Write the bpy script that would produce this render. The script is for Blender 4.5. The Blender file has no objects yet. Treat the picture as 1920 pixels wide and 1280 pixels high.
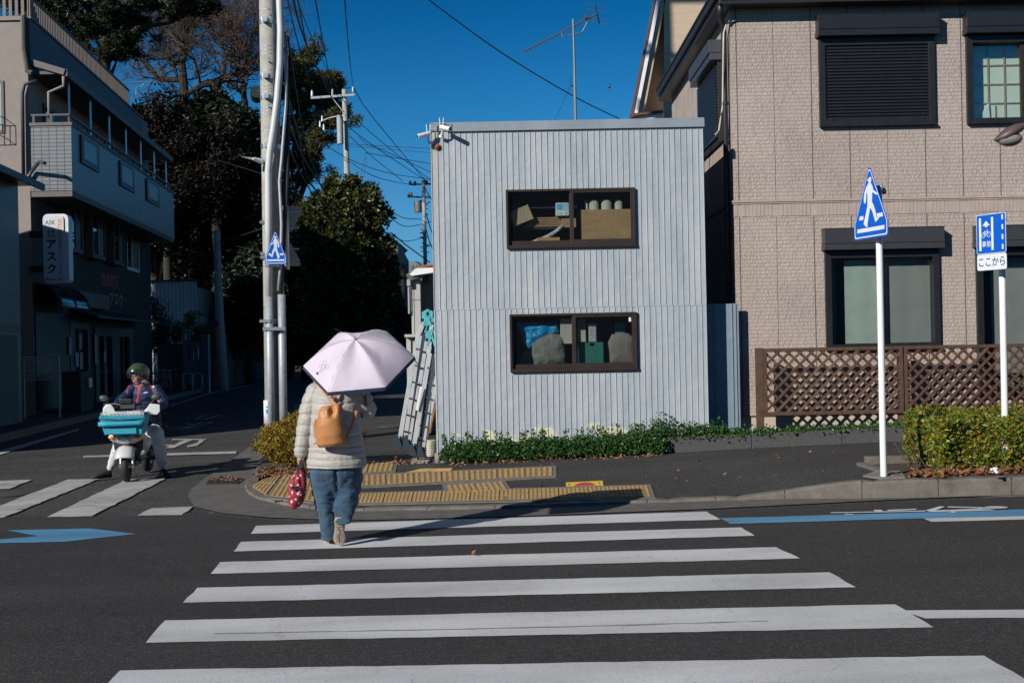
import bpy, bmesh, math, random
from mathutils import Vector, Matrix, noise
R = math.radians
S = bpy.context.scene
COL = S.collection
# ---------------------------------------------------------------- measured camera (40 mm, level, 1.1 degrees of roll)
F = 2166.0; PHI = 0.0195; ZC = 1.58; CP = math.cos(PHI); SP_ = math.sin(PHI)
cd = bpy.data.cameras.new('camera'); cam = bpy.data.objects.new('camera', cd); COL.objects.link(cam)
cd.sensor_width = 36.0; cd.lens = 36.0 * F / 1920.0; cd.clip_start = 0.05; cd.clip_end = 6000
cam.matrix_world = Matrix(((CP, SP_, 0, 0), (0, 0, -1, 0), (-SP_, CP, 0, ZC), (0, 0, 0, 1)))
S.camera = cam
# ---------------------------------------------------------------- light
SUN_EL, SUN_AZ = R(26.0), R(44.0)            # azimuth: angle of the light's travel from +Y towards +X
w = bpy.data.worlds.new("World"); S.world = w; w.use_nodes = True
nt = w.node_tree; bg = nt.nodes['Background']
sky = nt.nodes.new('ShaderNodeTexSky'); sky.sky_type = 'NISHITA'; sky.sun_disc = False
sky.sun_elevation = SUN_EL; sky.sun_rotation = R(180) + SUN_AZ
sky.altitude = 300; sky.air_density = 1.0; sky.dust_density = 0.15; sky.ozone_density = 3.0
wg = nt.nodes.new('ShaderNodeNewGeometry'); ws = nt.nodes.new('ShaderNodeSeparateXYZ'); nt.links.new(wg.outputs['Incoming'], ws.inputs[0])
wm = nt.nodes.new('ShaderNodeMath'); wm.operation = 'ABSOLUTE'; nt.links.new(ws.outputs['Z'], wm.inputs[0])
wr = nt.nodes.new('ShaderNodeValToRGB'); nt.links.new(wm.outputs[0], wr.inputs[0])   # winter sky: deeper and bluer with height
wr.color_ramp.elements[0].position = 0.0; wr.color_ramp.elements[0].color = (.30, .62, .98, 1)
wr.color_ramp.elements[1].position = 1.0; wr.color_ramp.elements[1].color = (.02, .14, .28, 1)
for p_, c_ in ((.10, (.26, .66, .98)), (.20, (.10, .60, .93)), (.27, (.025, .47, .80)), (.36, (.02, .30, .52))):
    e_ = wr.color_ramp.elements.new(p_); e_.color = (*c_, 1)
wx = nt.nodes.new('ShaderNodeMix'); wx.data_type = 'RGBA'; wx.blend_type = 'MULTIPLY'; wx.inputs[0].default_value = 1.0
nt.links.new(sky.outputs[0], wx.inputs[6]); nt.links.new(wr.outputs[0], wx.inputs[7]); nt.links.new(wx.outputs[2], bg.inputs[0]); bg.inputs[1].default_value = 0.085
sd = bpy.data.lights.new('sun', 'SUN'); sd.energy = 5.0; sd.angle = R(0.53); sd.color = (1.0, 0.955, 0.89)
sun = bpy.data.objects.new('sun', sd); COL.objects.link(sun)
LD = Vector((math.sin(SUN_AZ) * math.cos(SUN_EL), math.cos(SUN_AZ) * math.cos(SUN_EL), -math.sin(SUN_EL)))
sun.rotation_euler = LD.to_track_quat('-Z', 'Y').to_euler(); sun.location = (-20, -20, 30)
S.view_settings.view_transform = 'Standard'; S.view_settings.look = 'None'
S.view_settings.exposure = 0.0; S.view_settings.gamma = 1.0; S.view_settings.use_curve_mapping = False
try:
    S.cycles.max_bounces = 8; S.cycles.transparent_max_bounces = 16
    S.cycles.caustics_reflective = False; S.cycles.caustics_refractive = False
except Exception: pass

# ---------------------------------------------------------------- from a place in the photograph to a place in the world
def hr(u, v):
    dx, dy = u - 960.0, v - 640.0
    return dx * CP - dy * SP_, -dx * SP_ - dy * CP
def P(u, v, Y):
    r, h = hr(u, v); return Vector((r * Y / F, Y, ZC + h * Y / F))
def G(x): return 0.027 * max(-8.0, min(12.0, x))
def PG(u, v, off=0.0):
    r, h = hr(u, v); Y = 15.0
    for _ in range(30): Y = (ZC - G(r * Y / F) - off) * F / (-h)
    X = r * Y / F
    return Vector((X, Y, G(X) + off))
def SPt(u, v, K):                      # a point on the side-street plane X = K - 0.1015 Y
    r, h = hr(u, v); Y = K / (r / F + 0.1015)
    return Vector((r * Y / F, Y, ZC + h * Y / F))
def SW(K, Y, z): return Vector((K - 0.1015 * Y, Y, z))

# ---------------------------------------------------------------- object helpers
def put(o, label=None, cat=None, group=None, kind=None):
    if label: o['label'] = label
    if cat: o['category'] = cat
    if group: o['group'] = group
    if kind: o['kind'] = kind
    return o
def thing(name, loc, label, cat, group=None):
    o = bpy.data.objects.new(name, None); COL.objects.link(o); o.location = loc; o.empty_display_size = 0.2
    return put(o, label, cat, group)
def wloc(o):
    v = Vector((0, 0, 0))
    while o is not None: v += Vector(o.location); o = o.parent
    return v
def kids(o): return [c for c in bpy.data.objects if c.parent == o]
def dup(o, parent=None, label=None, loc=None, rotz=None, scale=None):
    ch = kids(o); c = o.copy(); COL.objects.link(c); c.parent = parent
    if label: c['label'] = label
    if loc is not None: c.location = loc
    if rotz is not None: c.rotation_euler = (0, 0, rotz)
    if scale is not None: c.scale = scale
    for k in ch: dup(k, c)
    return c

class MB:
    def __init__(s): s.v = []; s.f = []; s.m = []; s.mi = 0; s.T = None
    def add(s, vs, fs):
        b = len(s.v)
        for p in vs:
            p = Vector(p)
            if s.T is not None: p = s.T @ p
            s.v.append(p)
        for f in fs: s.f.append([b + i for i in f]); s.m.append(s.mi)
    def box(s, x0, x1, y0, y1, z0, z1):
        s.add([(x0,y0,z0),(x1,y0,z0),(x1,y1,z0),(x0,y1,z0),(x0,y0,z1),(x1,y0,z1),(x1,y1,z1),(x0,y1,z1)],
              [(0,3,2,1),(4,5,6,7),(0,1,5,4),(1,2,6,5),(2,3,7,6),(3,0,4,7)])
    def obox(s, o, ax, ay, az):        # corner-free: centre and three half-axis vectors
        o, ax, ay, az = Vector(o), Vector(ax), Vector(ay), Vector(az)
        c = [o - ax - ay - az, o + ax - ay - az, o + ax + ay - az, o - ax + ay - az, o - ax - ay + az, o + ax - ay + az, o + ax + ay + az, o - ax + ay + az]
        s.add(c, [(0,3,2,1),(4,5,6,7),(0,1,5,4),(1,2,6,5),(2,3,7,6),(3,0,4,7)])
    def bar(s, p0, p1, wid, thk, up=(0, 0, 1)):
        p0, p1 = Vector(p0), Vector(p1); d = p1 - p0; L = d.length
        if L < 1e-6: return
        d.normalize(); side = d.cross(Vector(up))
        if side.length < 1e-4: side = d.cross(Vector((1, 0, 0)))
        side.normalize(); u2 = side.cross(d).normalized()
        s.obox((p0 + p1) / 2, d * L / 2, side * wid / 2, u2 * thk / 2)
    def poly(s, pts): s.add(pts, [list(range(len(pts)))])
    def prism(s, pts, vec):
        n = len(pts); pts = [Vector(p) for p in pts]; vec = Vector(vec)
        vs = pts + [p + vec for p in pts]
        fs = [list(range(n))[::-1], list(range(n, 2 * n))] + [[i, (i + 1) % n, n + (i + 1) % n, n + i] for i in range(n)]
        s.add(vs, fs)
    def tube(s, pts, r, n=8, cap=True):
        pts = [Vector(p) for p in pts]; k = len(pts)
        rs = r if isinstance(r, (list, tuple)) else [r] * k
        ref = None; vs = []; fs = []
        for i in range(k):
            d = (pts[min(i + 1, k - 1)] - pts[max(i - 1, 0)])
            if d.length < 1e-9: d = Vector((0, 0, 1))
            d.normalize()
            if ref is None:
                ref = d.cross(Vector((0, 0, 1)) if abs(d.z) < .95 else Vector((1, 0, 0))).normalized()
            ref = (ref - d * ref.dot(d))
            if ref.length < 1e-6: ref = d.cross(Vector((0, 1, 0)))
            ref.normalize(); b = d.cross(ref)
            for j in range(n):
                a = 2 * math.pi * j / n
                vs.append(pts[i] + (ref * math.cos(a) + b * math.sin(a)) * rs[i])
        for i in range(k - 1):
            for j in range(n):
                fs.append([i*n+j, i*n+(j+1)%n, (i+1)*n+(j+1)%n, (i+1)*n+j])
        if cap: fs.append(list(range(n))[::-1]); fs.append([(k-1)*n+j for j in range(n)])
        s.add(vs, fs)
    def ell(s, c, rx, ry, rz, nu=14, nv=9, M=None):
        vs = []; fs = []; c = Vector(c)
        for i in range(nv + 1):
            t = math.pi * i / nv
            for j in range(nu):
                a = 2 * math.pi * j / nu
                p = Vector((rx*math.sin(t)*math.cos(a), ry*math.sin(t)*math.sin(a), rz*math.cos(t)))
                if M is not None: p = M @ p
                vs.append(c + p)
        for i in range(nv):
            for j in range(nu): fs.append([i*nu+j, (i+1)*nu+j, (i+1)*nu+(j+1)%nu, i*nu+(j+1)%nu])
        s.add(vs, fs)
    def loft(s, rings, n=20):          # rings: (centre, rx-vector, ry-vector)
        vs = []; fs = []; k = len(rings)
        for c, ax, ay in rings:
            c, ax, ay = Vector(c), Vector(ax), Vector(ay)
            for j in range(n):
                a = 2*math.pi*j/n; vs.append(c + ax*math.cos(a) + ay*math.sin(a))
        for i in range(k-1):
            for j in range(n): fs.append([i*n+j, i*n+(j+1)%n, (i+1)*n+(j+1)%n, (i+1)*n+j])
        fs.append(list(range(n))[::-1]); fs.append([(k-1)*n+j for j in range(n)])
        s.add(vs, fs)
    def torus(s, c, Rr, r, ax=(0,1,0), n=28, m=8):
        ax = Vector(ax).normalized(); u = ax.orthogonal().normalized(); v2 = ax.cross(u); c = Vector(c)
        vs = []; fs = []
        for i in range(n):
            a = 2*math.pi*i/n; d = u*math.cos(a)+v2*math.sin(a)
            for j in range(m):
                b = 2*math.pi*j/m; vs.append(c + d*(Rr + r*math.cos(b)) + ax*r*math.sin(b))
        for i in range(n):
            for j in range(m): fs.append([i*m+j, i*m+(j+1)%m, ((i+1)%n)*m+(j+1)%m, ((i+1)%n)*m+j])
        s.add(vs, fs)
    def build(s, name, mats, parent=None, smooth=False, bevel=0, loc=None, origin=True):
        me = bpy.data.meshes.new(name); o = bpy.data.objects.new(name, me); COL.objects.link(o)
        if parent is not None: o.parent = parent; off = wloc(parent)
        elif loc is not None: off = Vector(loc); o.location = off
        elif origin and s.v:
            xs = [p.x for p in s.v]; ys = [p.y for p in s.v]
            off = Vector(((min(xs)+max(xs))/2, (min(ys)+max(ys))/2, min(p.z for p in s.v))); o.location = off
        else: off = Vector((0, 0, 0))
        me.from_pydata([tuple(p - off) for p in s.v], [], s.f)
        if not isinstance(mats, (list, tuple)): mats = [mats]
        for m in mats: me.materials.append(m)
        if len(mats) > 1: me.polygons.foreach_set('material_index', s.m)
        if smooth: me.polygons.foreach_set('use_smooth', [True]*len(me.polygons))
        me.update()
        bm = bmesh.new(); bm.from_mesh(me); bmesh.ops.recalc_face_normals(bm, faces=bm.faces)
        if bevel:
            es = [e for e in bm.edges if len(e.link_faces) == 2 and e.calc_face_angle(0) > 0.6]
            bmesh.ops.bevel(bm, geom=es, offset=bevel, segments=2, affect='EDGES', profile=0.6, clamp_overlap=True)
        bm.to_mesh(me); bm.free()
        if smooth and bevel:
            me.polygons.foreach_set('use_smooth', [True]*len(me.polygons))
        return o

# ---------------------------------------------------------------- materials
def newmat(name):
    m = bpy.data.materials.new(name); m.use_nodes = True
    return m, m.node_tree, m.node_tree.nodes['Principled BSDF']
def N(nt, t, **k):
    n = nt.nodes.new(t)
    for a, b in k.items(): setattr(n, a, b)
    return n
def ramp(nt, stops, src=None):
    r = nt.nodes.new('ShaderNodeValToRGB'); e = r.color_ramp.elements
    while len(e) > 1: e.remove(e[-1])
    e[0].position = stops[0][0]; e[0].color = (*stops[0][1], 1) if len(stops[0][1]) == 3 else stops[0][1]
    for p, c in stops[1:]:
        x = e.new(p); x.color = (*c, 1)
    if src is not None: nt.links.new(src, r.inputs[0])
    return r
def mat(name, col, rough=.6, metal=0, var=.12, vs=6, bump=0, bs=60, spec=.5, coat=0, col2=None, detail=4, stretch=None):
    m, nt, b = newmat(name); L = nt.links.new
    tc = N(nt, 'ShaderNodeTexCoord'); src = tc.outputs['Object']
    if stretch:
        mp = N(nt, 'ShaderNodeMapping'); mp.inputs['Scale'].default_value = stretch; L(src, mp.inputs[0]); src = mp.outputs[0]
    c2 = col2 or tuple(min(1, c * (1 + var)) for c in col); c1 = col if col2 else tuple(c * (1 - var) for c in col)
    n = N(nt, 'ShaderNodeTexNoise'); n.inputs['Scale'].default_value = vs; n.inputs['Detail'].default_value = detail; n.inputs['Roughness'].default_value = .6
    L(src, n.inputs[0]); r = ramp(nt, [(.3, c1), (.7, c2)], n.outputs[0]); L(r.outputs[0], b.inputs['Base Color'])
    b.inputs['Roughness'].default_value = rough; b.inputs['Metallic'].default_value = metal
    b.inputs['Specular IOR Level'].default_value = spec; b.inputs['Coat Weight'].default_value = coat
    if bump:
        n2 = N(nt, 'ShaderNodeTexNoise'); n2.inputs['Scale'].default_value = bs; n2.inputs['Detail'].default_value = 3; L(src, n2.inputs[0])
        bp = N(nt, 'ShaderNodeBump'); bp.inputs['Strength'].default_value = min(1, bump); bp.inputs['Distance'].default_value = .01
        L(n2.outputs[0], bp.inputs['Height']); L(bp.outputs[0], b.inputs['Normal'])
    return m
def asphalt(name, base, speck, sc=120, bump=.6, warm=1.0, patch=.12):
    m, nt, b = newmat(name); L = nt.links.new
    g = N(nt, 'ShaderNodeNewGeometry'); src = g.outputs['Position']
    v = N(nt, 'ShaderNodeTexVoronoi'); v.inputs['Scale'].default_value = sc; L(src, v.inputs[0])
    sx = N(nt, 'ShaderNodeSeparateColor'); L(v.outputs['Color'], sx.inputs[0])
    k = base
    r = ramp(nt, [(0, (k*.62*warm, k*.6, k*.6)), (.55, (k*warm, k*.97, k*.97)), (.86, (k*1.25*warm, k*1.2, k*1.18)), (.97, (speck, speck*.97, speck*.92))], sx.outputs[0])
    n = N(nt, 'ShaderNodeTexNoise'); n.inputs['Scale'].default_value = .9; n.inputs['Detail'].default_value = 6; n.inputs['Roughness'].default_value = .65; L(src, n.inputs[0])
    r2 = ramp(nt, [(.3, (1-patch,)*3), (.72, (1+patch,)*3)], n.outputs[0])
    mx = N(nt, 'ShaderNodeMix', data_type='RGBA', blend_type='MULTIPLY'); mx.inputs[0].default_value = 1
    L(r.outputs[0], mx.inputs[6]); L(r2.outputs[0], mx.inputs[7])
    mpw = N(nt, 'ShaderNodeMapping'); mpw.inputs['Scale'].default_value = (.12, .9, 1); L(src, mpw.inputs[0])
    nw = N(nt, 'ShaderNodeTexNoise'); nw.inputs['Scale'].default_value = 1.3; nw.inputs['Detail'].default_value = 4; L(mpw.outputs[0], nw.inputs[0]); rw_ = ramp(nt, [(.35, (.84,)*3), (.65, (1.14,)*3)], nw.outputs[0])
    nf = N(nt, 'ShaderNodeTexNoise'); nf.inputs['Scale'].default_value = 22; nf.inputs['Detail'].default_value = 5; nf.inputs['Roughness'].default_value = .8; L(src, nf.inputs[0]); rf_ = ramp(nt, [(.3, (.8,)*3), (.7, (1.2,)*3)], nf.outputs[0])
    q = mx.outputs[2]
    for r_ in (rw_, rf_):
        mm = N(nt, 'ShaderNodeMix', data_type='RGBA', blend_type='MULTIPLY'); mm.inputs[0].default_value = 1; L(q, mm.inputs[6]); L(r_.outputs[0], mm.inputs[7]); q = mm.outputs[2]
    L(q, b.inputs['Base Color'])
    b.inputs['Roughness'].default_value = .82; b.inputs['Specular IOR Level'].default_value = .35
    n2 = N(nt, 'ShaderNodeTexNoise'); n2.inputs['Scale'].default_value = sc*.9; n2.inputs['Detail'].default_value = 2; L(src, n2.inputs[0])
    bp = N(nt, 'ShaderNodeBump'); bp.inputs['Strength'].default_value = bump; bp.inputs['Distance'].default_value = .006
    L(n2.outputs[0], bp.inputs['Height']); L(bp.outputs[0], b.inputs['Normal'])
    return m
def leafmat(name, cols, rough=.45, trans=.25):
    m, nt, b = newmat(name); L = nt.links.new
    g = N(nt, 'ShaderNodeNewGeometry')
    r = ramp(nt, [(i/(len(cols)-1) if len(cols) > 1 else 0, c) for i, c in enumerate(cols)], g.outputs['Random Per Island'])
    L(r.outputs[0], b.inputs['Base Color']); b.inputs['Roughness'].default_value = rough; b.inputs['Specular IOR Level'].default_value = .4
    t = N(nt, 'ShaderNodeBsdfTranslucent'); L(r.outputs[0], t.inputs[0])
    mx = N(nt, 'ShaderNodeMixShader'); mx.inputs[0].default_value = trans
    out = nt.nodes['Material Output']; L(b.outputs[0], mx.inputs[1]); L(t.outputs[0], mx.inputs[2]); L(mx.outputs[0], out.inputs[0])
    return m
def paint_line(name, col, wear=.35):
    m, nt, b = newmat(name); L = nt.links.new
    g = N(nt, 'ShaderNodeNewGeometry'); src = g.outputs['Position']
    mp = N(nt, 'ShaderNodeMapping'); mp.inputs['Scale'].default_value = (1.2, 7, 1); L(src, mp.inputs[0])
    n = N(nt, 'ShaderNodeTexNoise'); n.inputs['Scale'].default_value = 2.2; n.inputs['Detail'].default_value = 9; n.inputs['Roughness'].default_value = .72; L(mp.outputs[0], n.inputs[0])
    n3 = N(nt, 'ShaderNodeTexNoise'); n3.inputs['Scale'].default_value = 1.1; n3.inputs['Detail'].default_value = 3; L(src, n3.inputs[0])
    r0 = ramp(nt, [(.3, tuple(c*.86 for c in col)), (.7, tuple(min(.9, c*1.05) for c in col))], n3.outputs[0])
    r = ramp(nt, [(wear-.03, (0, 0, 0)), (wear+.05, (1, 1, 1))], n.outputs[0])
    mx = N(nt, 'ShaderNodeMix', data_type='RGBA'); L(r.outputs[0], mx.inputs[0]); mx.inputs[6].default_value = (.09, .088, .085, 1); L(r0.outputs[0], mx.inputs[7])
    # long tyre-polished streaks, grit showing through and hairline cracks
    vc = N(nt, 'ShaderNodeTexVoronoi', feature='DISTANCE_TO_EDGE'); vc.inputs['Scale'].default_value = .8
    nz = N(nt, 'ShaderNodeTexNoise'); nz.inputs['Scale'].default_value = 5; nz.inputs['Detail'].default_value = 6; L(src, nz.inputs[0])
    vm = N(nt, 'ShaderNodeVectorMath', operation='MULTIPLY_ADD'); vm.inputs[1].default_value = (.35, .35, .35); L(nz.outputs['Color'], vm.inputs[0]); L(src, vm.inputs[2]); L(vm.outputs[0], vc.inputs[0])
    rc = ramp(nt, [(0, (.72,)*3), (.003, (1, 1, 1))], vc.outputs[0])
    ng = N(nt, 'ShaderNodeTexVoronoi'); ng.inputs['Scale'].default_value = 95; L(src, ng.inputs[0]); sc_c = N(nt, 'ShaderNodeSeparateColor'); L(ng.outputs['Color'], sc_c.inputs[0])
    rg_ = ramp(nt, [(0, (.78,)*3), (.14, (1, 1, 1))], sc_c.outputs[0])
    mps = N(nt, 'ShaderNodeMapping'); mps.inputs['Scale'].default_value = (.5, 2.4, 1); L(src, mps.inputs[0])
    nst = N(nt, 'ShaderNodeTexNoise'); nst.inputs['Scale'].default_value = 1.0; nst.inputs['Detail'].default_value = 5; L(mps.outputs[0], nst.inputs[0]); rs_ = ramp(nt, [(.35, (.78,)*3), (.62, (1, 1, 1))], nst.outputs[0])
    q = mx.outputs[2]
    for r_ in (rc, rg_, rs_):
        mm = N(nt, 'ShaderNodeMix', data_type='RGBA', blend_type='MULTIPLY'); mm.inputs[0].default_value = 1; L(q, mm.inputs[6]); L(r_.outputs[0], mm.inputs[7]); q = mm.outputs[2]
    L(q, b.inputs['Base Color']); b.inputs['Roughness'].default_value = .6
    n2 = N(nt, 'ShaderNodeTexNoise'); n2.inputs['Scale'].default_value = 90; L(src, n2.inputs[0])
    bp = N(nt, 'ShaderNodeBump'); bp.inputs['Strength'].default_value = .35; bp.inputs['Distance'].default_value = .004
    L(n2.outputs[0], bp.inputs['Height']); L(bp.outputs[0], b.inputs['Normal'])
    return m
def glass(name, tint=(.75, .85, .85), alpha=.75, wire=False, gloss=.08):
    m, nt, b = newmat(name); L = nt.links.new; nt.nodes.remove(b)
    out = nt.nodes['Material Output']
    t = N(nt, 'ShaderNodeBsdfTransparent'); t.inputs[0].default_value = (*[c*alpha for c in tint], 1)
    gl = N(nt, 'ShaderNodeBsdfGlossy'); gl.inputs['Roughness'].default_value = .02
    gg = N(nt, 'ShaderNodeNewGeometry'); dt = N(nt, 'ShaderNodeVectorMath', operation='DOT_PRODUCT'); L(gg.outputs['Normal'], dt.inputs[0]); L(gg.outputs['Incoming'], dt.inputs[1])
    ab = N(nt, 'ShaderNodeMath', operation='ABSOLUTE'); L(dt.outputs['Value'], ab.inputs[0])
    om = N(nt, 'ShaderNodeMath', operation='SUBTRACT'); om.inputs[0].default_value = 1; L(ab.outputs[0], om.inputs[1])
    pw = N(nt, 'ShaderNodeMath', operation='POWER'); pw.inputs[1].default_value = 5; L(om.outputs[0], pw.inputs[0])
    ad = N(nt, 'ShaderNodeMath', operation='MULTIPLY_ADD'); ad.inputs[1].default_value = .95; ad.inputs[2].default_value = .04+gloss; L(pw.outputs[0], ad.inputs[0])
    mx = N(nt, 'ShaderNodeMixShader'); L(ad.outputs[0], mx.inputs[0]); L(t.outputs[0], mx.inputs[1]); L(gl.outputs[0], mx.inputs[2])
    last = mx.outputs[0]
    if wire:
        g = N(nt, 'ShaderNodeNewGeometry')
        def band(rot):
            mp = N(nt, 'ShaderNodeMapping'); mp.inputs['Rotation'].default_value = (0, rot, 0); mp.inputs['Scale'].default_value = (1, 0, 0); L(g.outputs['Position'], mp.inputs[0])
            wv = N(nt, 'ShaderNodeTexWave', wave_type='BANDS', bands_direction='X', wave_profile='TRI'); wv.inputs['Scale'].default_value = 26; L(mp.outputs[0], wv.inputs[0])
            gt = N(nt, 'ShaderNodeMath', operation='GREATER_THAN'); gt.inputs[1].default_value = .87; L(wv.outputs[1], gt.inputs[0]); return gt.outputs[0]
        a = N(nt, 'ShaderNodeMath', operation='MAXIMUM'); L(band(R(50)), a.inputs[0]); L(band(R(-50)), a.inputs[1])
        k = N(nt, 'ShaderNodeMath', operation='MULTIPLY'); k.inputs[1].default_value = .55; L(a.outputs[0], k.inputs[0])
        d = N(nt, 'ShaderNodeBsdfDiffuse'); d.inputs[0].default_value = (.03, .03, .03, 1)
        m2 = N(nt, 'ShaderNodeMixShader'); L(k.outputs[0], m2.inputs[0]); L(last, m2.inputs[1]); L(d.outputs[0], m2.inputs[2]); last = m2.outputs[0]
    L(last, out.inputs[0])
    return m

M = {}
M['white_paint'] = mat('white_paint', (.8, .8, .8), .35, var=.04)
M['white_plastic'] = mat('white_plastic', (.75, .75, .74), .4, var=.04)
M['black'] = mat('black_metal', (.014, .015, .017), .45, var=.2)
M['shutter'] = mat('shutter_black', (.016, .018, .021), .38, var=.15)
M['rubber'] = mat('rubber', (.02, .02, .02), .75)
M['dark_grey'] = mat('dark_grey', (.05, .052, .055), .5)
M['bronze'] = mat('bronze_sash', (.045, .032, .026), .4, var=.12, metal=.3)
M['alu'] = mat('aluminium', (.55, .56, .57), .32, metal=.85, var=.1, bump=.1)
M['galv'] = mat('galvanised', (.36, .39, .42), .5, metal=.25, var=.16, vs=14)
M['concrete'] = mat('concrete', (.3, .29, .27), .85, var=.2, vs=9, bump=.35, bs=90)
M['pole_concrete'] = mat('pole_concrete', (.36, .345, .31), .85, var=.18, vs=7, bump=.25, bs=70)
M['kerb'] = mat('kerb_concrete', (.15, .135, .115), .9, var=.34, vs=6, bump=.8, bs=110, detail=9)
M['gutter'] = mat('gutter_concrete', (.115, .108, .1), .9, var=.26, vs=7, bump=.8, bs=120, detail=9)
M['road'] = asphalt('road_asphalt', .034, .10, 150, .5, 1.04, .1)
M['rough_road'] = asphalt('side_street_asphalt', .05, .17, 75, .9, 1.0, .16)
M['walk'] = asphalt('sidewalk_asphalt', .038, .11, 85, .9, 1.0, .16)
M['line'] = paint_line('white_road_paint', (.62, .63, .64), .24)
M['line_worn'] = paint_line('worn_road_paint', (.5, .5, .48), .4)
M['blue_line'] = paint_line('blue_road_paint', (.10, .3, .5), .3)
M['soil'] = mat('soil', (.06, .04, .028), .95, var=.4, vs=20, bump=.8)
M['glass'] = glass('window_glass', (.95, .98, .97), .96)
M['iron'] = mat('cast_iron', (.05, .042, .036), .7, var=.35, vs=30)
M['mast'] = mat('aerial_metal', (.16, .17, .18), .5, metal=.4)
M['wire_glass'] = glass('wired_glass', (.95, .98, .98), .95, True, .045)
M['dark_glass'] = glass('dark_glass', (.3, .35, .4), .4, False, .12)
M['cable'] = mat('black_cable', (.012, .012, .013), .6)
M['rust'] = mat('rusty_steel', (.28, .1, .035), .85, var=.5, vs=30)
M['brown_wood'] = mat('brown_lattice_wood', (.085, .045, .028), .7, var=.35, vs=9, bump=.3, stretch=(1, 1, 1))
# ================================================================ GROUND
def sheet(name, xs, ys, fz, m, kind='structure'):
    vs = [(x, y, fz(x, y)) for y in ys for x in xs]; nx = len(xs)
    fs = [(j*nx+i, j*nx+i+1, (j+1)*nx+i+1, (j+1)*nx+i) for j in range(len(ys)-1) for i in range(nx-1)]
    b = MB(); b.add(vs, fs); o = b.build(name, m, loc=(0, 0, 0)); return put(o, kind=kind)
sheet('ground', [-900, -60, -8, 0, 12, 60, 900], [-40, 4, 20, 60, 300, 3000], lambda x, y: G(x) - .012, M['rough_road'])
def gpoly(name, pts, m, off, kind='structure', label=None):
    """a flat polygon laid on the sloping ground; pts are ground XY"""
    bm = bmesh.new()
    vs = [bm.verts.new((p[0], p[1], 0)) for p in pts]; bm.faces.new(vs)
    for x in (-8, 12):
        bmesh.ops.bisect_plane(bm, geom=bm.verts[:]+bm.edges[:]+bm.faces[:], plane_co=(x, 0, 0), plane_no=(1, 0, 0))
    for v in bm.verts: v.co.z = G(v.co.x) + off
    bmesh.ops.triangulate(bm, faces=bm.faces)
    bmesh.ops.recalc_face_normals(bm, faces=bm.faces)
    if sum(f.normal.z for f in bm.faces) < 0: bmesh.ops.reverse_faces(bm, faces=bm.faces)
    me = bpy.data.meshes.new(name); bm.to_mesh(me); bm.free(); me.materials.append(m)
    o = bpy.data.objects.new(name, me); COL.objects.link(o); put(o, kind=kind)
    return o
def px(pts, off=0.0): return [tuple(PG(u, v, off)[:2]) for u, v in pts]
# the main road, smoother asphalt, up to the far gutter
far_edge = px([(-700, 985), (0, 968), (300, 966), (365, 958), (416, 965), (500, 973), (600, 977), (700, 978), (780, 976), (1333, 957), (1632, 942), (1789, 935), (1920, 930)])
gpoly('main_road', [(-60, -12), (60, -12), (60, 8.6), (14, 9.6)] + far_edge[::-1] + [(-60, 14.2)], M['road'], -.004)
# concrete gutter strip round the corner
g_out = px([(545, 748), (512, 792), (490, 821), (430, 865), (377, 901), (358, 917), (352, 931), (365, 949), (416, 961), (500, 969), (600, 973), (700, 974), (780, 972), (1000, 966), (1333, 953), (1632, 938), (1789, 931), (1920, 926)]) + [(14, 9.75), (60, 8.7)]
k_out = px([(560, 748), (528, 790), (505, 822), (489, 862), (478, 885), (462, 900), (458, 914), (465, 926), (485, 936), (533, 947), (606, 956), (681, 958), (780, 956.5), (907, 954), (1233, 942), (1320, 939), (1470, 934.5), (1592, 934), (1714, 932), (1920, 927)]) + [(14, 9.95), (60, 8.9)]
gpoly('gutter', g_out + k_out[::-1], M['gutter'], .0)
def kh(x):                                   # kerb height: dropped at the crossing, full height past the sign
    if x < 2.0: return .025
    if x > 3.25: return .155
    t = (x-2.0)/1.25; return .025 + .13*t*t*(3-2*t)
# offset of the kerb line to its inner side
def offs(line, d):
    out = []
    for i, p in enumerate(line):
        a = Vector(line[max(i-1, 0)]); b = Vector(line[min(i+1, len(line)-1)]); t = (b-a).normalized(); n = Vector((-t.y, t.x))
        out.append((p[0]+n.x*d, p[1]+n.y*d))
    return out
def dens(line, step):
    out = []
    for a, b in zip(line[:-1], line[1:]):
        a, b = Vector(a), Vector(b); n = max(1, int((b-a).length/step))
        if (b-a).length > 20: n = 1
        for i in range(n): out.append(tuple(a.lerp(b, i/n)))
    out.append(line[-1]); return out
ko = dens(k_out, .1)
# smooth the kerb line
for _ in range(3): ko = [ko[0]] + [tuple((Vector(ko[i-1])+Vector(ko[i])*2+Vector(ko[i+1]))/4) for i in range(1, len(ko)-1)] + [ko[-1]]
ki = offs(ko, .15)
kb = MB(); acc = 0; last = None; rows = []
for i, (o, q) in enumerate(zip(ko, ki)):
    if last: acc += (Vector(o)-Vector(last)).length
    last = o
    z = G(o[0]); h = kh(o[0]); bev = min(.02, h*.5)
    a, b = Vector(o), Vector(q); t = (b-a).normalized()
    joint = (acc % .62) < .045 and i > 3
    dz = -.012 if joint else 0
    rows.append([(a.x, a.y, z-.05), (a.x, a.y, z+h-bev+dz), (a.x+t.x*bev, a.y+t.y*bev, z+h+dz), (b.x, b.y, z+h+dz), (b.x, b.y, z-.05)])
kb.add([p for r in rows for p in r], [(5*i+j, 5*i+5+j, 5*i+6+j, 5*i+1+j) for i in range(len(rows)-1) for j in range(4)])
put(kb.build('kerb', M['kerb'], loc=(0, 0, 0)), kind='structure')
jt = MB(); acc = 0; last = None
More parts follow.
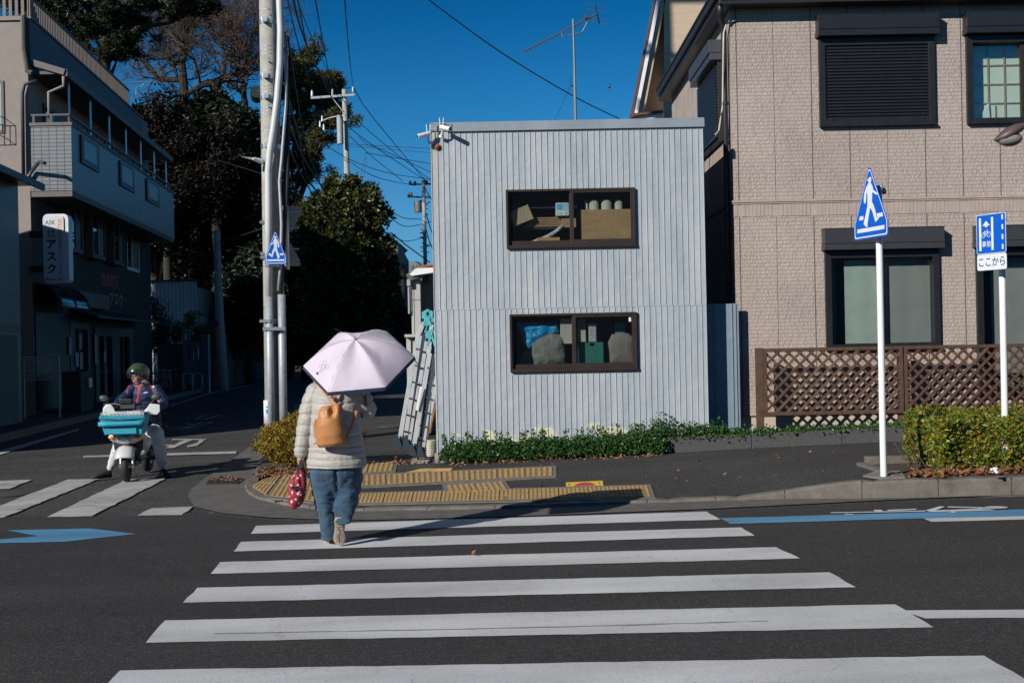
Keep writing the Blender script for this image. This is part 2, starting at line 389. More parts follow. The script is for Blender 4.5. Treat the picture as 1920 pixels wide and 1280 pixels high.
for i, (o, q) in enumerate(zip(ko[:-1], ki[:-1])):
    if last: acc += (Vector(o)-Vector(last)).length
    last = o
    if acc > .62:
        acc = 0; z = G(o[0]); h = kh(o[0]); a, b = Vector(o), Vector(q); t = (b-a).normalized(); n = Vector((-t.y, t.x))*.004
        pts = [(a.x-t.x*.002-n.x, a.y-t.y*.002-n.y), (a.x-t.x*.002+n.x, a.y-t.y*.002+n.y), (b.x+n.x, b.y+n.y), (b.x-n.x, b.y-n.y)]
        jt.prism([(p[0], p[1], z) for p in pts], (0, 0, h+.0012))
put(jt.build('kerb_joint', M['dark_grey'], loc=(0, 0, 0)), kind='structure')
# sidewalk: its height blends from the kerb top to the wall line
KY = 15.1
def kerbY(x):
    best = None
    for p in ki:
        if best is None or abs(p[0]-x) < abs(best[0]-x): best = p
    return best[1]
def walkz(x, y):
    k = kh(x); t = max(0, min(1, (y-11.2)/3.6)); t = t*t*(3-2*t)
    return G(x) + k + (.045-k)*t*.9
wl = [p for p in ki if p[0] < 13]
bm = bmesh.new()
# a grid trimmed to the inner kerb line
import bisect
def kin_bounds(x):                          # near y of the sidewalk at x
    ys = [p[1] for p, q in zip(wl[:-1], wl[1:]) if (p[0]-x)*(q[0]-x) <= 0]
    return ys
xs = [-3.0+.1*i for i in range(int(13.5/.1)+1)]
for a, b in zip(xs[:-1], xs[1:]):
    ya = kin_bounds(a+1e-5); yb = kin_bounds(b-1e-5)
    if not ya or not yb: continue
    y0a, y0b = min(ya), min(yb)
    y1a = y1b = 22.0
    rowsn = 26
    for j in range(rowsn):
        t0, t1 = (j/rowsn)**1.3, ((j+1)/rowsn)**1.3
        q = [(a, y0a+(y1a-y0a)*t0), (b, y0b+(y1b-y0b)*t0), (b, y0b+(y1b-y0b)*t1), (a, y0a+(y1a-y0a)*t1)]
        bm.faces.new([bm.verts.new((x, y, walkz(x, y)-.006)) for x, y in q])
bmesh.ops.remove_doubles(bm, verts=bm.verts, dist=.0005)
me = bpy.data.meshes.new('sidewalk'); bm.to_mesh(me); bm.free(); me.materials.append(M['walk'])
for p in me.polygons: p.use_smooth = True
o = bpy.data.objects.new('sidewalk', me); COL.objects.link(o); put(o, kind='structure')
# ---------------------------------------------------------------- painted markings
def mark(name, pts, m='line', off=.0):
    return gpoly(name, px(pts), M[m], off, kind='structure')
stripes = [[(480, 985), (1325, 958.5), (1351, 973.5), (470, 1000)],
           [(452, 1015), (1390, 988), (1415, 1003.5), (438, 1033)],
           [(413, 1053), (1455, 1025), (1500, 1046), (395, 1075)],
           [(370, 1101), (1555, 1072), (1605, 1100), (343, 1129)],
           [(310, 1162), (1678, 1132), (1750, 1175), (273, 1204)],
           [(225, 1256), (1845, 1228), (1952, 1290), (165, 1322)]]
def rough_edge(pts, seed, amp=.006):
    rr = random.Random(seed); out = []
    n = len(pts)
    for i in range(n):
        a, b = Vector(pts[i]), Vector(pts[(i+1) % n]); L = (b-a).length; k = max(1, int(L/.12)); nn = Vector((-(b-a).y, (b-a).x)).normalized()
        for j in range(k):
            q = a.lerp(b, j/k) + nn*rr.uniform(-amp, amp)*(1 if j else 0); out.append(tuple(q))
    return out
for i, s in enumerate(stripes): gpoly('crosswalk_stripe', rough_edge(px(s), i), M['line'], .0)
gpoly('road_seam', rough_edge(px([(400, 1187.5), (800, 1180), (1150, 1172), (1440, 1163.5), (1440, 1164.6), (1150, 1173.2), (800, 1181.2), (400, 1188.6)]), 5, .006), M['concrete'], .0035)
gpoly('crosswalk_stripe', rough_edge([(-3.4, 3.95), (3.2, 4.05), (3.3, 4.5), (-3.5, 4.4)], 77), M['line'], .0)
gpoly('road_line', rough_edge(px([(1690, 1143), (2300, 1139), (2300, 1154), (1735, 1158)]), 11), M['line'], -.0015)
gpoly('bicycle_lane_stripe', rough_edge(px([(1349, 971), (2100, 949), (2100, 961), (1370, 981.5)]), 12), M['blue_line'], .0005)
gpoly('road_line', rough_edge(px([(1732, 971.5), (2100, 961.5), (2100, 968), (1747, 977.5)]), 13), M['line'], .0)
gpoly('bicycle_lane_arrow', rough_edge(px([(12, 993.5), (169, 990), (255, 1000), (119, 1015), (-90, 1019), (72, 1004)]), 14), M['blue_line'], .0)
gpoly('bicycle_lane_arrow', rough_edge(px([(-340, 1000), (-200, 998), (-120, 1007), (-260, 1024), (-500, 1026), (-290, 1013)]), 15), M['blue_line'], .0)
# painted bicycle rider symbol (seen very flat)
def stroke(name, ppts, wpx, m='line', off=.0015):
    for (u0, v0), (u1, v1) in zip(ppts[:-1], ppts[1:]):
        d = math.hypot(u1-u0, v1-v0); nx, ny = -(v1-v0)/d*wpx/2, (u1-u0)/d*wpx/2
        mark(name, [(u0-nx, v0-ny), (u1-nx, v1-ny), (u1+nx, v1+ny), (u0+nx, v0+ny)], m, off)
sy = [[(1558, 960.8), (1735, 957.5), (1735, 959.3), (1558, 962.3)], [(1583, 963.5), (1600, 964), (1602, 965.5), (1585, 965.2)],
      [(1638, 956), (1652, 956), (1656, 959), (1640, 959)], [(1664, 956.2), (1718, 954), (1718, 956), (1664, 958.2)],
      [(1735, 957), (1762, 949.5), (1772, 950), (1754, 957), (1845, 953.5), (1868, 956), (1850, 957.6), (1745, 960)],
      [(1778, 949.8), (1842, 951.2), (1858, 955), (1845, 955.5), (1834, 953), (1776, 951.4)],
      [(1780, 957), (1794, 961), (1788, 962), (1772, 958.5)]]
for s in sy: mark('bicycle_symbol', s, 'line', .0045)
hd = [(1889+22*math.cos(a)*1.0-1, 951.5+2.3*math.sin(a)) for a in [2*math.pi*i/16 for i in range(16)]]
mark('bicycle_symbol', [(u-20, v) for u, v in hd], 'line', .0045)
# side-street crossing
for i, s in enumerate([[(-90, 904), (59, 899), (18, 916), (-140, 918)], [(128, 898.5), (186, 897.5), (6, 970), (-62, 971)], [(238, 898), (310, 897), (171, 968), (88, 969)], [(285, 952), (362, 949), (341, 965), (257, 966)],
                       [(-400, 905), (-280, 903), (-420, 971), (-640, 973)]]):
    gpoly('crosswalk_stripe', rough_edge(px(s), 30+i, .012), M['line_worn'], .002)
gpoly('stop_line', rough_edge(px([(156, 854), (443, 845.5), (442, 850), (156, 857.5)]), 40), M['line_worn'], .002)
gpoly('road_line', rough_edge(px([(-260, 917), (-230, 923), (148, 806.5), (148, 803)]), 41), M['line_worn'], .002)
gpoly('road_line', rough_edge(px([(318, 759), (321, 761.5), (393, 738.5), (500, 716), (500, 714.5), (392, 736.5)]), 42), M['line_worn'], .002)
# worn stop word painted on the side street, read by drivers coming towards the camera
mark('stop_word', [(323, 822.5), (387, 822.5), (386, 824.5), (362, 824.5), (345, 831), (326, 839.5), (311, 839.5), (318, 835.5), (308, 835.5), (309, 833.5), (327, 833.5), (337, 828), (346, 824.7), (322, 824.5)], 'line_worn', .002)
mark('stop_word', [(373, 823), (383, 826), (370, 835), (352, 838), (350, 835.5), (364, 832), (372, 828)], 'line_worn', .002)
def gtext(body, u, v, sx, sy_, rot, m, name='stop_word'):
    c = bpy.data.curves.new(name, 'FONT'); c.body = body; c.size = 1; c.align_x = 'CENTER'
    t = bpy.data.objects.new('tmp', c); COL.objects.link(t); dg = bpy.context.evaluated_depsgraph_get()
    me = bpy.data.meshes.new_from_object(t.evaluated_get(dg)); bpy.data.objects.remove(t)
    p = PG(u, v); Mx = Matrix.Translation((p.x, p.y, 0)) @ Matrix.Rotation(rot, 4, 'Z') @ Matrix.Diagonal((sx, sy_, 1, 1))
    for vv in me.vertices:
        q = Mx @ vv.co; vv.co = (q.x, q.y, G(q.x)+.0028)
    me.materials.clear(); me.materials.append(m)
    o = bpy.data.objects.new(name, me); COL.objects.link(o); put(o, kind='structure')
gtext('ま', 378, 792, .95, 3.2, R(180+6), M['line_worn'])
gtext('れ', 398, 778, .8, 2.6, R(180+6), M['line_worn'])
# ---------------------------------------------------------------- yellow tactile paving: real bars and domes on slabs
M['tact'] = mat('tactile_yellow', (.46, .29, .105), .8, var=.3, vs=14, bump=.3, bs=120, detail=8)
M['tact_base'] = mat('tactile_base_worn', (.22, .155, .075), .88, var=.32, vs=12, bump=.4, bs=120, detail=8)
M['slab'] = mat('slab_concrete', (.16, .145, .13), .9, var=.25, vs=10, bump=.5, bs=120)
def tactile(quad, nx, ny, pattern, label, border=True, off=.0):
    """quad: 4 ground points (near-left, near-right, far-right, far-left)"""
    q = [Vector(p) for p in px(quad, .03)]
    def at(s, t): 
        a = q[0].lerp(q[1], s); b = q[3].lerp(q[2], s); p = a.lerp(b, t); return p
    c = at(.5, .5); root = thing('tactile_paving', (c.x, c.y, walkz(c.x, c.y)), label, 'tactile paving', 'yellow tactile paving on the sidewalk')
    b = MB(); k = MB()
    def zz(p, h): return (p.x, p.y, walkz(p.x, p.y)+h)
    if border:
        e = .045
        ex_, ey_ = .12/nx, .14/ny; cs = [at(-ex_, -ey_), at(1+ex_, -ey_), at(1+ex_, 1+ey_), at(-ex_, 1+ey_)]
        bb = MB(); bb.prism([zz(p, -.03) for p in cs], (0, 0, .033)); bb.build('border_slab', M['slab'], root)
    for i in range(nx):
        for j in range(ny):
            g = .02
            cs = [at((i+g)/nx, (j+g)/ny), at((i+1-g)/nx, (j+g)/ny), at((i+1-g)/nx, (j+1-g)/ny), at((i+g)/nx, (j+1-g)/ny)]
            b.prism([zz(p, -.03) for p in cs], (0, 0, .037+off))
            n = 7 if pattern == 'dot' else 5
            for a in range(n):
                if pattern in ('bar', 'along'):
                    for seg in range(2 if pattern == 'bar' else 1):
                        w0 = .5/n
                        if pattern == 'bar':
                            s0, s1 = (a+.5-.26)/n, (a+.5+.26)/n; t0, t1 = .04+seg*.48, .04+seg*.48+.43
                        else:
                            t0, t1 = (a+.5-.26)/n, (a+.5+.26)/n; s0, s1 = .03, .97
                        cs = [at((i+s0)/nx, (j+t0)/ny), at((i+s1)/nx, (j+t0)/ny), at((i+s1)/nx, (j+t1)/ny), at((i+s0)/nx, (j+t1)/ny)]
                        k.prism([zz(p, .005+off) for p in cs], (0, 0, .0055))
                else:
                    for bq in range(6):
                        s0, s1 = (a+.2)/n, (a+.8)/n; t0, t1 = (bq+.18)/6, (bq+.82)/6
                        cs = [at((i+s0)/nx, (j+t0)/ny), at((i+s1)/nx, (j+t0)/ny), at((i+s1)/nx, (j+t1)/ny), at((i+s0)/nx, (j+t1)/ny)]
                        k.prism([zz(p, .005+off) for p in cs], (0, 0, .005))
    b.build('paving_slab', M['tact_base'], root); k.build('raised_bars', M['tact'], root)
tactile([(611, 944), (1221, 930), (1214, 910), (618, 927)], 11, 1, 'dot', 'long yellow dotted tactile strip along the dropped kerb under the parasol shadow')
tactile([(672, 912), (1037, 893), (1037, 877), (672, 893)], 7, 1, 'bar', 'yellow tactile strip crossing the middle of the dark sidewalk in front of the shrubs')
tactile([(842, 925), (952, 918), (942, 903), (836, 910)], 2, 1, 'bar', 'small detached block of yellow ribbed paving between the two long strips')
tactile([(640, 891), (736, 885), (741, 866), (650, 867)], 2, 2, 'bar', 'yellow ribbed paving block at the right hip of the walking woman')
tactile([(760, 888), (846, 885), (850, 880), (790, 881)], 2, 1, 'along', 'thin wedge of yellow paving above the middle strip', border=False)
tactile([(505, 930), (600, 940), (606, 906), (535, 889)], 2, 2, 'bar', 'yellow ribbed corner paving beside the red patterned handbag')
tactile([(473, 912), (500, 928), (530, 891), (492, 901)], 1, 2, 'bar', 'narrow yellow ribbed paving at the rounded tip of the corner', border=False)
# rusty and slotted drain covers
def cover(quad, off, label, m, slots):
    q = [Vector(p) for p in px(quad, off)]; z = [Vector((p.x, p.y, G(p.x)+off)) for p in q]
    c = sum(z, Vector())/4; root = thing('drain_cover', c, label, 'drain cover')
    b = MB(); b.prism([p+Vector((0, 0, .002)) for p in z], (0, 0, .006)); b.build('cover_plate', m, root)
    s = MB()
    for i in range(slots):
        t0, t1 = (i+.3)/slots, (i+.7)/slots
        a, d = z[0].lerp(z[1], t0), z[3].lerp(z[2], t0); a2, d2 = z[0].lerp(z[1], t1), z[3].lerp(z[2], t1)
        s.prism([a.lerp(d, .08)+Vector((0,0,.005)), a2.lerp(d2, .08)+Vector((0,0,.005)), a2.lerp(d2, .92)+Vector((0,0,.005)), a.lerp(d, .92)+Vector((0,0,.005))], (0, 0, .0045))
    s.build('slots', M['black'], root)
cover([(385, 909), (446, 908), (458, 897), (394, 897)], .0, 'slotted iron drain grate in the concrete corner gutter beside dead leaves', M['iron'], 14)
cover([(470, 846), (493, 846), (503, 832), (484, 832)], .0, 'rust brown drain plate in the gutter behind the yellowing bush', M['iron'], 3)
def disc_cover(u, v, r, label):
    p = PG(u, v, .03); b = MB(); z = walkz(p.x, p.y) if p.x > -2.9 else G(p.x)
    b.prism([(p.x+r*math.cos(2*math.pi*i/28), p.y+r*math.sin(2*math.pi*i/28), z-.02) for i in range(28)], (0, 0, .026))
    for k in (-.6, -.3, 0, .3, .6): b.box(p.x-r*.7, p.x+r*.7, p.y+k*r-.01, p.y+k*r+.01, z+.004, z+.01)
    put(b.build('manhole_cover', M['iron']), label, 'manhole cover')
disc_cover(733, 799, .3, 'round iron manhole cover on the path beside the ladders')
disc_cover(10, 922, .3, 'round manhole cover on the side street at the left picture edge')
# yellow sidewalk sticker
q = [Vector(p) for p in px([(1062, 913), (1131.5, 909.5), (1130, 901), (1061, 904.5)], .03)]
zz = [Vector((p.x, p.y, walkz(p.x, p.y)-.003)) for p in q]; c = sum(zz, Vector())/4
root = thing('ground_sticker', c, 'bright yellow sticker with a red fan mark stuck on the dark sidewalk', 'sticker')
M['yellow'] = mat('yellow_sticker', (.78, .5, .02), .6, var=.08, vs=20)
M['red'] = mat('red_ink', (.5, .04, .06), .6, var=.3, vs=60)
b = MB(); b.prism(zz, (0, 0, .006)); b.build('sticker_sheet', M['yellow'], root)
b = MB()
def sat(s, t): return zz[0].lerp(zz[1], s).lerp(zz[3].lerp(zz[2], s), t) + Vector((0, 0, .0075))
b.poly([sat(.22, .1)] + [sat(.5-.28*math.cos(math.pi*i/8), .1+.7*math.sin(math.pi*i/8)) for i in range(1, 8)] + [sat(.78, .1)])
b.build('red_fan', M['red'], root)
b = MB()
for s0 in (.08, .9):
    for t0 in (.3, .55): b.poly([sat(s0-.025, t0), sat(s0+.025, t0), sat(s0+.025, t0+.12), sat(s0-.025, t0+.12)])
b.poly([sat(.42, .45), sat(.58, .45), sat(.56, .7), sat(.44, .7)])
b.build('printed_marks', mat('blue_ink', (.05, .05, .2), .6), root)
# ================================================================ THE GREY METAL SHED
def shed_paint():
    m, nt, b = newmat('shed_paint'); L = nt.links.new
    g = N(nt, 'ShaderNodeNewGeometry'); src = g.outputs['Position']
    # large vertical weathering
    mp = N(nt, 'ShaderNodeMapping'); mp.inputs['Scale'].default_value = (6, 1, .9); L(src, mp.inputs[0])
    n = N(nt, 'ShaderNodeTexNoise'); n.inputs['Scale'].default_value = 1; n.inputs['Detail'].default_value = 6; n.inputs['Roughness'].default_value = .6; L(mp.outputs[0], n.inputs[0])
    r = ramp(nt, [(.28, (.31, .365, .41)), (.5, (.38, .425, .465)), (.72, (.445, .48, .50))], n.outputs[0])
    # pale peeled patches, mostly low down
    n2 = N(nt, 'ShaderNodeTexNoise'); n2.inputs['Scale'].default_value = 3.2; n2.inputs['Detail'].default_value = 8; n2.inputs['Roughness'].default_value = .68; L(src, n2.inputs[0])
    sx = N(nt, 'ShaderNodeSeparateXYZ'); L(src, sx.inputs[0])
    mr = N(nt, 'ShaderNodeMapRange'); mr.inputs[1].default_value = .25; mr.inputs[2].default_value = .8; mr.inputs[3].default_value = .2; mr.inputs[4].default_value = 0; L(sx.outputs['Z'], mr.inputs[0])
    ad = N(nt, 'ShaderNodeMath', operation='ADD'); L(n2.outputs[0], ad.inputs[0]); L(mr.outputs[0], ad.inputs[1])
    th = ramp(nt, [(.69, (0, 0, 0)), (.72, (1, 1, 1))], ad.outputs[0])
    mx = N(nt, 'ShaderNodeMix', data_type='RGBA'); L(th.outputs[0], mx.inputs[0]); L(r.outputs[0], mx.inputs[6]); mx.inputs[7].default_value = (.62, .6, .44, 1)
    # faint rust under the lamp at the top left
    mr2 = N(nt, 'ShaderNodeMapRange'); mr2.inputs[1].default_value = -.86; mr2.inputs[2].default_value = -.97; L(sx.outputs['X'], mr2.inputs[0])
    n3 = N(nt, 'ShaderNodeTexNoise'); n3.inputs['Scale'].default_value = 7; L(mp.outputs[0], n3.inputs[0])
    mu = N(nt, 'ShaderNodeMath', operation='MULTIPLY'); L(mr2.outputs[0], mu.inputs[0]); L(n3.outputs[0], mu.inputs[1])
    mr3 = N(nt, 'ShaderNodeMapRange'); mr3.inputs[1].default_value = 2.2; mr3.inputs[2].default_value = 4.0; mr3.inputs[4].default_value = .75; L(sx.outputs['Z'], mr3.inputs[0])
    mu2 = N(nt, 'ShaderNodeMath', operation='MULTIPLY'); L(mu.outputs[0], mu2.inputs[0]); L(mr3.outputs[0], mu2.inputs[1])
    m2 = N(nt, 'ShaderNodeMix', data_type='RGBA'); L(mu2.outputs[0], m2.inputs[0]); L(mx.outputs[2], m2.inputs[6]); m2.inputs[7].default_value = (.5, .38, .22, 1)
    n6 = N(nt, 'ShaderNodeTexNoise'); n6.inputs['Scale'].default_value = 2.1; n6.inputs['Detail'].default_value = 9; n6.inputs['Roughness'].default_value = .7; L(src, n6.inputs[0])
    r6 = ramp(nt, [(.5, (0, 0, 0)), (.68, (.28,)*3)], n6.outputs[0]); m3 = N(nt, 'ShaderNodeMix', data_type='RGBA'); L(r6.outputs[0], m3.inputs[0]); L(m2.outputs[2], m3.inputs[6]); m3.inputs[7].default_value = (.52, .51, .45, 1)
    mp7 = N(nt, 'ShaderNodeMapping'); mp7.inputs['Scale'].default_value = (16, 1, .55); L(src, mp7.inputs[0]); n7 = N(nt, 'ShaderNodeTexNoise'); n7.inputs['Scale'].default_value = 1; n7.inputs['Detail'].default_value = 7; L(mp7.outputs[0], n7.inputs[0])
    r7 = ramp(nt, [(.34, (.93, .925, .915)), (.5, (1, 1, 1))], n7.outputs[0]); m4 = N(nt, 'ShaderNodeMix', data_type='RGBA', blend_type='MULTIPLY'); m4.inputs[0].default_value = 1; L(m3.outputs[2], m4.inputs[6]); L(r7.outputs[0], m4.inputs[7])
    L(m4.outputs[2], b.inputs['Base Color'])
    b.inputs['Roughness'].default_value = .5; b.inputs['Specular IOR Level'].default_value = .5
    n4 = N(nt, 'ShaderNodeTexNoise'); n4.inputs['Scale'].default_value = 9; n4.inputs['Detail'].default_value = 4; L(src, n4.inputs[0])
    n5 = N(nt, 'ShaderNodeTexNoise'); n5.inputs['Scale'].default_value = 110; L(src, n5.inputs[0])
    a2 = N(nt, 'ShaderNodeMath', operation='MULTIPLY_ADD'); a2.inputs[1].default_value = .12; L(n5.outputs[0], a2.inputs[0]); L(n4.outputs[0], a2.inputs[2])
    bp = N(nt, 'ShaderNodeBump'); bp.inputs['Strength'].default_value = .55; bp.inputs['Distance'].default_value = .014
    L(a2.outputs[0], bp.inputs['Height']); L(bp.outputs[0], b.inputs['Normal'])
    return m
M['shed'] = shed_paint()
M['trim'] = mat('shed_trim', (.25, .29, .33), .5, var=.12, vs=3, bump=.2, bs=12)
SY = 15.2; SX0, SX1 = -1.013, 2.568; SZ1 = 4.36; SZB = .13
shed = thing('metal_shed', (.78, SY+1.8, .1), 'pale grey ribbed metal shed of two storeys with two sliding windows', 'shed')
WINS = [(-.046, 1.653, 2.797, 3.569), (-.028, 1.643, 1.175, 1.936)]
rr = random.Random(5)
def shed_z0(x): return SZB + (x-SX0)/(SX1-SX0)*.1
fr = MB()
# flat sheet with window holes: columns of quads (front face at SY, thickness 4 cm)
def panel(x0, x1, z0, z1): fr.box(x0, x1, SY, SY+.03, z0, z1)
seam = 2.015
for lo, hi, win in ((seam, SZ1, WINS[0]), (None, seam, WINS[1])):
    a, b_, c, d = win
    z0 = lo if lo is not None else SZB
    panel(SX0, a, z0, hi); panel(b_, SX1, z0, hi); panel(a, b_, z0, c); panel(a, b_, d, hi)
o = fr.build('front_wall', M['shed'], shed)
rb = MB()
n = 47; pitch = (SX1-SX0)/n
for half, (lo, hi) in enumerate(((seam+.004, SZ1), (None, seam-.003))):
    a, b_, c, d = WINS[half]
    for i in range(n+1):
        x = SX0 + i*pitch + rr.uniform(-.003, .003) + (half*.012 if i < n else 0); z0 = lo if lo is not None else shed_z0(x)
        x = min(x, SX1-.004); segs = [(z0, hi)]
        if a-.012 < x < b_+.012: segs = [(z0, c-.03), (d+.01, hi)]
        for s0, s1 in segs:
            if s1-s0 < .02: continue
            k = 5; xo = x
            ys = SY-.0092
            tl = rr.uniform(-.0035, .0035)
            rb.add([(x-.0045, SY+.002, s0), (x-.002, ys, s0), (x+.002, ys, s0), (x+.0035, SY+.002, s0), (x-.0045+tl, SY+.002, s1), (x-.002+tl, ys, s1), (x+.002+tl, ys, s1), (x+.0035+tl, SY+.002, s1)],
                   [(0, 1, 5, 4), (1, 2, 6, 5), (2, 3, 7, 6), (0, 3, 2, 1), (4, 5, 6, 7)])
# the slightly overlapping upper sheet edge, in short uneven lengths
sm = MB(); x = SX0
while x < SX1:
    w_ = rr.choice([2, 3, 3, 4])*pitch; x2 = min(SX1, x+w_); dz = rr.uniform(-.004, .004)
    sm.box(x+.002, x2-.002, SY-.005, SY+.01, seam-.006+dz, seam+.004+dz); x = x2
sm.build('sheet_overlap', M['shed'], shed)
# screws
rb.mi = 1; sc = rb
for zz_ in (.75, 1.62, 2.45, 3.2, 3.95):
    for i in range(0, n, 2):
        x = SX0+(i+.5)*pitch+rr.uniform(-.01, .01)
        if -.08 < x < 1.7 and (1.14 < zz_ < 1.95 or 2.77 < zz_ < 3.6): continue
        sc.ell((x, SY-.001, zz_+rr.uniform(-.012, .012)), .0035, .003, .0035, 6, 4)
rb.build('standing_seams', [M['shed'], M['dark_grey']], shed)
sw = MB()
sw.box(SX0, SX0+.03, SY+.03, SY+3.6, SZB, SZ1); sw.box(SX1-.03, SX1, SY+.03, SY+3.6, SZB, SZ1); sw.box(SX0, SX1, SY+3.6, SY+3.63, SZB, SZ1)
for i in range(40):
    y = SY+.05+i*.09; sw.box(SX0-.01, SX0+.002, y, y+.008, SZB, SZ1); sw.box(SX1-.002, SX1+.01, y, y+.008, SZB, SZ1)
sw.build('side_wall', M['shed'], shed)
rf = MB(); rf.box(SX0-.01, SX1+.01, SY-.03, SY+3.65, SZ1+.095, SZ1+.11); rf.build('roof', M['trim'], shed)
tr = MB(); tr.box(SX0+.21, SX1+.015, SY-.035, SY+.02, SZ1-.012, SZ1+.094); tr.box(SX0-.012, SX0+.208, SY-.02, SY+.02, SZ1-.0, SZ1+.094)
tr.build('fascia_trim', M['trim'], shed, bevel=.004)
fl = MB(); fl.box(SX0+.04, SX1-.04, SY+.05, SY+3.55, 2.2, 2.3); fl.build('upper_floor', M['dark_grey'], shed)
fb = MB(); fb.box(SX0-.03, SX0+.24, SY-.07, SY+.3, -.05, SZB); fb.box(SX0+.25, SX1, SY+.0, SY+.3, -.05, SZB-.003)
fb.build('concrete_footing', M['concrete'], shed, bevel=.004)
# brown sliding windows
for i, (a, b_, c, d) in enumerate(WINS):
    f = MB(); T = .04; y0 = SY-.045; y1 = SY+.05; q = .03
    f.box(a, b_, y0, y1, d-q, d); f.box(a, b_, y0-.008, y1, c, c+q+.01); f.box(a, a+q, y0, y1, c+q+.01, d-q); f.box(b_-q, b_, y0, y1, c+q+.01, d-q)
    mid = .82
    # sashes: the right one in front, the left one behind
    sf = MB(); z0, z1 = c+q+.01, d-q
    sf.box(mid-.022, mid+.022, y0+.006, y0+.028, z0, z1); sf.box(b_-q-.035, b_-q, y0+.006, y0+.028, z0, z1)
    sf.box(mid+.022, b_-q-.035, y0+.007, y0+.027, z0, z0+.065); sf.box(mid+.022, b_-q-.035, y0+.007, y0+.027, z1-.025, z1)
    sb = MB()
    sb.box(a+q, a+q+.03, y0+.045, y0+.065, z0, z1); sb.box(mid-.03, mid+.005, y0+.045, y0+.065, z0, z1)
    sb.box(a+q+.03, mid-.03, y0+.046, y0+.064, z0, z0+.06); sb.box(a+q+.03, mid-.03, y0+.046, y0+.064, z1-.03, z1)
    fo = f.build('window', M['bronze'], shed, bevel=.003)
    sf.build('sash', M['bronze'], fo, bevel=.002); sb.build('sash', M['bronze'], fo, bevel=.002)
    g = MB(); g.box(mid+.022, b_-q-.035, y0+.015, y0+.019, z0+.065, z1-.025); g.build('pane', M['wire_glass'], fo)
    g = MB(); g.box(a+q+.03, mid-.03, y0+.053, y0+.057, z0+.06, z1-.03); g.build('pane', M['wire_glass'], fo)
    l = MB(); l.box(mid+.15, mid+.2, y0+.002, y0+.008, z0+.018, z0+.03); l.build('latch', M['dark_grey'], fo)
    if i == 1:
        l = MB(); l.box(b_-.105, b_-.075, y0+.011, y0+.0145, d-.125, d-.07); l.build('window_sticker', M['white_plastic'], fo)
# ---------------------------------------------------------------- things stored behind the windows
card = mat('cardboard', (.42, .27, .15), .85, var=.15, vs=8); M['card'] = card
M['ply'] = mat('plywood', (.44, .27, .13), .7, var=.2, vs=3, stretch=(1, 1, 4))
def solo(name, label, cat, mb, m, smooth=False, bevel=0, group=None):
    o = mb.build(name, m, smooth=smooth, bevel=bevel); return put(o, label, cat, group)
sh = thing('storage_shelf', (.35, SY+.5, 2.3), 'dark steel rack holding cardboard behind the upper left pane', 'shelf')
b = MB()
for z in (2.9, 3.1, 3.38): b.box(-.1, .9, SY+.22, SY+.75, z-.03, z)
b.build('shelf_boards', mat('navy_steel', (.03, .05, .07), .5), sh)
for x in (-.1, .86): b = MB(); b.box(x, x+.04, SY+.76, SY+.8, 2.3, 4.1); b.build('upright', M['dark_grey'], sh)
b = MB(); b.T = Matrix.Translation((.14, SY+.17, 3.24)) @ Matrix.Rotation(R(-22), 4, 'Y') @ Matrix.Rotation(R(12), 4, 'Z'); b.box(-.14, .14, -.08, .08, -.1, .1)
solo('cardboard_box', 'tilted pale cardboard box at the left edge of the upper window', 'box', b, mat('pale_card', (.55, .43, .26), .85), bevel=.003)
b = MB()
for k in range(6): b.box(.19+.03*(k % 3), .82, SY+.2, SY+.45, 3.1+k*.022, 3.1+k*.022+.014)
solo('flat_cardboard_stack', 'stack of flattened cardboard sheets in the middle of the upper left pane', 'cardboard', b, card)
bx = thing('carton', (.7, SY+.2, 3.24), 'white and light blue printed carton standing on flattened cardboard', 'box')
b = MB(); b.box(.615, .785, SY+.12, SY+.28, 3.235, 3.405); b.build('carton_body', mat('carton_white', (.75, .8, .82), .6), bx, bevel=.003)
b = MB(); cb = mat('carton_blue', (.12, .5, .75), .6)
b.box(.63, .705, SY+.118, SY+.1195, 3.31, 3.39); b.box(.63, .71, SY+.118, SY+.1195, 3.257, 3.268); b.box(.74, .765, SY+.118, SY+.1195, 3.25, 3.28)
for k in range(4): b.box(.715+.017*k, .722+.017*k, SY+.118, SY+.1195, 3.3, 3.395)
b.build('blue_print', cb, bx)
b = MB(); b.box(.69, .88, SY+.16, SY+.36, 3.08, 3.2); solo('cardboard_box', 'small brown cardboard box behind the upper window mullion', 'box', b, card, bevel=.003)
b = MB(); b.box(.36, .66, SY+.08, SY+.28, 2.83, 2.945); solo('cardboard_box', 'low brown box at the bottom of the upper left pane', 'box', b, mat('card_b', (.5, .3, .14), .85), bevel=.003)
b = MB(); b.tube([(.2, SY+.12, 2.86), (.35, SY+.13, 2.9), (.5, SY+.14, 2.96), (.62, SY+.15, 3.03), (.7, SY+.16, 3.1)], [.02, .03, .028, .026, .03], 10)
solo('foil_duct', 'crumpled silver foil tube slanting across the upper left pane', 'duct', b, mat('foil', (.5, .55, .55), .4, var=.6, vs=40, bump=1, bs=60), True)
b = MB(); b.box(.93, 1.66, SY+.07, SY+.085, 2.8, 3.3); solo('plywood_board', 'brown plywood board leaning in the upper right pane', 'board', b, M['ply'])
for k, (x, w_) in enumerate(((1.0, .05), (1.06, .13), (1.22, .14), (1.4, .11))):
    b = MB(); b.tube([(x+w_/2, SY+.165, 2.9), (x+w_/2, SY+.165, 3.44)], w_/2, 14)
    solo('cream_roll', ['narrow', 'left', 'middle', 'right'][k] + ' upright cream roll standing behind the plywood board', 'roll', b, mat('cream', (.5, .48, .38), .8), True, group='upright rolls behind the plywood board')
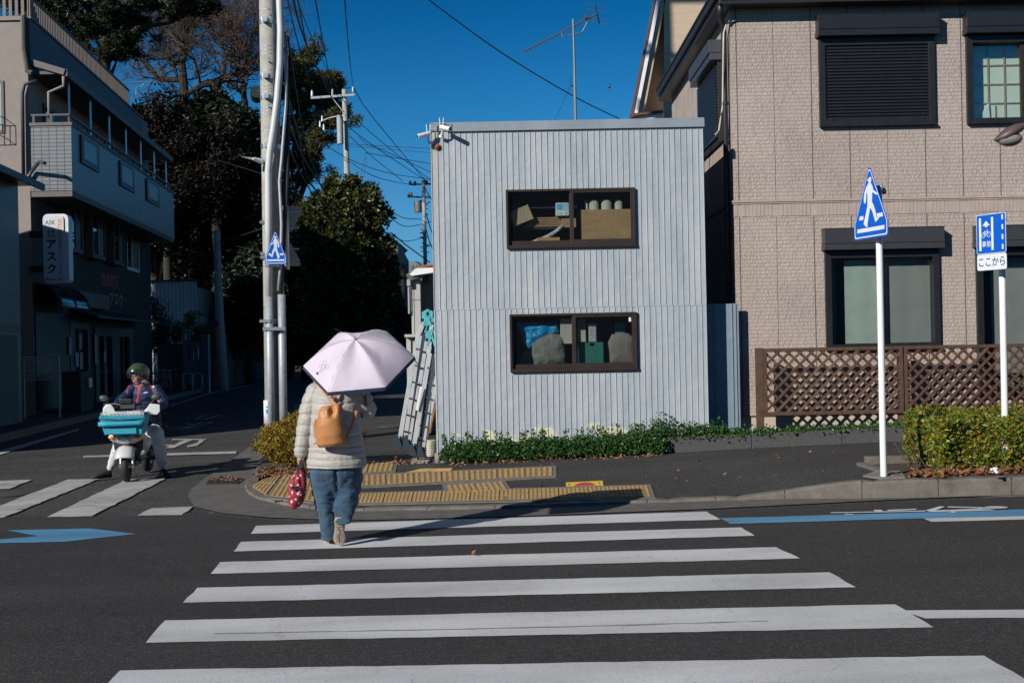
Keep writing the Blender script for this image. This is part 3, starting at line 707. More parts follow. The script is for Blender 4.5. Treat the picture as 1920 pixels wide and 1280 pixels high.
b = MB(); b.box(-.04, .9, SY+.9, SY+.95, 2.35, 4.2); b.box(.95, 1.7, SY+1.1, SY+1.15, 2.35, 4.2); solo('dark_partition', 'dark board wall deep inside the upper storey', 'partition', b, M['dark_grey'])
# lower room
def cloth(name, label, cat, outline, y, thick, m, seed, amp=.02, sc=6.0):
    """soft crumpled bag: a grid inside an outline, bulged towards the glass"""
    xs = [p[0] for p in outline]; zs = [p[1] for p in outline]; x0, x1, z0, z1 = min(xs), max(xs), min(zs), max(zs)
    def inside(x, z):
        c = False; j = len(outline)-1
        for i in range(len(outline)):
            xi, zi = outline[i]; xj, zj = outline[j]
            if (zi > z) != (zj > z) and x < (xj-xi)*(z-zi)/(zj-zi)+xi: c = not c
            j = i
        return c
    def dist(x, z):
        dm = 9
        for i in range(len(outline)):
            a = Vector(outline[i-1]); b2 = Vector(outline[i]); p = Vector((x, z)); d = b2-a; t = max(0, min(1, (p-a).dot(d)/max(1e-9, d.dot(d)))); dm = min(dm, (p-a-d*t).length)
        return dm
    n = 44; b = MB(); idx = {}
    for side in (0, 1):
        for i in range(n+1):
            for j in range(n+1):
                x = x0+(x1-x0)*i/n; z = z0+(z1-z0)*j/n
                if inside(x, z):
                    d = dist(x, z); t = min(1, d/(.35*min(x1-x0, z1-z0))); bul = thick*math.sqrt(max(0, 1-(1-t)**2))
                    w1 = noise.noise(Vector((x*sc+seed, z*sc*1.4, seed)))*amp + noise.noise(Vector((x*sc*3, z*sc*3, seed+5)))*amp*.35
                    fold = abs(math.sin((x*.7+z)*22+seed+w1*60))*amp*.45
                    idx[(side, i, j)] = len(b.v); b.v.append(Vector((x, y - (bul + w1 + fold*t) if side == 0 else y+thick*.3*t, z)))
    for side in (0, 1):
        for i in range(n):
            for j in range(n):
                q = [(side, i, j), (side, i+1, j), (side, i+1, j+1), (side, i, j+1)]
                if all(k in idx for k in q): b.f.append([idx[k] for k in q]); b.m.append(0)
    # stitch the rim
    for i in range(n+1):
        for j in range(n+1):
            for di, dj in ((1, 0), (0, 1)):
                a, c = (i, j), (i+di, j+dj)
                if (0, *a) in idx and (0, *c) in idx:
                    adj = 0
                    cells = [(i, j), (i, j-1)] if di else [(i, j), (i-1, j)]
                    for ci, cj in cells:
                        if all((0, ci+p, cj+q2) in idx for p in (0, 1) for q2 in (0, 1)): adj += 1
                    if adj == 1: b.f.append([idx[(0, *a)], idx[(0, *c)], idx[(1, *c)], idx[(1, *a)]]); b.m.append(0)
    o = b.build(name, m, smooth=True); return put(o, label, cat)
def ZL(v): return 1.936-(v-587)*(1.936-1.175)/(695.5-587)
def XL(u): return -.028+(u-955)*(1.671)/(1193-955)
zx = lambda pts: [(XL(940+x/7.11), ZL(570+z/7.11)+(XL(940+x/7.11)*.03)) for x, z in pts]
M['tarp'] = mat('blue_tarp', (.015, .3, .6), .4, var=.15, vs=8, bump=.4, bs=40)
M['bag'] = mat('grey_cover', (.2, .2, .185), .75, var=.14, vs=7, bump=.5, bs=30)
cloth('blue_tarp', 'crumpled bright blue tarpaulin at the top left of the lower window', 'tarpaulin', zx([(170, 215), (400, 225), (750, 270), (780, 400), (600, 450), (430, 560), (370, 610), (310, 590), (250, 400)]), SY+.2, .06, M['tarp'], 3, .03, 9)
cloth('covered_seat', 'grey cloth covered seat back in front of the blue tarpaulin', 'covered chair', zx([(390, 520), (520, 440), (660, 385), (840, 430), (860, 700), (850, 830), (430, 850), (400, 700)]), SY+.16, .07, M['bag'], 8, .022, 7)
cloth('covered_seat', 'dim grey covered seat low in the far left of the lower window', 'covered chair', zx([(300, 600), (400, 620), (440, 860), (200, 860), (230, 720)]), SY+.27, .04, M['bag'], 12)
cloth('covered_seat', 'round topped brown grey covered seat at the right of the lower window', 'covered chair', zx([(1420, 560), (1480, 450), (1600, 425), (1720, 450), (1790, 520), (1800, 860), (1440, 860)]), SY+.2, .05, mat('taupe_cover', (.23, .2, .17), .75, var=.1), 15, .01, 4)
gb = thing('storage_crate', (1.12, SY+.16, 1.2), 'dark green plastic crate with a hand hole behind the lower right pane', 'crate')
b = MB(); gx0, gx1 = XL(1084), XL(1131); gz0, gz1 = 1.21, ZL(642); gc = mat('green_plastic', (.03, .2, .15), .5, var=.1)
b.box(gx0, gx1, SY+.09, SY+.3, gz0, gz1-.05); b.box(gx0, gx0+.11, SY+.09, SY+.11, gz1-.05, gz1); b.box(gx1-.12, gx1, SY+.09, SY+.11, gz1-.05, gz1); b.box(gx0+.11, gx1-.12, SY+.09, SY+.11, gz1-.012, gz1)
b.box(gx0, gx1, SY+.28, SY+.3, gz1-.05, gz1); b.build('crate_body', gc, gb, bevel=.003)
b = MB(); b.box(gx0+.14, gx0+.2, SY+.087, SY+.0895, gz0+.03, gz0+.045); b.build('crate_label', M['white_plastic'], gb)
b = MB(); b.box(XL(1104), XL(1119), SY+.14, SY+.22, gz1+.002, ZL(606)); solo('metal_canister', 'silver grey canister standing on the green crate', 'canister', b, mat('canister', (.4, .42, .43), .4, var=.4, vs=30, bump=.8), bevel=.012)
for k, (u0, u1, v0, v1) in enumerate(((1051, 1074, 596, 644), (1084, 1100, 597, 641))):
    b = MB(); b.box(XL(u0), XL(u1), SY+.12+.12*k, SY+.24+.12*k, ZL(v1), ZL(v0)); solo('cream_cabinet', ['cream cabinet edge left of the lower mullion', 'cream cabinet edge right of the lower mullion'][k], 'cabinet', b, mat('cream2', (.5, .48, .4), .7), bevel=.004)
b = MB(); b.box(XL(1156), XL(1175), SY+.26, SY+.4, ZL(632), ZL(606)); solo('teal_box', 'small teal box in the upper right of the lower window', 'box', b, mat('teal_box', (.05, .25, .27), .6), bevel=.004)
b = MB(); b.box(-.1, 1.7, SY+.75, SY+.8, .3, 2.2); solo('dark_partition', 'dark board wall deep inside the lower storey', 'partition', b, M['dark_grey'])
b = MB(); b.box(-.06, 1.68, SY+.06, SY+.7, 1.12, 1.16); b.box(-.05, -.01, SY+.06, SY+.1, .14, 1.12); b.box(1.62, 1.66, SY+.06, SY+.1, .14, 1.12); solo('work_bench', 'bench top just below the lower window holding the stored goods', 'bench', b, M['brown_wood'])
# ---------------------------------------------------------------- cameras, lamp, aerial on the shed
def seccam(loc, az, label, wifi):
    root = thing('security_camera', loc, label, 'camera', 'white security cameras on the shed corner')
    L_ = Vector(loc); d = Vector((math.sin(az), -math.cos(az), -.3)).normalized()
    b = MB(); b.tube([L_, L_+d*.1, L_+d*.175], [.026, .03, .03], 14); b.tube([L_+d*.175, L_+d*.178], [.03, .022], 14); b.build('camera_body', M['white_plastic'], root, smooth=False, bevel=.004)
    b = MB(); b.tube([L_+d*.176, L_+d*.181], .019, 12); b.build('lens', M['black'], root)
    b = MB(); b.tube([L_+d*.03, L_+d*.03+Vector((0, .04, -.07)), L_+Vector((0, .06, -.12))], .012, 8); b.tube([L_+Vector((0, .06, -.1)), L_+Vector((0, .06, -.13))], .028, 12); b.build('bracket', M['white_plastic'], root)
    if wifi:
        for k in (-.02, .02):
            b = MB(); s = L_+d*.02+Vector((k, 0, .02)); b.tube([s, s+Vector((k*.3, 0, .1))], .006, 6); b.build('antenna', M['white_plastic'], root)
seccam(P(826, 238, SY-.13), R(50), 'white bullet security camera with two aerials pointing right at the shed corner', True)
seccam(P(806, 250, SY-.1), R(-62), 'white security camera pointing left beyond the shed corner', True)
b = MB(); c = P(806, 250, SY-.1); b.tube([c+Vector((.02, 0, 0)), c+Vector((.02, .0, .07)), P(815, 233, SY-.06), P(828, 231, SY-.06), P(838, 236, SY-.05)], .009, 8)
solo('camera_cable', 'pale cable looping over the shed corner between the cameras', 'cable', b, M['galv'], True)
b = MB(); c = P(820, 276, SY); b.tube([c+Vector((0, 0, 0)), c+Vector((0, -.02, 0))], .045, 20); b.tube([c+Vector((0, -.02, 0)), c+Vector((0, -.04, 0)), c+Vector((0, -.05, 0))], [.03, .026, .01], 14)
solo('rusty_fitting', 'round rusted fitting near the top left of the shed front', 'fitting', b, M['rust'], bevel=.002)
an = thing('television_aerial', (P(1079, 228, SY+.6)), 'tall rod aerial with many cross rods standing on the shed roof', 'aerial')
ay = SY+.6
def A(u, v, dy=0): return P(u, v, ay+dy)
b = MB(); b.tube([A(1079.5, 231), A(1077, 120), A(1074.5, 36)], [.019, .017, .014], 10); b.build('mast', M['mast'], an)
b = MB(); b.tube([A(982, 97, -.25), A(1120, 27, .25)], .009, 8); b.build('boom', M['mast'], an)
b = MB(); p0, p1 = A(982, 97, -.25), A(1120, 27, .25); ax = (p1-p0).normalized(); cr = Vector((.55, -.75, -.33)).normalized()
cr = (cr - ax*cr.dot(ax)).normalized()
for i in range(19):
    t = i/18; L_ = .07+.02*t if i < 15 else (.12 if i < 17 else .2)
    if i == 18: continue
    p = p0.lerp(p1, t); b.tube([p-cr*L_, p+cr*L_], .0042, 6)
up = ax.cross(cr).normalized()
for k in (-.13, -.045, .045, .13):
    p = p1+up*k; b.tube([p-cr*.24, p+cr*.24], .0045, 6)
b.tube([p1-up*.14, p1+up*.14], .009, 6)
b.build('cross_rods', M['dark_grey'], an)
b = MB(); b.tube([A(1053, 61), A(1054, 70), A(1072, 66), A(1092, 60), A(1101, 42)], .008, 8); b.tube([A(1075, 64), A(1076, 240), A(1083, 232)], .004, 5); b.build('brace', M['mast'], an)
b = MB(); q = A(1100, 33, .14); b.box(q.x-.03, q.x+.03, q.y-.02, q.y+.02, q.z-.02, q.z+.03); b.build('junction_box', M['dark_grey'], an, bevel=.004)
b = MB(); b.tube([A(1078, 161), A(1070, 161)], .006, 6); b.tube([A(1070, 163), A(1070, 158)], [.016, .004], 8); b.tube([A(1070, 158), A(1069.5, 142)], .0028, 5); b.tube([A(1069, 163), A(1055, 195), A(1039, 228)], .0025, 4); b.build('whip_antenna', M['black'], an)
# ================================================================ RIGHT: THE BROWN HOUSE, PLANTER, FENCE, SIGNS, HEDGE
def siding(name, col, row=.0505, bw=.19):
    m, nt, b = newmat(name); L = nt.links.new
    g = N(nt, 'ShaderNodeNewGeometry'); s = N(nt, 'ShaderNodeSeparateXYZ'); L(g.outputs['Position'], s.inputs[0])
    xy = N(nt, 'ShaderNodeMath', operation='ADD'); L(s.outputs['X'], xy.inputs[0]); L(s.outputs['Y'], xy.inputs[1])
    dv = N(nt, 'ShaderNodeMath', operation='DIVIDE'); dv.inputs[1].default_value = row; L(s.outputs['Z'], dv.inputs[0])
    fl = N(nt, 'ShaderNodeMath', operation='FLOOR'); L(dv.outputs[0], fl.inputs[0])
    wn = N(nt, 'ShaderNodeTexWhiteNoise', noise_dimensions='1D'); L(fl.outputs[0], wn.inputs['W'])
    ax = N(nt, 'ShaderNodeMath', operation='ADD'); L(xy.outputs[0], ax.inputs[0]); L(wn.outputs[0], ax.inputs[1])
    cb = N(nt, 'ShaderNodeCombineXYZ'); L(ax.outputs[0], cb.inputs[0]); L(s.outputs['Z'], cb.inputs[1])
    br = N(nt, 'ShaderNodeTexBrick'); br.offset = 0; br.inputs['Scale'].default_value = 1; br.inputs['Brick Width'].default_value = bw; br.inputs['Row Height'].default_value = row
    br.inputs['Mortar Size'].default_value = .0035; br.inputs['Mortar Smooth'].default_value = .4; br.inputs['Color1'].default_value = (1, 1, 1, 1); br.inputs['Color2'].default_value = (.55, .55, .55, 1); br.inputs['Mortar'].default_value = (0, 0, 0, 1)
    L(cb.outputs[0], br.inputs['Vector'])
    mp = N(nt, 'ShaderNodeMapping'); mp.inputs['Scale'].default_value = (34, 22, 1); L(cb.outputs[0], mp.inputs[0])
    vo = N(nt, 'ShaderNodeTexVoronoi', feature='F1'); vo.inputs['Scale'].default_value = 1; L(mp.outputs[0], vo.inputs[0])
    ns = N(nt, 'ShaderNodeTexNoise'); ns.inputs['Scale'].default_value = 1.3; ns.inputs['Detail'].default_value = 3; L(mp.outputs[0], ns.inputs[0])
    a1 = N(nt, 'ShaderNodeMath', operation='MULTIPLY_ADD'); a1.inputs[1].default_value = .8; L(ns.outputs[0], a1.inputs[0]); L(vo.outputs['Distance'], a1.inputs[2])
    hm = N(nt, 'ShaderNodeMath', operation='MULTIPLY'); L(a1.outputs[0], hm.inputs[0]); L(br.outputs['Color'], hm.inputs[1])
    bp = N(nt, 'ShaderNodeBump'); bp.inputs['Strength'].default_value = .85; bp.inputs['Distance'].default_value = .0095; L(hm.outputs[0], bp.inputs['Height']); L(bp.outputs[0], b.inputs['Normal'])
    n2 = N(nt, 'ShaderNodeTexNoise'); n2.inputs['Scale'].default_value = 1.5; n2.inputs['Detail'].default_value = 5; L(g.outputs['Position'], n2.inputs[0])
    r = ramp(nt, [(.3, tuple(c*.9 for c in col)), (.7, tuple(c*1.08 for c in col))], n2.outputs[0])
    mo = N(nt, 'ShaderNodeMix', data_type='RGBA', blend_type='MULTIPLY'); mo.inputs[0].default_value = .28; L(r.outputs[0], mo.inputs[6])
    rm = ramp(nt, [(0, (.35,)*3), (.3, (1, 1, 1))], br.outputs['Color']); L(rm.outputs[0], mo.inputs[7])
    L(mo.outputs[2], b.inputs['Base Color']); b.inputs['Roughness'].default_value = .8
    return m
M['siding'] = siding('split_face_siding', (.408, .34, .30))
M['siding_plain'] = mat('siding_plain', (.4, .325, .288), .8, var=.1, bump=.2, bs=90)
M['joint'] = mat('siding_joint', (.11, .085, .075), .85)
M['found'] = mat('house_foundation', (.5, .43, .34), .85, var=.1, bump=.2)
M['fascia'] = mat('dark_fascia', (.02, .021, .024), .45, var=.1)
HY = 15.69; HX = 3.045; HX2 = 12.0; HZ0 = .5; HZ1 = 6.03; HD = 21.4
house = thing('brown_house', (HX+3, HY+2, .3), 'taupe split-face sided house with black shuttered windows behind the lattice fence', 'house')
def hz(v, u=1640): r, h = hr(u, v); return ZC + h*HY/F
def hx(u, v=300): r, h = hr(u, v); return r*HY/F
HW = [(4.25, 5.78, 4.43, 5.60), (4.28, 5.79, 1.40, 2.72), (6.25, 7.8, 4.43, 5.60), (6.33, 7.85, .75, 2.72)]
def grid_wall(mb, x0, x1, z0, z1, holes, y0, y1):
    xs = sorted({x0, x1, *[h[0] for h in holes], *[h[1] for h in holes]}); zs = sorted({z0, z1, *[h[2] for h in holes], *[h[3] for h in holes]})
    for a, b_ in zip(xs[:-1], xs[1:]):
        for c, d in zip(zs[:-1], zs[1:]):
            mx_, mz = (a+b_)/2, (c+d)/2
            if any(h[0] < mx_ < h[1] and h[2] < mz < h[3] for h in holes): continue
            mb.box(a, b_, y0, y1, c, d)
b = MB(); grid_wall(b, HX, HX2, HZ0, HZ1, HW, HY, HY+.12); b.build('front_wall', M['siding'], house)
b = MB(); b.box(HX, HX+.12, HY+.12, HD, HZ0, HZ1); b.box(HX+.12, HX2, HD-.12, HD, HZ0, HZ1); b.build('side_wall', M['siding'], house)
b = MB(); b.box(HX+.02, HX2, HY+.02, HY+.14, -.1, HZ0); b.box(HX+.02, HX+.14, HY+.14, HD, -.1, HZ0); b.build('foundation', M['found'], house)
b = MB()
jx = [HX+.075, 3.62, 4.13, 4.64, 5.15, 5.665, 6.17, 6.68, 7.19, 7.7]
for i, x in enumerate(jx):
    w_ = .006 if i not in (1, 4) else .0025
    segs = [(HZ0, HZ1)]
    for h in HW:
        if h[0]-.06 < x < h[1]+.06:
            segs = [q for s0, s1 in segs for q in ((s0, min(s1, h[2]-.05)), (max(s0, h[3]+.25), s1)) if q[1] > q[0]+.02]
    for s0, s1 in segs: b.box(x-w_, x+w_, HY-.0025, HY+.001, s0, s1)
b.box(HX, HX2, HY-.002, HY+.001, HZ0, HZ0+.012)
for y in (16.3, 17.2, 18.1, 19.0, 19.9, 20.8): b.box(HX-.0025, HX+.001, y, y+.008, HZ0, HZ1)
b.build('panel_joints', M['joint'], house)
# moulding and fluted band under it
b = MB(); bz = 3.40
b.box(HX-.03, HX2, HY-.03, HY+.0, bz, bz+.028); b.box(HX-.02, HX2, HY-.018, HY, bz-.022, bz-.001); b.box(HX-.03, HX-.0, HY+.0, HD, bz, bz+.028)
b.build('belt_moulding', M['siding_plain'], house, bevel=.004)
b = MB(); x = HX+.01
rq = random.Random(2)
b.box(HX-.002, HX2, HY-.004, HY-.001, bz-.19, bz-.022)
while x < 8.2:
    if all(abs(x+.02-j) > .03 for j in jx): b.box(x, x+.04, HY-.0075-rq.random()*.002, HY-.004, bz-.188, bz-.026)
    x += .052
b.build('fluted_band', M['siding_plain'], house)
b = MB(); b.box(HX-.19, HX2, HY-.27, HY-.245, HZ1-.005, HZ1+.19); b.box(HX-.19, HX-.165, HY-.245, HD+.3, HZ1-.005, HZ1+.19)
b.box(HX-.235, HX2, HY-.35, HY-.27, HZ1+.09, HZ1+.2); b.box(HX-.235, HX-.19, HY-.27, HD+.35, HZ1+.09, HZ1+.2)
b.build('eave_gutter', M['fascia'], house, bevel=.008)
b = MB(); b.box(HX-.165, HX2, HY-.245, HY+.02, HZ1-.0, HZ1+.02); b.box(HX-.165, HX+.02, HY+.02, HD+.3, HZ1, HZ1+.02); b.build('soffit', M['fascia'], house)
b = MB(); b.prism([(HX-.25, HY-.36, HZ1+.2), (HX2, HY-.36, HZ1+.2), (HX2, HD+.36, HZ1+.2), (HX-.25, HD+.36, HZ1+.2)], (0, 0, .03))
b.add([(HX-.25, HY-.36, HZ1+.231), (HX2, HY-.36, HZ1+.231), (HX2, HD+.36, HZ1+.231), (HX-.25, HD+.36, HZ1+.231), (HX+2.6, (HY+HD)/2, HZ1+1.5), (HX2, (HY+HD)/2, HZ1+1.5)], [(0, 1, 5, 4), (2, 3, 4, 5), (3, 0, 4), (1, 2, 5)])
b.build('roof', M['fascia'], house)
# windows
def header(mb, x0, x1, z0, z1, dep=.17):
    mb.box(x0, x1, HY-dep, HY+.0, z0+.085, z1); mb.box(x0-.006, x1+.006, HY-dep+.006, HY, z0, z0+.08); mb.box(x0-.008, x1+.008, HY-dep-.006, HY, z1, z1+.012)
for i, (a, b_, c, d) in enumerate(HW):
    f = MB(); q = .065 if i != 3 else .07
    f.box(a-.02, a+q, HY-.05, HY+.1, c, d); f.box(b_-q, b_+.02, HY-.05, HY+.1, c, d); f.box(a+q, b_-q, HY-.048, HY+.1, d-.1, d); f.box(a+q, b_-q, HY-.052, HY+.1, c, c+.05)
    f.box(a-.03, b_+.03, HY-.075, HY-.02, c-.03, c-.001)
    wo = f.build('window', M['black'], house, bevel=.004)
    h = MB(); header(h, a-.05, b_+.05, d+.005, d+.285); h.build('shutter_box', M['shutter'] if i in (0, 2) else mat('shutter_box_grey', (.04, .042, .046), .4, var=.1), wo, bevel=.004)
    if i == 0:
        s = MB(); z = c+.06; s.box(a+q, b_-q, HY-.012, HY-.0, c+.05, d-.1)
        while z < d-.12:
            s.add([(a+q, HY-.013, z), (b_-q, HY-.013, z), (b_-q, HY-.03, z+.012), (a+q, HY-.03, z+.012), (b_-q, HY-.03, z+.03), (a+q, HY-.03, z+.03), (b_-q, HY-.013, z+.042), (a+q, HY-.013, z+.042)],
                  [(0, 1, 2, 3), (3, 2, 4, 5), (5, 4, 6, 7)]); z += .0435
        s.build('roller_shutter', M['shutter'], wo)
        s = MB(); s.box(a+q, b_-q, HY-.04, HY-.012, c+.05, c+.085); s.box(a+q+.06, a+q+.1, HY-.05, HY-.04, c+.06, c+.09); s.box(b_-q-.1, b_-q-.06, HY-.05, HY-.04, c+.06, c+.09); s.build('bottom_rail', M['black'], wo, bevel=.003)
    else:
        mid = (a+b_)/2
        s = MB(); s.box(mid-.045, mid+.03, HY+.0, HY+.05, c+.05, d-.1); s.build('mullion', M['bronze'], wo, bevel=.003)
        g = MB(); g.box(a+q, b_-q, HY+.055, HY+.059, c+.05, d-.1); g.build('pane', M['glass'], wo)
# inside: curtains, paper screen
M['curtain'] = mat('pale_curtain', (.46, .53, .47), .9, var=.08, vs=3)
M['curtain_d'] = mat('grey_curtain', (.31, .32, .31), .9, var=.08, vs=3)  # neutral grey blind cloth
def curtain(x0, x1, z0, z1, y, m, label, amp=.0015, per=.3):
    b = MB(); n = int((x1-x0)/.02)
    vs = [(x0+(x1-x0)*i/n, y+amp*math.sin(i*.02/per*6.28)+amp*.5*math.sin(i*.37), z) for z in (z0, z1) for i in range(n+1)]
    b.add(vs, [(i, i+1, n+2+i, n+1+i) for i in range(n)]); solo('curtain', label, 'curtain', b, m, smooth=True)
curtain(4.56, 5.0, 1.46, 2.6, HY+.11, M['curtain'], 'pale green roller blind in the left sash of the lower house window')
curtain(5.06, 5.74, 1.46, 2.62, HY+.12, M['curtain_d'], 'grey blind in the right sash of the lower house window')
curtain(4.34, 4.5, 1.46, 2.62, HY+.3, M['curtain_d'], 'dim drape at the left edge of the lower house window', .02, .07)
curtain(6.6, 7.8, .8, 2.6, HY+.2, M['curtain_d'], 'grey blind inside the tall window at the right picture edge')
b = MB(); b.box(4.3, 12, HY+.7, HY+.75, .6, 5.9); solo('inner_partition', 'dark inner wall seen behind the house windows', 'partition', b, mat('inner_wall', (.06, .06, .055), .9))
sj = thing('paper_screen', (7.0, HY+.2, 4.4), 'paper sliding screen with a wooden grid and one torn pane in the upper right window', 'paper screen')
b = MB(); b.box(6.38, 7.75, HY+.2, HY+.205, 4.45, 5.55); b.build('paper', mat('screen_paper', (.7, .78, .62), .9, var=.05), sj)
b = MB()
for x in (6.38, 6.615, 6.84, 7.07, 7.3, 7.53): b.box(x-.01, x+.01, HY+.18, HY+.2, 4.45, 5.55)
for z in (4.72, 4.98, 5.24, 5.5): b.box(6.37, 7.75, HY+.182, HY+.1995, z-.008, z+.008)
b.box(6.7, 6.715, HY+.181, HY+.1992, 4.45, 4.69)
b.build('wooden_grid', mat('screen_wood', (.4, .27, .12), .7), sj)
b = MB(); b.add([(6.45, HY+.17, 4.46), (6.62, HY+.16, 4.46), (6.6, HY+.15, 4.71), (6.58, HY+.17, 4.7)], [(0, 1, 2, 3)]); b.build('torn_flap', mat('screen_paper2', (.7, .75, .66), .9), sj)
# side window with shutter, corner pipe, cable
b = MB(); yy0, yy1 = 16.35, 18.1
b.box(HX-.06, HX, yy0, yy1, 4.35, 5.72); wo = b.build('window', M['black'], house, bevel=.004)
b = MB(); b.box(HX-.19, HX, yy0-.05, yy1+.05, 5.6, 5.78); b.box(HX-.17, HX, yy0-.04, yy1+.04, 5.5, 5.597); b.build('shutter_box', mat('shutter_side', (.05, .055, .065), .4), wo, bevel=.004)
b = MB(); z = 4.42
while z < 5.45: b.box(HX-.085, HX-.061, yy0+.07, yy1-.07, z, z+.03); z += .043
b.build('roller_shutter', M['shutter'], wo)
b = MB(); px_ = HX-.07; b.tube([(HX-.17, HY-.2, HZ1-.0), (HX-.16, HY-.15, HZ1-.1), (px_, HY+.1, HZ1-.28), (px_, HY+.1, HZ1-.4), (px_, HY+.1, .4)], .038, 12)
b.build('downpipe', M['fascia'], house, smooth=True)
b = MB(); b.tube([(px_, HY+.1, z) for z in (3.2, 3.24)], .045, 12); b.tube([(px_, HY+.1, z) for z in (4.75, 4.79)], .045, 12); b.build('pipe_clip', M['black'], house)
b = MB(); b.tube([P(1380, 38, HY-.02), P(1362, 45, HY-.03), P(1357, 62, HY-.06), P(1356, 110, HY+.0), P(1355, 200, HY+.1), P(1348, 245, HY+.1), P(1335, 262, HY-.2), P(1322, 270, SY+.1)], .013, 8)
solo('service_cable', 'pale thick cable running down the house corner to the shed', 'cable', b, mat('cream_cable', (.5, .45, .36), .5), True)
b = MB(); b.tube([P(1355, 205, HY+.1), P(1340, 250, HY), P(1331, 290, HY), P(1329, 345, HY), P(1335, 372, HY)], .004, 5)
solo('thin_cable', 'thin dark cable hanging beside the side window of the house', 'cable', b, M['cable'])
# small bracket light on the wall by the sign
b = MB(); c = P(1651, 352, HY-.05); b.ell(c, .035, .035, .045); b.tube([c, c+Vector((.02, .05, -.05))], .012, 6); solo('wall_fitting', 'small round fitting on the taupe wall beside the crossing sign', 'fitting', b, M['alu'], True)
# tan house behind
tan = siding('tan_siding', (.55, .43, .3), .06, .3)
M['tanw'] = mat('tan_wall', (.52, .4, .28), .8, var=.08, vs=5, bump=.5, bs=30, stretch=(.3, .3, 3))
th = thing('tan_house', (6, 26, 0), 'sunlit tan house with a steep white bargeboard rising behind the shed', 'house')
TY = 26.9
def tp(u, v, y=TY): return P(u, v, y)
b = MB(); pts = [tp(1245, 0), tp(1245, 230), tp(1420, 230), tp(1420, -60), tp(1245, -60)]
b.prism([tp(1245, -60), tp(1245, 640), tp(1500, 640), tp(1500, -60)], (.9, 5, 0)); b.build('front_wall', M['tanw'], th)
b = MB(); b.prism([tp(1242, -60, TY+.5), tp(1234, 0, TY+.5), tp(1200, 214, TY+.5), tp(1200, 640, TY+.5), tp(1246, 640, TY+.5), tp(1246, -60, TY+.5)], (0, .3, 0)); b.build('gable_wall', M['tanw'], th)
b = MB(); b.prism([tp(1240, -60, TY-.1), tp(1230, 0, TY-.1), tp(1188, 212, TY-.1), tp(1196, 212, TY-.1), tp(1238, 0, TY-.1), tp(1248, -60, TY-.1)], (0, .08, 0)); b.build('bargeboard', M['white_paint'], th)
b = MB(); b.prism([tp(1248, -60, TY+.0), tp(1238, 0, TY+.0), tp(1196, 212, TY+.0), tp(1208, 212, TY+.0), tp(1248, 0, TY+.0), tp(1258, -60, TY+.0)], (0, .45, 0)); b.build('soffit', M['tanw'], th)
b = MB(); b.prism([tp(1236, -60, TY-.12), tp(1226, 0, TY-.12), tp(1182, 216, TY-.12), tp(1187, 216, TY-.12), tp(1229.5, 0, TY-.12), tp(1239.5, -60, TY-.12)], (0, .14, 0)); b.build('roof', mat('red_brown_roof', (.13, .06, .04), .7), th)
b = MB(); b.prism([tp(1176, 226, TY-.3), tp(1186, 213, TY-.3), tp(1244, 206, TY-.3), tp(1244, 210, TY-.3), tp(1190, 217, TY-.3)], (0, .9, 0)); b.build('lower_roof', mat('red_brown_roof2', (.13, .06, .04), .7), th)
b = MB(); b.prism([tp(1180, 226, TY-.2), tp(1190, 218, TY-.2), tp(1243, 212, TY-.2), tp(1243, 226, TY-.2), tp(1243, 640, TY-.2), tp(1190, 640, TY-.2)], (0, .7, 0)); b.build('porch', M['white_paint'], th)
# gap panel between the shed and the house
gp = thing('gap_fence', (2.9, 15.5, .2), 'narrow blue grey metal panel closing the gap between shed and house', 'fence')
b = MB(); b.box(SX1+.02, 3.05, 15.52, 15.55, .15, 2.03); b.build('panel', mat('gap_panel', (.2, .26, .33), .5, var=.1), gp)
b = MB()
for x in (2.95, 3.0, 2.72, 2.6): b.box(x, x+.012, 15.505, 15.52, .15, 2.03)
b.build('panel_ribs', M['trim'], gp)
# planter edging stones
M['stone'] = mat('dark_edging_stone', (.075, .074, .074), .8, var=.4, vs=60, bump=.5, bs=120)
b0 = PG(1232, 847, .03)
ed = MB(); x = 1.85; k = 0
es = [1.85, 3.09, 4.27, 5.45, 6.65, 8.2, 10]
for i in range(len(es)-1):
    x0, x1 = es[i], es[i+1]; ed = MB(); z0 = G((x0+x1)/2)
    ed.prism([(x0+.004, 15.03, G(x0)-.05), (x1-.004, 15.03, G(x1)-.05), (x1-.004, 15.03, G(x1)+.235), (x0+.004, 15.03, G(x0)+.235)], (0, .14, 0))
    put(ed.build('edging_stone', M['stone'], bevel=.006), ['short dark edging stone in front of the right end of the shed', 'dark edging stone below the gap panel and the fence corner', 'dark edging stone left of the crossing sign post', 'dark edging stone behind the crossing sign post', 'dark edging stone behind the hedge end', 'dark edging stone hidden behind the yellowing hedge'][i], 'kerb stone', 'planter edging stones')
sheet('planter_soil', [1.85, 4, 8, 12], [15.16, 15.5, 15.79], lambda x, y: G(x)+.2, M['soil'])
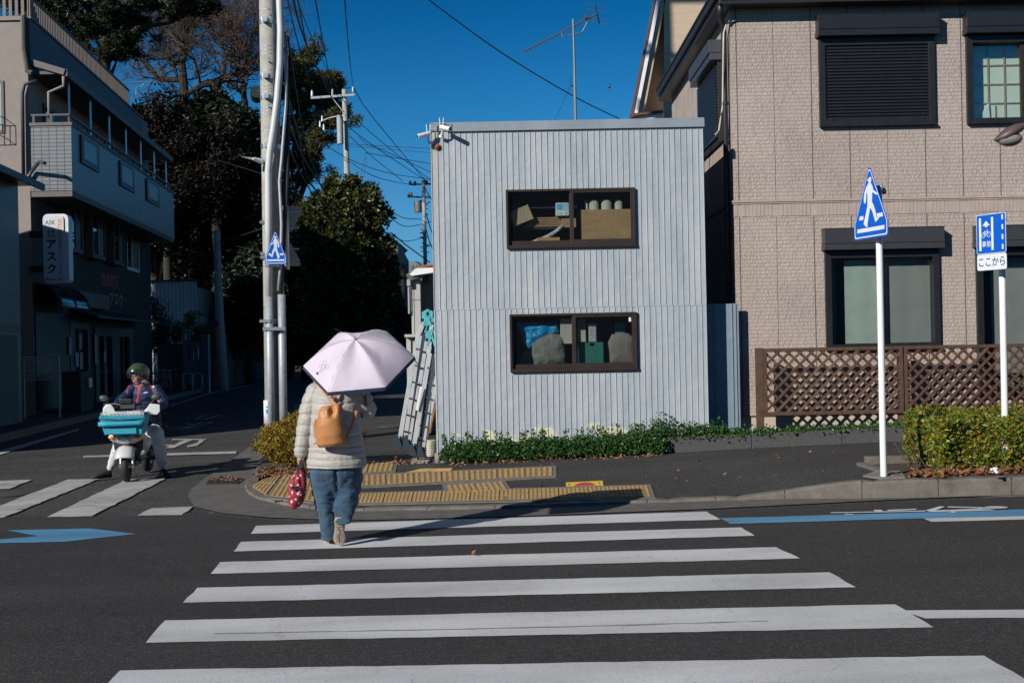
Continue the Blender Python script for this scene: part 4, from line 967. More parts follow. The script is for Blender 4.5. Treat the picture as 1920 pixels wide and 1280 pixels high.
# lattice fence
FY = 15.27
fence = thing('lattice_fence', (5.2, FY, .3), 'brown wooden diamond lattice fence standing on the planter edging', 'fence')
fx = [3.318, 5.17, 7.0, 8.8]; ft, fbm = 1.42, .535
b = MB(); b.box(3.225, 3.315, FY-.0, FY+.09, .2, ft+.01); b.build('post', M['brown_wood'], fence, bevel=.004)
for x in fx[1:]:
    b = MB(); b.box(x-.055, x+.055, FY+.03, FY+.12, .2, ft-.0); b.build('post', M['brown_wood'], fence, bevel=.004)
lr = random.Random(9)
woods = [M['brown_wood'], mat('brown_wood_pale', (.12, .07, .042), .7, var=.3, vs=9, bump=.3), mat('brown_wood_red', (.1, .045, .025), .7, var=.3, vs=9, bump=.3)]
for i in range(3):
    x0, x1 = fx[i]+(.0 if i == 0 else .008), fx[i+1]-.008
    b = MB(); t = .045
    b.box(x0, x1, FY-.012, FY+.028, ft-t, ft); b.box(x0, x1, FY-.012, FY+.028, fbm, fbm+t)
    b.box(x0, x0+t, FY-.011, FY+.027, fbm+t, ft-t); b.box(x1-t, x1, FY-.011, FY+.027, fbm+t, ft-t); b.build('panel_frame', woods[0], fence, bevel=.003)
    for layer, sgn in ((0, 1), (1, -1)):
        lb = MB(); sx0, sx1, z0, z1 = x0+t, x1-t, fbm+t, ft-t; H_ = z1-z0; pit = .15; c0 = sx0-H_
        y0, y1 = (FY-.004, FY+.007) if layer == 0 else (FY+.0085, FY+.019)
        k = c0+lr.random()*.02; w_ = .034
        while k < sx1:
            def clip(xa):         # centre line x = xa + sgn*(z - z0) kept in the frame
                pts = []
                for dx in (-w_*.707, w_*.707):
                    xs_, xe = (xa+dx, xa+dx+H_) if sgn > 0 else (xa+dx+H_, xa+dx)
                    pts.append((xs_, z0, xe, z1))
                return pts
            (a0, _, a1, _), (b0_, _, b1, _) = clip(k)
            def cut(xs_, xe):
                za, zb = z0, z1
                if xe != xs_:
                    for lim in (sx0, sx1):
                        tt = (lim-xs_)/(xe-xs_)
                        if 0 < tt < 1:
                            if (xs_ < sx0 and lim == sx0) or (xs_ > sx1 and lim == sx1): za = z0+tt*H_; 
                            else: zb = z0+tt*H_
                f = lambda z: xs_+(xe-xs_)*(z-z0)/H_
                return (f(za), za), (f(zb), zb)
            mid0 = max(min(a0, a1), min(b0_, b1)); mid1 = min(max(a0, a1), max(b0_, b1))
            if mid1 > sx0+.01 and mid0 < sx1-.01:
                p1, p2 = cut(a0, a1); p4, p3 = cut(b0_, b1)
                yj = lr.uniform(-.0012, .0012)
                lb.mi = lr.choice([0, 0, 0, 1, 2])
                lb.prism([(p1[0], y0+yj, p1[1]), (p4[0], y0+yj, p4[1]), (p3[0], y0+yj, p3[1]), (p2[0], y0+yj, p2[1])], (0, y1-y0, 0))
            k += pit
        lb.build('lattice_slats', woods, fence)
# ---------------------------------------------------------------- foliage tools
def leaf_cloud(pts, size, rng, aspect=.5, droop=.0, up=.6, fold=True):
    """one small diamond leaf per point"""
    vs, fs = [], []
    for p in pts:
        s = size*rng.uniform(.65, 1.25); d = Vector((rng.gauss(0, 1), rng.gauss(0, 1), rng.gauss(up, .7)-droop))
        if d.length < .1: d = Vector((0, 0, 1))
        d.normalize(); n = Vector((rng.gauss(0, 1), rng.gauss(0, 1), rng.gauss(0, 1))); sd_ = d.cross(n)
        if sd_.length < .05: continue
        sd_.normalize(); nn = d.cross(sd_)
        b = len(vs); p = Vector(p)
        vs += [p, p+d*s*.5+sd_*s*aspect*.5+nn*s*.08, p+d*s, p+d*s*.5-sd_*s*aspect*.5+nn*s*.08]
        fs += [(b, b+1, b+2), (b, b+2, b+3)]
    return vs, fs
def leaf_obj(name, pts, size, m, parent=None, seed=0, **k):
    rng = random.Random(seed); vs, fs = leaf_cloud(pts, size, rng, **k)
    me = bpy.data.meshes.new(name); off = wloc(parent) if parent is not None else Vector((0, 0, 0))
    me.from_pydata([tuple(v-off) for v in vs], [], fs); me.materials.append(m)
    o = bpy.data.objects.new(name, me); COL.objects.link(o); o.parent = parent
    return o
def box_hedge_pts(x0, x1, y0, y1, z0f, z1, n, rng, lump=.08, sc=3.0):
    pts = []
    for _ in range(n):
        # prefer the shell
        f = rng.random(); x = rng.uniform(x0, x1); y = rng.uniform(y0, y1); t = rng.random()**.85
        if f < .4: y = y0+abs(rng.gauss(0, .06))
        elif f < .5: y = y1-abs(rng.gauss(0, .05))
        elif f < .75: t = 1-abs(rng.gauss(0, .07))
        elif f < .83: x = x0+abs(rng.gauss(0, .05))
        z0 = z0f(x); z = z0+(z1-z0)*t
        nn = 2.0*noise.noise(Vector((x*sc, y*sc, z*sc))); n2 = noise.noise(Vector((x*sc*3, y*sc*3, z*sc*3+7)))
        if n2 < -.2 and rng.random() < .9: continue
        # round the shoulders
        ex = min(1, (x-x0)/.18)
        zz_ = z0+(z-z0)*(.8+.2*ex) if ex < 1 else z
        cx = -1 if y < (y0+y1)/2 else 1
        pts.append((x+rng.gauss(0, .012), y+cx*(lump*nn*1.3), zz_+lump*nn*(t)))
    return pts
M['hedge'] = leafmat('hedge_leaves', [(.04, .085, .012), (.08, .15, .015), (.15, .21, .02), (.22, .24, .025), (.06, .12, .02), (.42, .36, .03), (.14, .17, .03), (.42, .17, .03), (.09, .16, .02), (.18, .22, .03)], .4, .3)
M['bush'] = leafmat('bush_leaves', [(.09, .11, .02), (.2, .17, .02), (.36, .24, .03), (.45, .26, .03), (.25, .2, .02), (.14, .14, .02), (.4, .16, .03)], .45, .3)
M['ivy'] = leafmat('planter_leaves', [(.02, .06, .012), (.035, .1, .02), (.05, .14, .03), (.03, .08, .015), (.08, .17, .04)], .3, .2)
M['dead'] = leafmat('dead_leaves', [(.2, .09, .04), (.28, .13, .05), (.12, .05, .03), (.35, .18, .08), (.16, .1, .06)], .8, .1)
M['twig'] = mat('twigs', (.09, .06, .04), .8, var=.3, vs=30)
def twigs(root, x0, x1, y0, y1, z0, z1, n, rng, name='stems', r=.006):
    b = MB()
    for _ in range(n):
        x = rng.uniform(x0, x1); y = rng.uniform(y0, y1); p = Vector((x, y, z0)); pts = [p]
        for k in range(4):
            p = p+Vector((rng.gauss(0, .05), rng.gauss(0, .05), (z1-z0)/4.4)); pts.append(p)
        b.tube(pts, [r, r*.85, r*.7, r*.5, r*.3], 5)
    b.build(name, M['twig'], root)
rg = random.Random(21)
hedge = thing('clipped_hedge', (5.2, 11.2, .25), 'low clipped hedge with green, yellow and orange leaves at the right kerb', 'hedge')
pts = box_hedge_pts(3.98, 7.3, 10.74, 11.75, lambda x: G(x)+.19, .80, 36000, rg, .06, 3.4)
leaf_obj('foliage', pts, .05, M['hedge'], hedge, 1, aspect=.48, up=.5)
twigs(hedge, 3.95, 7.0, 10.85, 11.6, .25, .8, 130, rg)
bush = thing('round_bush', (-2.9, 15.1, 0), 'yellow and green leaved bush at the foot of the utility pole', 'bush')
pts = []
for _ in range(15000):
    a = rg.uniform(0, 6.283); ph = math.acos(rg.uniform(-1, 1)); rr_ = 1-abs(rg.gauss(0, .14)); d = Vector((math.sin(ph)*math.cos(a), math.sin(ph)*math.sin(a), math.cos(ph)))
    k = 1+.22*noise.noise(d*2.2)+.14*noise.noise(d*6)
    if noise.noise(d*7+Vector((4, 0, 0))) < -.3: continue
    p = Vector((-2.72, 15.3, .33))+Vector((d.x*.68, d.y*.55, d.z*.34))*rr_*k
    if p.z < .03: continue
    pts.append(p)
leaf_obj('foliage', pts, .045, M['bush'], bush, 2, aspect=.5, up=.6); twigs(bush, -3.1, -2.3, 15.0, 15.6, -.02, .5, 50, rg)
# soil bed and dead leaves under it
bed = px([(486, 884), (545, 880), (600, 876), (640, 868), (640, 820), (575, 800), (520, 800), (492, 862)], .03)
gpoly('planting_bed', bed, M['soil'], .045)
bk = MB(); qq = [Vector(p) for p in px([(483, 888), (495, 882), (545, 875), (600, 868), (650, 862)], .05)]
bk.tube([(p.x, p.y, G(p.x)+.03) for p in qq], .05, 4); solo('bed_edging', 'low concrete edging around the yellow bush bed', 'kerb stone', bk, M['kerb'])
dl = []
for _ in range(900): 
    p = (rg.uniform(-3.25, -2.0), rg.gauss(14.75, .2)); dl.append((p[0], p[1], G(p[0])+.06+abs(rg.gauss(0, .012))))
for _ in range(3200):
    x = rg.uniform(3.66, 7.4); dl.append((x, rg.gauss(10.72, .06), G(x)+.165+abs(rg.gauss(0, .015))))
for _ in range(260):
    x = rg.uniform(-.85, 1.9); dl.append((x, rg.gauss(14.72, .06), walkz(x, 14.7)+abs(rg.gauss(0, .01))))
for _ in range(150): dl.append((rg.gauss(-1.3, .25), rg.gauss(15.3, .18), -.0+walkz(-1.3, 15.3)+abs(rg.gauss(0, .008))))
for _ in range(70): 
    x = rg.uniform(-4.3, -3.4); p = PG(rg.uniform(400, 455), rg.uniform(896, 903)); dl.append((p.x, p.y, p.z+.012))
for _ in range(60):
    x = rg.uniform(-.8, 6); y = rg.uniform(11.3, 14.6); dl.append((x, y, walkz(x, y)+.004))
for u, v in ((884, 1043), (1507, 931), (1502, 932), (1498, 933), (1512, 930), (1235, 908)):
    p = PG(u, v); dl.append((p.x, p.y, p.z+.012))
o = leaf_obj('fallen_leaves', dl, .05, M['dead'], None, 5, aspect=.55, up=0.0); put(o, kind='stuff')
b = MB(); xs_ = [3.62+.25*i for i in range(24)]
b.add([p for x in xs_ for p in ((x, kerbY(x)-.01, G(x)+.15), (x, 11.86, G(x)+.15))], [(2*i, 2*i+2, 2*i+3, 2*i+1) for i in range(len(xs_)-1)])
put(b.build('hedge_bed', M['soil'], loc=(0, 0, 0)), kind='structure')
b = MB()
b.box(3.52, 3.62, 10.72, 11.9, .1, G(3.6)+.17); b.box(3.62, 9.5, 11.85, 11.97, .1, G(5)+.19); solo('bed_edging', 'concrete edging around the hedge bed beside the sign post', 'kerb stone', b, M['kerb'], bevel=.01)
b = MB()
for _ in range(9):
    p = (PG(1866, 890, .2)+Vector((rg.gauss(0, .015), rg.gauss(0, .015), rg.uniform(.02, .06)))); b.ell(p, .017, .014, .012, 7, 5)
solo('crumpled_tissue', 'crumpled white paper lying at the foot of the hedge', 'litter', b, M['white_plastic'])
# ivy shrubs along the shed: individual low plants
pl = [(-.72, .36, 15.0), (-.4, .4, 14.98), (-.08, .36, 15.0), (.24, .38, 14.98), (.56, .37, 15.0), (.88, .36, 14.98), (1.2, .38, 15.0), (1.5, .42, 14.98), (1.75, .4, 14.98)]
for i, (x, h, y) in enumerate(pl):
    z0 = walkz(x, y); rt = thing('low_shrub', (x, y, z0), ['leftmost low green shrub beside the concrete footing of the shed', 'second low green shrub from the left along the shed', 'third low green shrub from the left along the shed', 'fourth low green shrub under the left part of the lower window', 'fifth low shrub below the middle of the lower window', 'sixth low shrub under the right half of the lower window', 'seventh low shrub just right of the lower window', 'eighth low green shrub, last but one before the edging stones', 'rightmost low green shrub at the end of the edging stones'][i], 'shrub', 'low green shrubs along the foot of the shed')
    pts = []
    for _ in range(1500):
        a = rg.uniform(0, 6.283); ph = math.acos(rg.uniform(-.2, 1)); k = (1-abs(rg.gauss(0, .2)))
        p = Vector((x+.26*math.sin(ph)*math.cos(a)*k, y+.2*math.sin(ph)*math.sin(a)*k, z0+.02+(h*.66)*abs(math.cos(ph))**.8*k*(1+.25*noise.noise(Vector((x*3+a, ph*2, i))))))
        if p.y > SY-.03: p.y = SY-.03-rg.random()*.03
        pts.append(p)
    for s in range(9):
        q = Vector((x+rg.uniform(-.22, .22), y+rg.uniform(-.05, .1), z0+h*.55)); 
        for t in range(14): pts.append(q+Vector((rg.gauss(0, .014), rg.gauss(0, .014), t*.012)))
    leaf_obj('foliage', pts, .04, M['ivy'], rt, 30+i, aspect=.62, up=.7); twigs(rt, x-.15, x+.15, y-.1, y+.08, z0-.02, z0+h*.6, 14, rg, r=.004)
iv = [1.95, 2.3, 2.62, 2.95, 3.3, 3.75, 4.2, 4.6, 5.1, 5.6]
for i, x in enumerate(iv):
    d = .9 if i < 3 else (.55 if i < 6 else .45); z0 = G(x)+.2
    rt = thing('ground_ivy', (x, 15.2, z0), ['ivy clump over the first edging stone by the shed', 'ivy clump below the right end of the shed', 'ivy clump at the shed corner', 'ivy clump in front of the gap panel', 'ivy clump at the foot of the outer fence post', 'ivy clump under the left fence panel', 'ivy under the middle of the left fence panel', 'ivy just left of the crossing sign post', 'ivy just right of the crossing sign post', 'ivy hidden behind the hedge end'][i], 'ivy', 'ivy clumps on the planter edging')
    pts = []
    for _ in range(int(1000*d)):
        p = Vector((x+rg.gauss(0, .12), 15.13+rg.gauss(0, .06), z0+abs(rg.gauss(0, .06*d*1.4))*(1.6 if i == 0 else 1)))
        if p.y < 15.04: p.z = z0+.03-abs(rg.gauss(0, .02)) if rg.random() < .5 else p.z
        pts.append(p)
    leaf_obj('foliage', pts, .04, M['ivy'], rt, 60+i, aspect=.65, up=.7)
    b = MB()
    for _ in range(6): q = Vector((x+rg.gauss(0, .05), 15.15, z0-.01)); b.tube([q, q+Vector((rg.gauss(0, .05), -.03, .05)), q+Vector((rg.gauss(0, .1), -.06, .07))], .003, 4)
    b.build('stems', M['twig'], rt)
# ---------------------------------------------------------------- signs
M['sign_blue'] = mat('sign_blue', (.002, .1, .52), .35, var=.04)
M['sign_white'] = mat('sign_white', (.66, .7, .74), .4, var=.03)
M['ink'] = mat('sign_ink', (.02, .02, .025), .5)
def sign_frame(c, psi):   # local (x, z) in sign plane -> world; psi rotates about Z; +psi: right side nearer
    ex = Vector((math.cos(psi), -math.sin(psi), 0)); nrm = Vector((-math.sin(psi), -math.cos(psi), 0))
    return lambda x, z, d=0: Vector(c)+ex*x+Vector((0, 0, z))+nrm*d, nrm
def flat(name, f, polys, d, m, parent, th=.0008):
    b = MB()
    for p in polys:
        pts = [f(x, z, d) for x, z in p]; b.prism(pts, f(0, 0, d+th)-f(0, 0, d))
    return b.build(name, m, parent)
MAN = [[(-.03, .62), (.005, .66), (.06, .645), (.06, .625), (.09, .60), (.05, .595), (.06, .55), (.045, .5), (.03, .48), (.06, .47), (.1, .39), (.12, .3), (.2, .23), (.27, .2), (.28, .165), (.25, .145), (.19, .165), (.1, .24), (.085, .23), (.08, .1), (.07, -.01), (.13, -.12), (.18, -.27), (.22, -.47), (.3, -.44), (.32, -.46), (.23, -.54), (.17, -.57), (.13, -.42), (.08, -.28), (.02, -.17), (.0, -.19), (-.04, -.34), (-.1, -.6), (-.09, -.66), (-.14, -.66), (-.23, -.57), (-.21, -.5), (-.15, -.32), (-.09, -.12), (-.08, .02), (-.08, .2), (-.09, .28), (-.12, .2), (-.13, .05), (-.16, -.03), (-.2, .0), (-.21, .12), (-.18, .27), (-.12, .4), (-.06, .48), (-.03, .5), (-.04, .55), (-.06, .58), (-.1, .585), (-.07, .6)]]
def crossing_sign(root, c, psi, W, H, flip=False):
    f, nrm = sign_frame(c, psi); sh_ = -H/2+.2*H
    out = [(0-.025*W, H/2), (.025*W, H/2), (W/2, sh_), (W/2, -H/2+.015), (W/2-.015, -H/2), (-W/2+.015, -H/2), (-W/2, -H/2+.015), (-W/2, sh_)]
    def inset(k): return [(x*(1-k*2/W*1.1), (z+.02*H)*(1-k*2/H*1.25)-.02*H) for x, z in out]
    flat('sign_plate', f, [out], 0, M['sign_blue'], root, .003)
    flat('white_border', f, [inset(.012)], .0032, M['sign_white'], root); flat('blue_field', f, [inset(.022)], .0042, M['sign_blue'], root)
    s = -1 if flip else 1; kx = W*.86; kz = H*.53
    man = [[(s*x*kx+ (0.0), z*kz+.02*H) for x, z in MAN[0]]]
    bars = [[(-.4*W, -.40*H), (.4*W, -.40*H), (.41*W, -.345*H), (-.385*W, -.345*H)], [(-.33*W, -.22*H), (-.2*W, -.22*H), (-.2*W, -.165*H), (-.31*W, -.165*H)], [(.2*W, -.22*H), (.37*W, -.22*H), (.355*W, -.165*H), (.19*W, -.165*H)]]
    flat('walking_figure', f, man, .0052, M['sign_white'], root); flat('crossing_bars', f, bars, .0052, M['sign_white'], root)
    return f, nrm
pb = PG(1657, 894, .155); pz = pb.z
s1 = thing('crossing_sign', pb, 'blue pedestrian crossing sign on a white post at the kerb beside the hedge', 'road sign')
b = MB(); b.tube([(pb.x, pb.y, pz-.05), (pb.x, pb.y, pz+.03), P(1655, 800, pb.y), P(1648.5, 450, pb.y), P(1647.5, 348, pb.y)], .0305, 16); b.build('post', M['white_paint'], s1, smooth=True)
c = P(1632.5, 382, pb.y); c = Vector((pb.x-.07, pb.y-.06, c.z)); 
f, nrm = crossing_sign(s1, Vector((P(1632, 382, pb.y-.05).x, pb.y-.05, P(1632, 382, pb.y).z)), R(74), .55, .654)
b = MB(); top = P(1649, 360, pb.y); b.tube([top+Vector((-.03, -.02, -.0)), top+Vector((.05, .02, 0))], .02, 10); b.tube([P(1648, 440, pb.y)+Vector((-.03, -.02, 0)), P(1648, 440, pb.y)+Vector((.045, .02, 0))], .02, 10); b.build('clamp', M['dark_grey'], s1)
b = MB(); q = [PG(1618, 893, .15), PG(1650, 898, .15), PG(1698, 896, .15), PG(1688, 884, .15), PG(1640, 885, .15)]
b.prism([(p.x, p.y, G(p.x)+.08) for p in q], (0, 0, .082)); solo('concrete_patch', 'rough pale concrete patch around the crossing sign post', 'footing', b, mat('patch', (.2, .19, .18), .9, var=.2, bump=.6))
pb2 = Vector((P(1885, 890, 10.95).x, 10.95, .3))
s2 = thing('lane_sign', pb2, 'blue bicycle lane sign above a white plate on a post in the hedge', 'road sign')
b = MB(); b.tube([(pb2.x, pb2.y, .2), P(1886, 880, pb2.y), P(1880, 560, pb2.y), P(1877, 420, pb2.y)], .0305, 16); b.build('post', M['white_paint'], s2, smooth=True)
c = Vector((P(1858.5, 438, 10.88).x, 10.88, P(1858.5, 438, 10.88).z)); W2, H2 = .41, .375; psi = R(63)
def sign_frame2(c, psi):
    ex = Vector((math.cos(psi), -math.sin(psi), 0))*.82; nrm = Vector((-math.sin(psi), -math.cos(psi), 0))
    return lambda x, z, d=0: Vector(c)+ex*x+Vector((0, 0, z))+nrm*d, nrm
f, nrm = sign_frame2(c, psi)
def rrect(w_, h_, r_, ox=0, oz=0):
    out = []
    for cx, cz, a0 in ((w_/2-r_, h_/2-r_, 0), (-w_/2+r_, h_/2-r_, 90), (-w_/2+r_, -h_/2+r_, 180), (w_/2-r_, -h_/2+r_, 270)):
        for k in range(4): a = R(a0+k*30); out.append((ox+cx+r_*math.cos(a), oz+cz+r_*math.sin(a)))
    return out
flat('sign_plate', f, [rrect(W2, H2, .02)], 0, M['sign_white'], s2, .003); flat('blue_field', f, [rrect(W2-.012, H2-.012, .016)], .0032, M['sign_blue'], s2)
def R4(x0, x1, z0, z1): return [(x0, z0), (x1, z0), (x1, z1), (x0, z1)]
pl_ = [R4(-.165, -.135, -.155, .155), R4(.005, .035, -.155, .155)] + [R4(.15, .17, z, z+.046) for z in (-.155, -.063, .03, .122)] + [[(-.065, .125), (-.115, .08), (-.08, .08), (-.08, .066), (-.05, .066), (-.05, .08), (-.012, .08)]]
flat('lane_lines', f, pl_, .0042, M['sign_white'], s2)
def ring(cx, cz, r_, t, n=18):
    return [[(cx+(r_)*math.cos(2*math.pi*i/n), cz+r_*math.sin(2*math.pi*i/n)), (cx+(r_)*math.cos(2*math.pi*(i+1)/n), cz+r_*math.sin(2*math.pi*(i+1)/n)), (cx+(r_-t)*math.cos(2*math.pi*(i+1)/n), cz+(r_-t)*math.sin(2*math.pi*(i+1)/n)), (cx+(r_-t)*math.cos(2*math.pi*i/n), cz+(r_-t)*math.sin(2*math.pi*i/n))] for i in range(n)]
def seg(x0, z0, x1, z1, t):
    d = Vector((x1-x0, z1-z0)); d.normalize(); n = Vector((-d.y, d.x))*t/2
    return [(x0-n.x, z0-n.y), (x1-n.x, z1-n.y), (x1+n.x, z1+n.y), (x0+n.x, z0+n.y)]
bk_ = ring(-.104, -.008, .026, .005)+ring(-.03, -.004, .026, .005)+[seg(-.104, -.008, -.082, .02, .005), seg(-.082, .02, -.045, .024, .005), seg(-.03, -.004, -.048, .038, .005), seg(-.068, -.012, -.082, .022, .005), seg(-.068, -.012, -.047, .022, .005), seg(-.104, -.008, -.068, -.012, .005), seg(-.095, .026, -.075, .026, .007), seg(-.06, .04, -.045, .036, .006)]
flat('bicycle_symbol', f, bk_, .0042, M['sign_white'], s2)
def text_on(body, f, x, z, size, m, parent, d=.0042, name='lettering', align='CENTER', sx=1.0, bold=0.0):
    cv = bpy.data.curves.new(name, 'FONT'); cv.body = body; cv.size = size; cv.align_x = align; cv.extrude = .0006; cv.offset = bold; cv.resolution_u = 3
    t = bpy.data.objects.new('tmp', cv); COL.objects.link(t); dg = bpy.context.evaluated_depsgraph_get()
    me = bpy.data.meshes.new_from_object(t.evaluated_get(dg)); bpy.data.objects.remove(t)
    off = wloc(parent)
    for v in me.vertices:
        q = f(x+v.co.x*sx, z+v.co.y, d+v.co.z); v.co = q-off
    me.materials.clear(); me.materials.append(m)
    o = bpy.data.objects.new(name, me); COL.objects.link(o); o.parent = parent
    return o
text_on('専用', f, -.065, -.118, .062, M['sign_white'], s2, bold=.0006)
c3 = Vector((P(1860, 491, 10.87).x, 10.87, P(1860, 491, 10.87).z)); f3, _ = sign_frame2(c3, psi)
flat('lower_plate', f3, [rrect(.41, .15, .02)], 0, M['sign_white'], s2, .003)
text_on('ここから', f3, 0, -.034, .098, M['ink'], s2, .0035, bold=.0008)
b = MB(); 
for v in (412, 470, 490): q = P(1878, v, pb2.y); b.tube([q+Vector((-.04, -.03, 0)), q+Vector((.04, .0, 0))], .016, 8)
b.build('clamp', M['alu'], s2)
# street lamp reaching in from the right
sl = thing('street_lamp', (6.2, 12.3, .3), 'brown hooded street lamp head reaching in at the right picture edge', 'street lamp')
ly = 12.0; lb_ = mat('lamp_brown', (.11, .075, .075), .4)
b = MB(); b.tube([(6.3, 12.3, .2), (6.28, 12.3, 4.3), (6.2, 12.28, 4.6), (5.9, 12.2, 4.7), tuple(P(1925, 232, ly))], [.06, .05, .04, .035, .03], 10); b.build('pole', lb_, sl, smooth=True)
h0, h1 = P(1925, 236, ly), P(1866, 260, ly); ax = (h1-h0)
b = MB(); rings = []
for t, rz in ((0, .03), (.15, .05), (.4, .075), (.7, .075), (.92, .04), (1.0, .012)):
    cc = h0.lerp(h1, t); rings.append((cc, Vector((0, .12*rz/.075, 0)), Vector((0.02, 0, rz))))
b.loft(rings, 16); b.build('hood', lb_, sl, smooth=True)
b = MB(); b.ell(P(1893, 261, ly), .13, .1, .075, 16, 10); b.build('glass_globe', mat('lamp_globe', (.25, .24, .22), .25), sl, smooth=True)
# ================================================================ LEFT SIDE OF THE SIDE STREET
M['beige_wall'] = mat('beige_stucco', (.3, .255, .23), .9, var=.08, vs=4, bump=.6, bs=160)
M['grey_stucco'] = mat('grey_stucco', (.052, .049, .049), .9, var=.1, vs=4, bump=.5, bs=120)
M['brown_trim'] = mat('brown_trim', (.12, .1, .095), .6, var=.1)
M['blue_fascia'] = mat('slate_fascia', (.06, .07, .08), .6, var=.1)
def tile_mat(name, col, w_=.1, h_=.05, mort=(.06, .06, .06)):
    m, nt, b = newmat(name); L = nt.links.new
    g = N(nt, 'ShaderNodeNewGeometry'); s = N(nt, 'ShaderNodeSeparateXYZ'); L(g.outputs['Position'], s.inputs[0])
    xy = N(nt, 'ShaderNodeMath', operation='ADD'); L(s.outputs['X'], xy.inputs[0]); L(s.outputs['Y'], xy.inputs[1])
    cb = N(nt, 'ShaderNodeCombineXYZ'); L(xy.outputs[0], cb.inputs[0]); L(s.outputs['Z'], cb.inputs[1])
    br = N(nt, 'ShaderNodeTexBrick'); br.offset = 0; br.inputs['Scale'].default_value = 1; br.inputs['Brick Width'].default_value = w_; br.inputs['Row Height'].default_value = h_; br.inputs['Mortar Size'].default_value = h_*.1
    br.inputs['Color1'].default_value = (*col, 1); br.inputs['Color2'].default_value = (*[c*.88 for c in col], 1); br.inputs['Mortar'].default_value = (*mort, 1)
    L(cb.outputs[0], br.inputs['Vector']); L(br.outputs[0], b.inputs['Base Color']); b.inputs['Roughness'].default_value = .35
    bp = N(nt, 'ShaderNodeBump'); bp.inputs['Strength'].default_value = .5; bp.inputs['Distance'].default_value = .004; bp.invert = True; L(br.outputs['Fac'], bp.inputs['Height']); L(bp.outputs[0], b.inputs['Normal'])
    return m
M['tile'] = tile_mat('balcony_tile', (.2, .215, .225), .2, .1)
M['tile2'] = tile_mat('lower_tile', (.09, .08, .076), .45, .22, (.07, .065, .06))
K1 = -9.45; KB = -8.35                     # wall plane and balcony plane
Y0, Y1, YB1 = 30.2, 45.0, 44.2
def qd(mb, K, ya, yb, za, zb): mb.add([SW(K, ya, za), SW(K, yb, za), SW(K, yb, zb), SW(K, ya, zb)], [(0, 1, 2, 3)])
def slab(mb, Ka, Kb, ya, yb, za, zb):      # block between planes Ka (outer) and Kb
    c = [SW(Ka, ya, za), SW(Kb, ya, za), SW(Kb, yb, za), SW(Ka, yb, za)]; mb.prism(c, (0, 0, zb-za))
apt = thing('corner_building', SW(K1-2, 35, -.2), 'three storey beige and tiled building with a long balcony and a roof terrace railing', 'building')
# storey heights measured at the near corner
b = MB(); slab(b, K1, K1-3.8, Y0, Y1, -.4, 10.2); b.build('walls', [M['beige_wall']], apt)
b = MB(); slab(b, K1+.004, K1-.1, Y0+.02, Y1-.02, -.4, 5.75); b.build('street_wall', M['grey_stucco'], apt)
b = MB(); slab(b, KB, KB-.15, Y0, YB1, 5.75, 7.45); slab(b, KB-.15, K1+.005, Y0, Y0+.15, 5.75, 7.45); b.build('balcony_parapet', M['tile'], apt)
b = MB(); slab(b, KB-.01, K1, Y0+.02, YB1-.02, 5.6, 5.745); b.build('balcony_floor', M['brown_trim'], apt)
b = MB(); slab(b, KB+.03, KB-.18, Y0-.03, YB1+.03, 7.45, 7.53); slab(b, KB-.18, K1+.01, Y0-.03, Y0+.16, 7.45, 7.53); b.build('parapet_cap', M['brown_trim'], apt)
b = MB(); z = 7.71; slab(b, KB-.04, KB-.1, Y0, YB1, z, z+.05); slab(b, KB-.1, K1+.01, Y0, Y0+.06, z, z+.05)
for i in range(16): y = Y0+.03+i*.94; slab(b, KB-.05, KB-.09, y, y+.05, 7.531, z-.001)
for x in (-.5, -.95): slab(b, KB+x, KB+x-.06, Y0+.005, Y0+.055, 7.531, z-.001)
b.build('balcony_rail', M['dark_grey'], apt)
# roof over the balcony, slate fascia and terrace fence
zf0, zf1 = 9.3, 10.25
b = MB(); slab(b, -8.5, K1-.0, Y0+.1, Y1-.5, 8.82, 8.9); b.build('canopy_roof', M['dark_grey'], apt)
b = MB(); slab(b, -8.44, -8.52, Y0+.05, Y1-.4, 8.75, 8.93); b.build('canopy_gutter', M['brown_trim'], apt)
b = MB(); slab(b, K1+.08, K1+.005, Y0-.02, 43.7, 9.05, 10.25); b.build('roof_fascia', M['blue_fascia'], apt)
b = MB(); slab(b, K1+.12, K1-.05, Y0-.05, 43.75, 10.25, 10.31); b.build('roof_cap', M['brown_trim'], apt)
b = MB(); slab(b, K1+.0, K1-3.85, Y0-.06, Y1, 10.21, 10.31); b.build('roof_slab', M['beige_wall'], apt)
b = MB(); y = Y0
while y < 41.6: slab(b, K1+.06, K1+.04, y, y+.1, 10.315, 10.84); y += .155
slab(b, K1+.09, K1+.01, Y0, 41.6, 10.84, 10.89)
x = 0
while x < 2.2:
    p = SW(K1+.05-x, Y0, 10.315); b.box(p.x-.04, p.x+.04, p.y, p.y+.02, 10.315, 11.0); x += .16
b.build('terrace_fence', mat('terrace_fence_tan', (.19, .155, .125), .7, var=.1), apt)
b = MB(); p0, p1 = SW(-8.5, Y0+.08, 8.85), SW(K1+.1, Y0+.08, 9.12); b.bar(p0, p1, .14, .16); b.build('side_beam', M['brown_trim'], apt)
# posts under the canopy
for i in range(7):
    y = Y0+.9+i*2.2; b = MB(); b.tube([SW(KB-.3, y, 7.53), SW(KB-.3, y, 8.82)], .035, 8); b.build('canopy_post', M['alu'], apt)
b = MB(); b.tube([SW(-8.55, Y0+.1, 8.75), SW(-8.55, Y0+.1, 8.5), SW(-8.95, Y0+.12, 8.35), SW(-8.95, Y0+.12, 7.55)], .045, 8); b.build('downpipe', M['beige_wall'], apt, smooth=True)
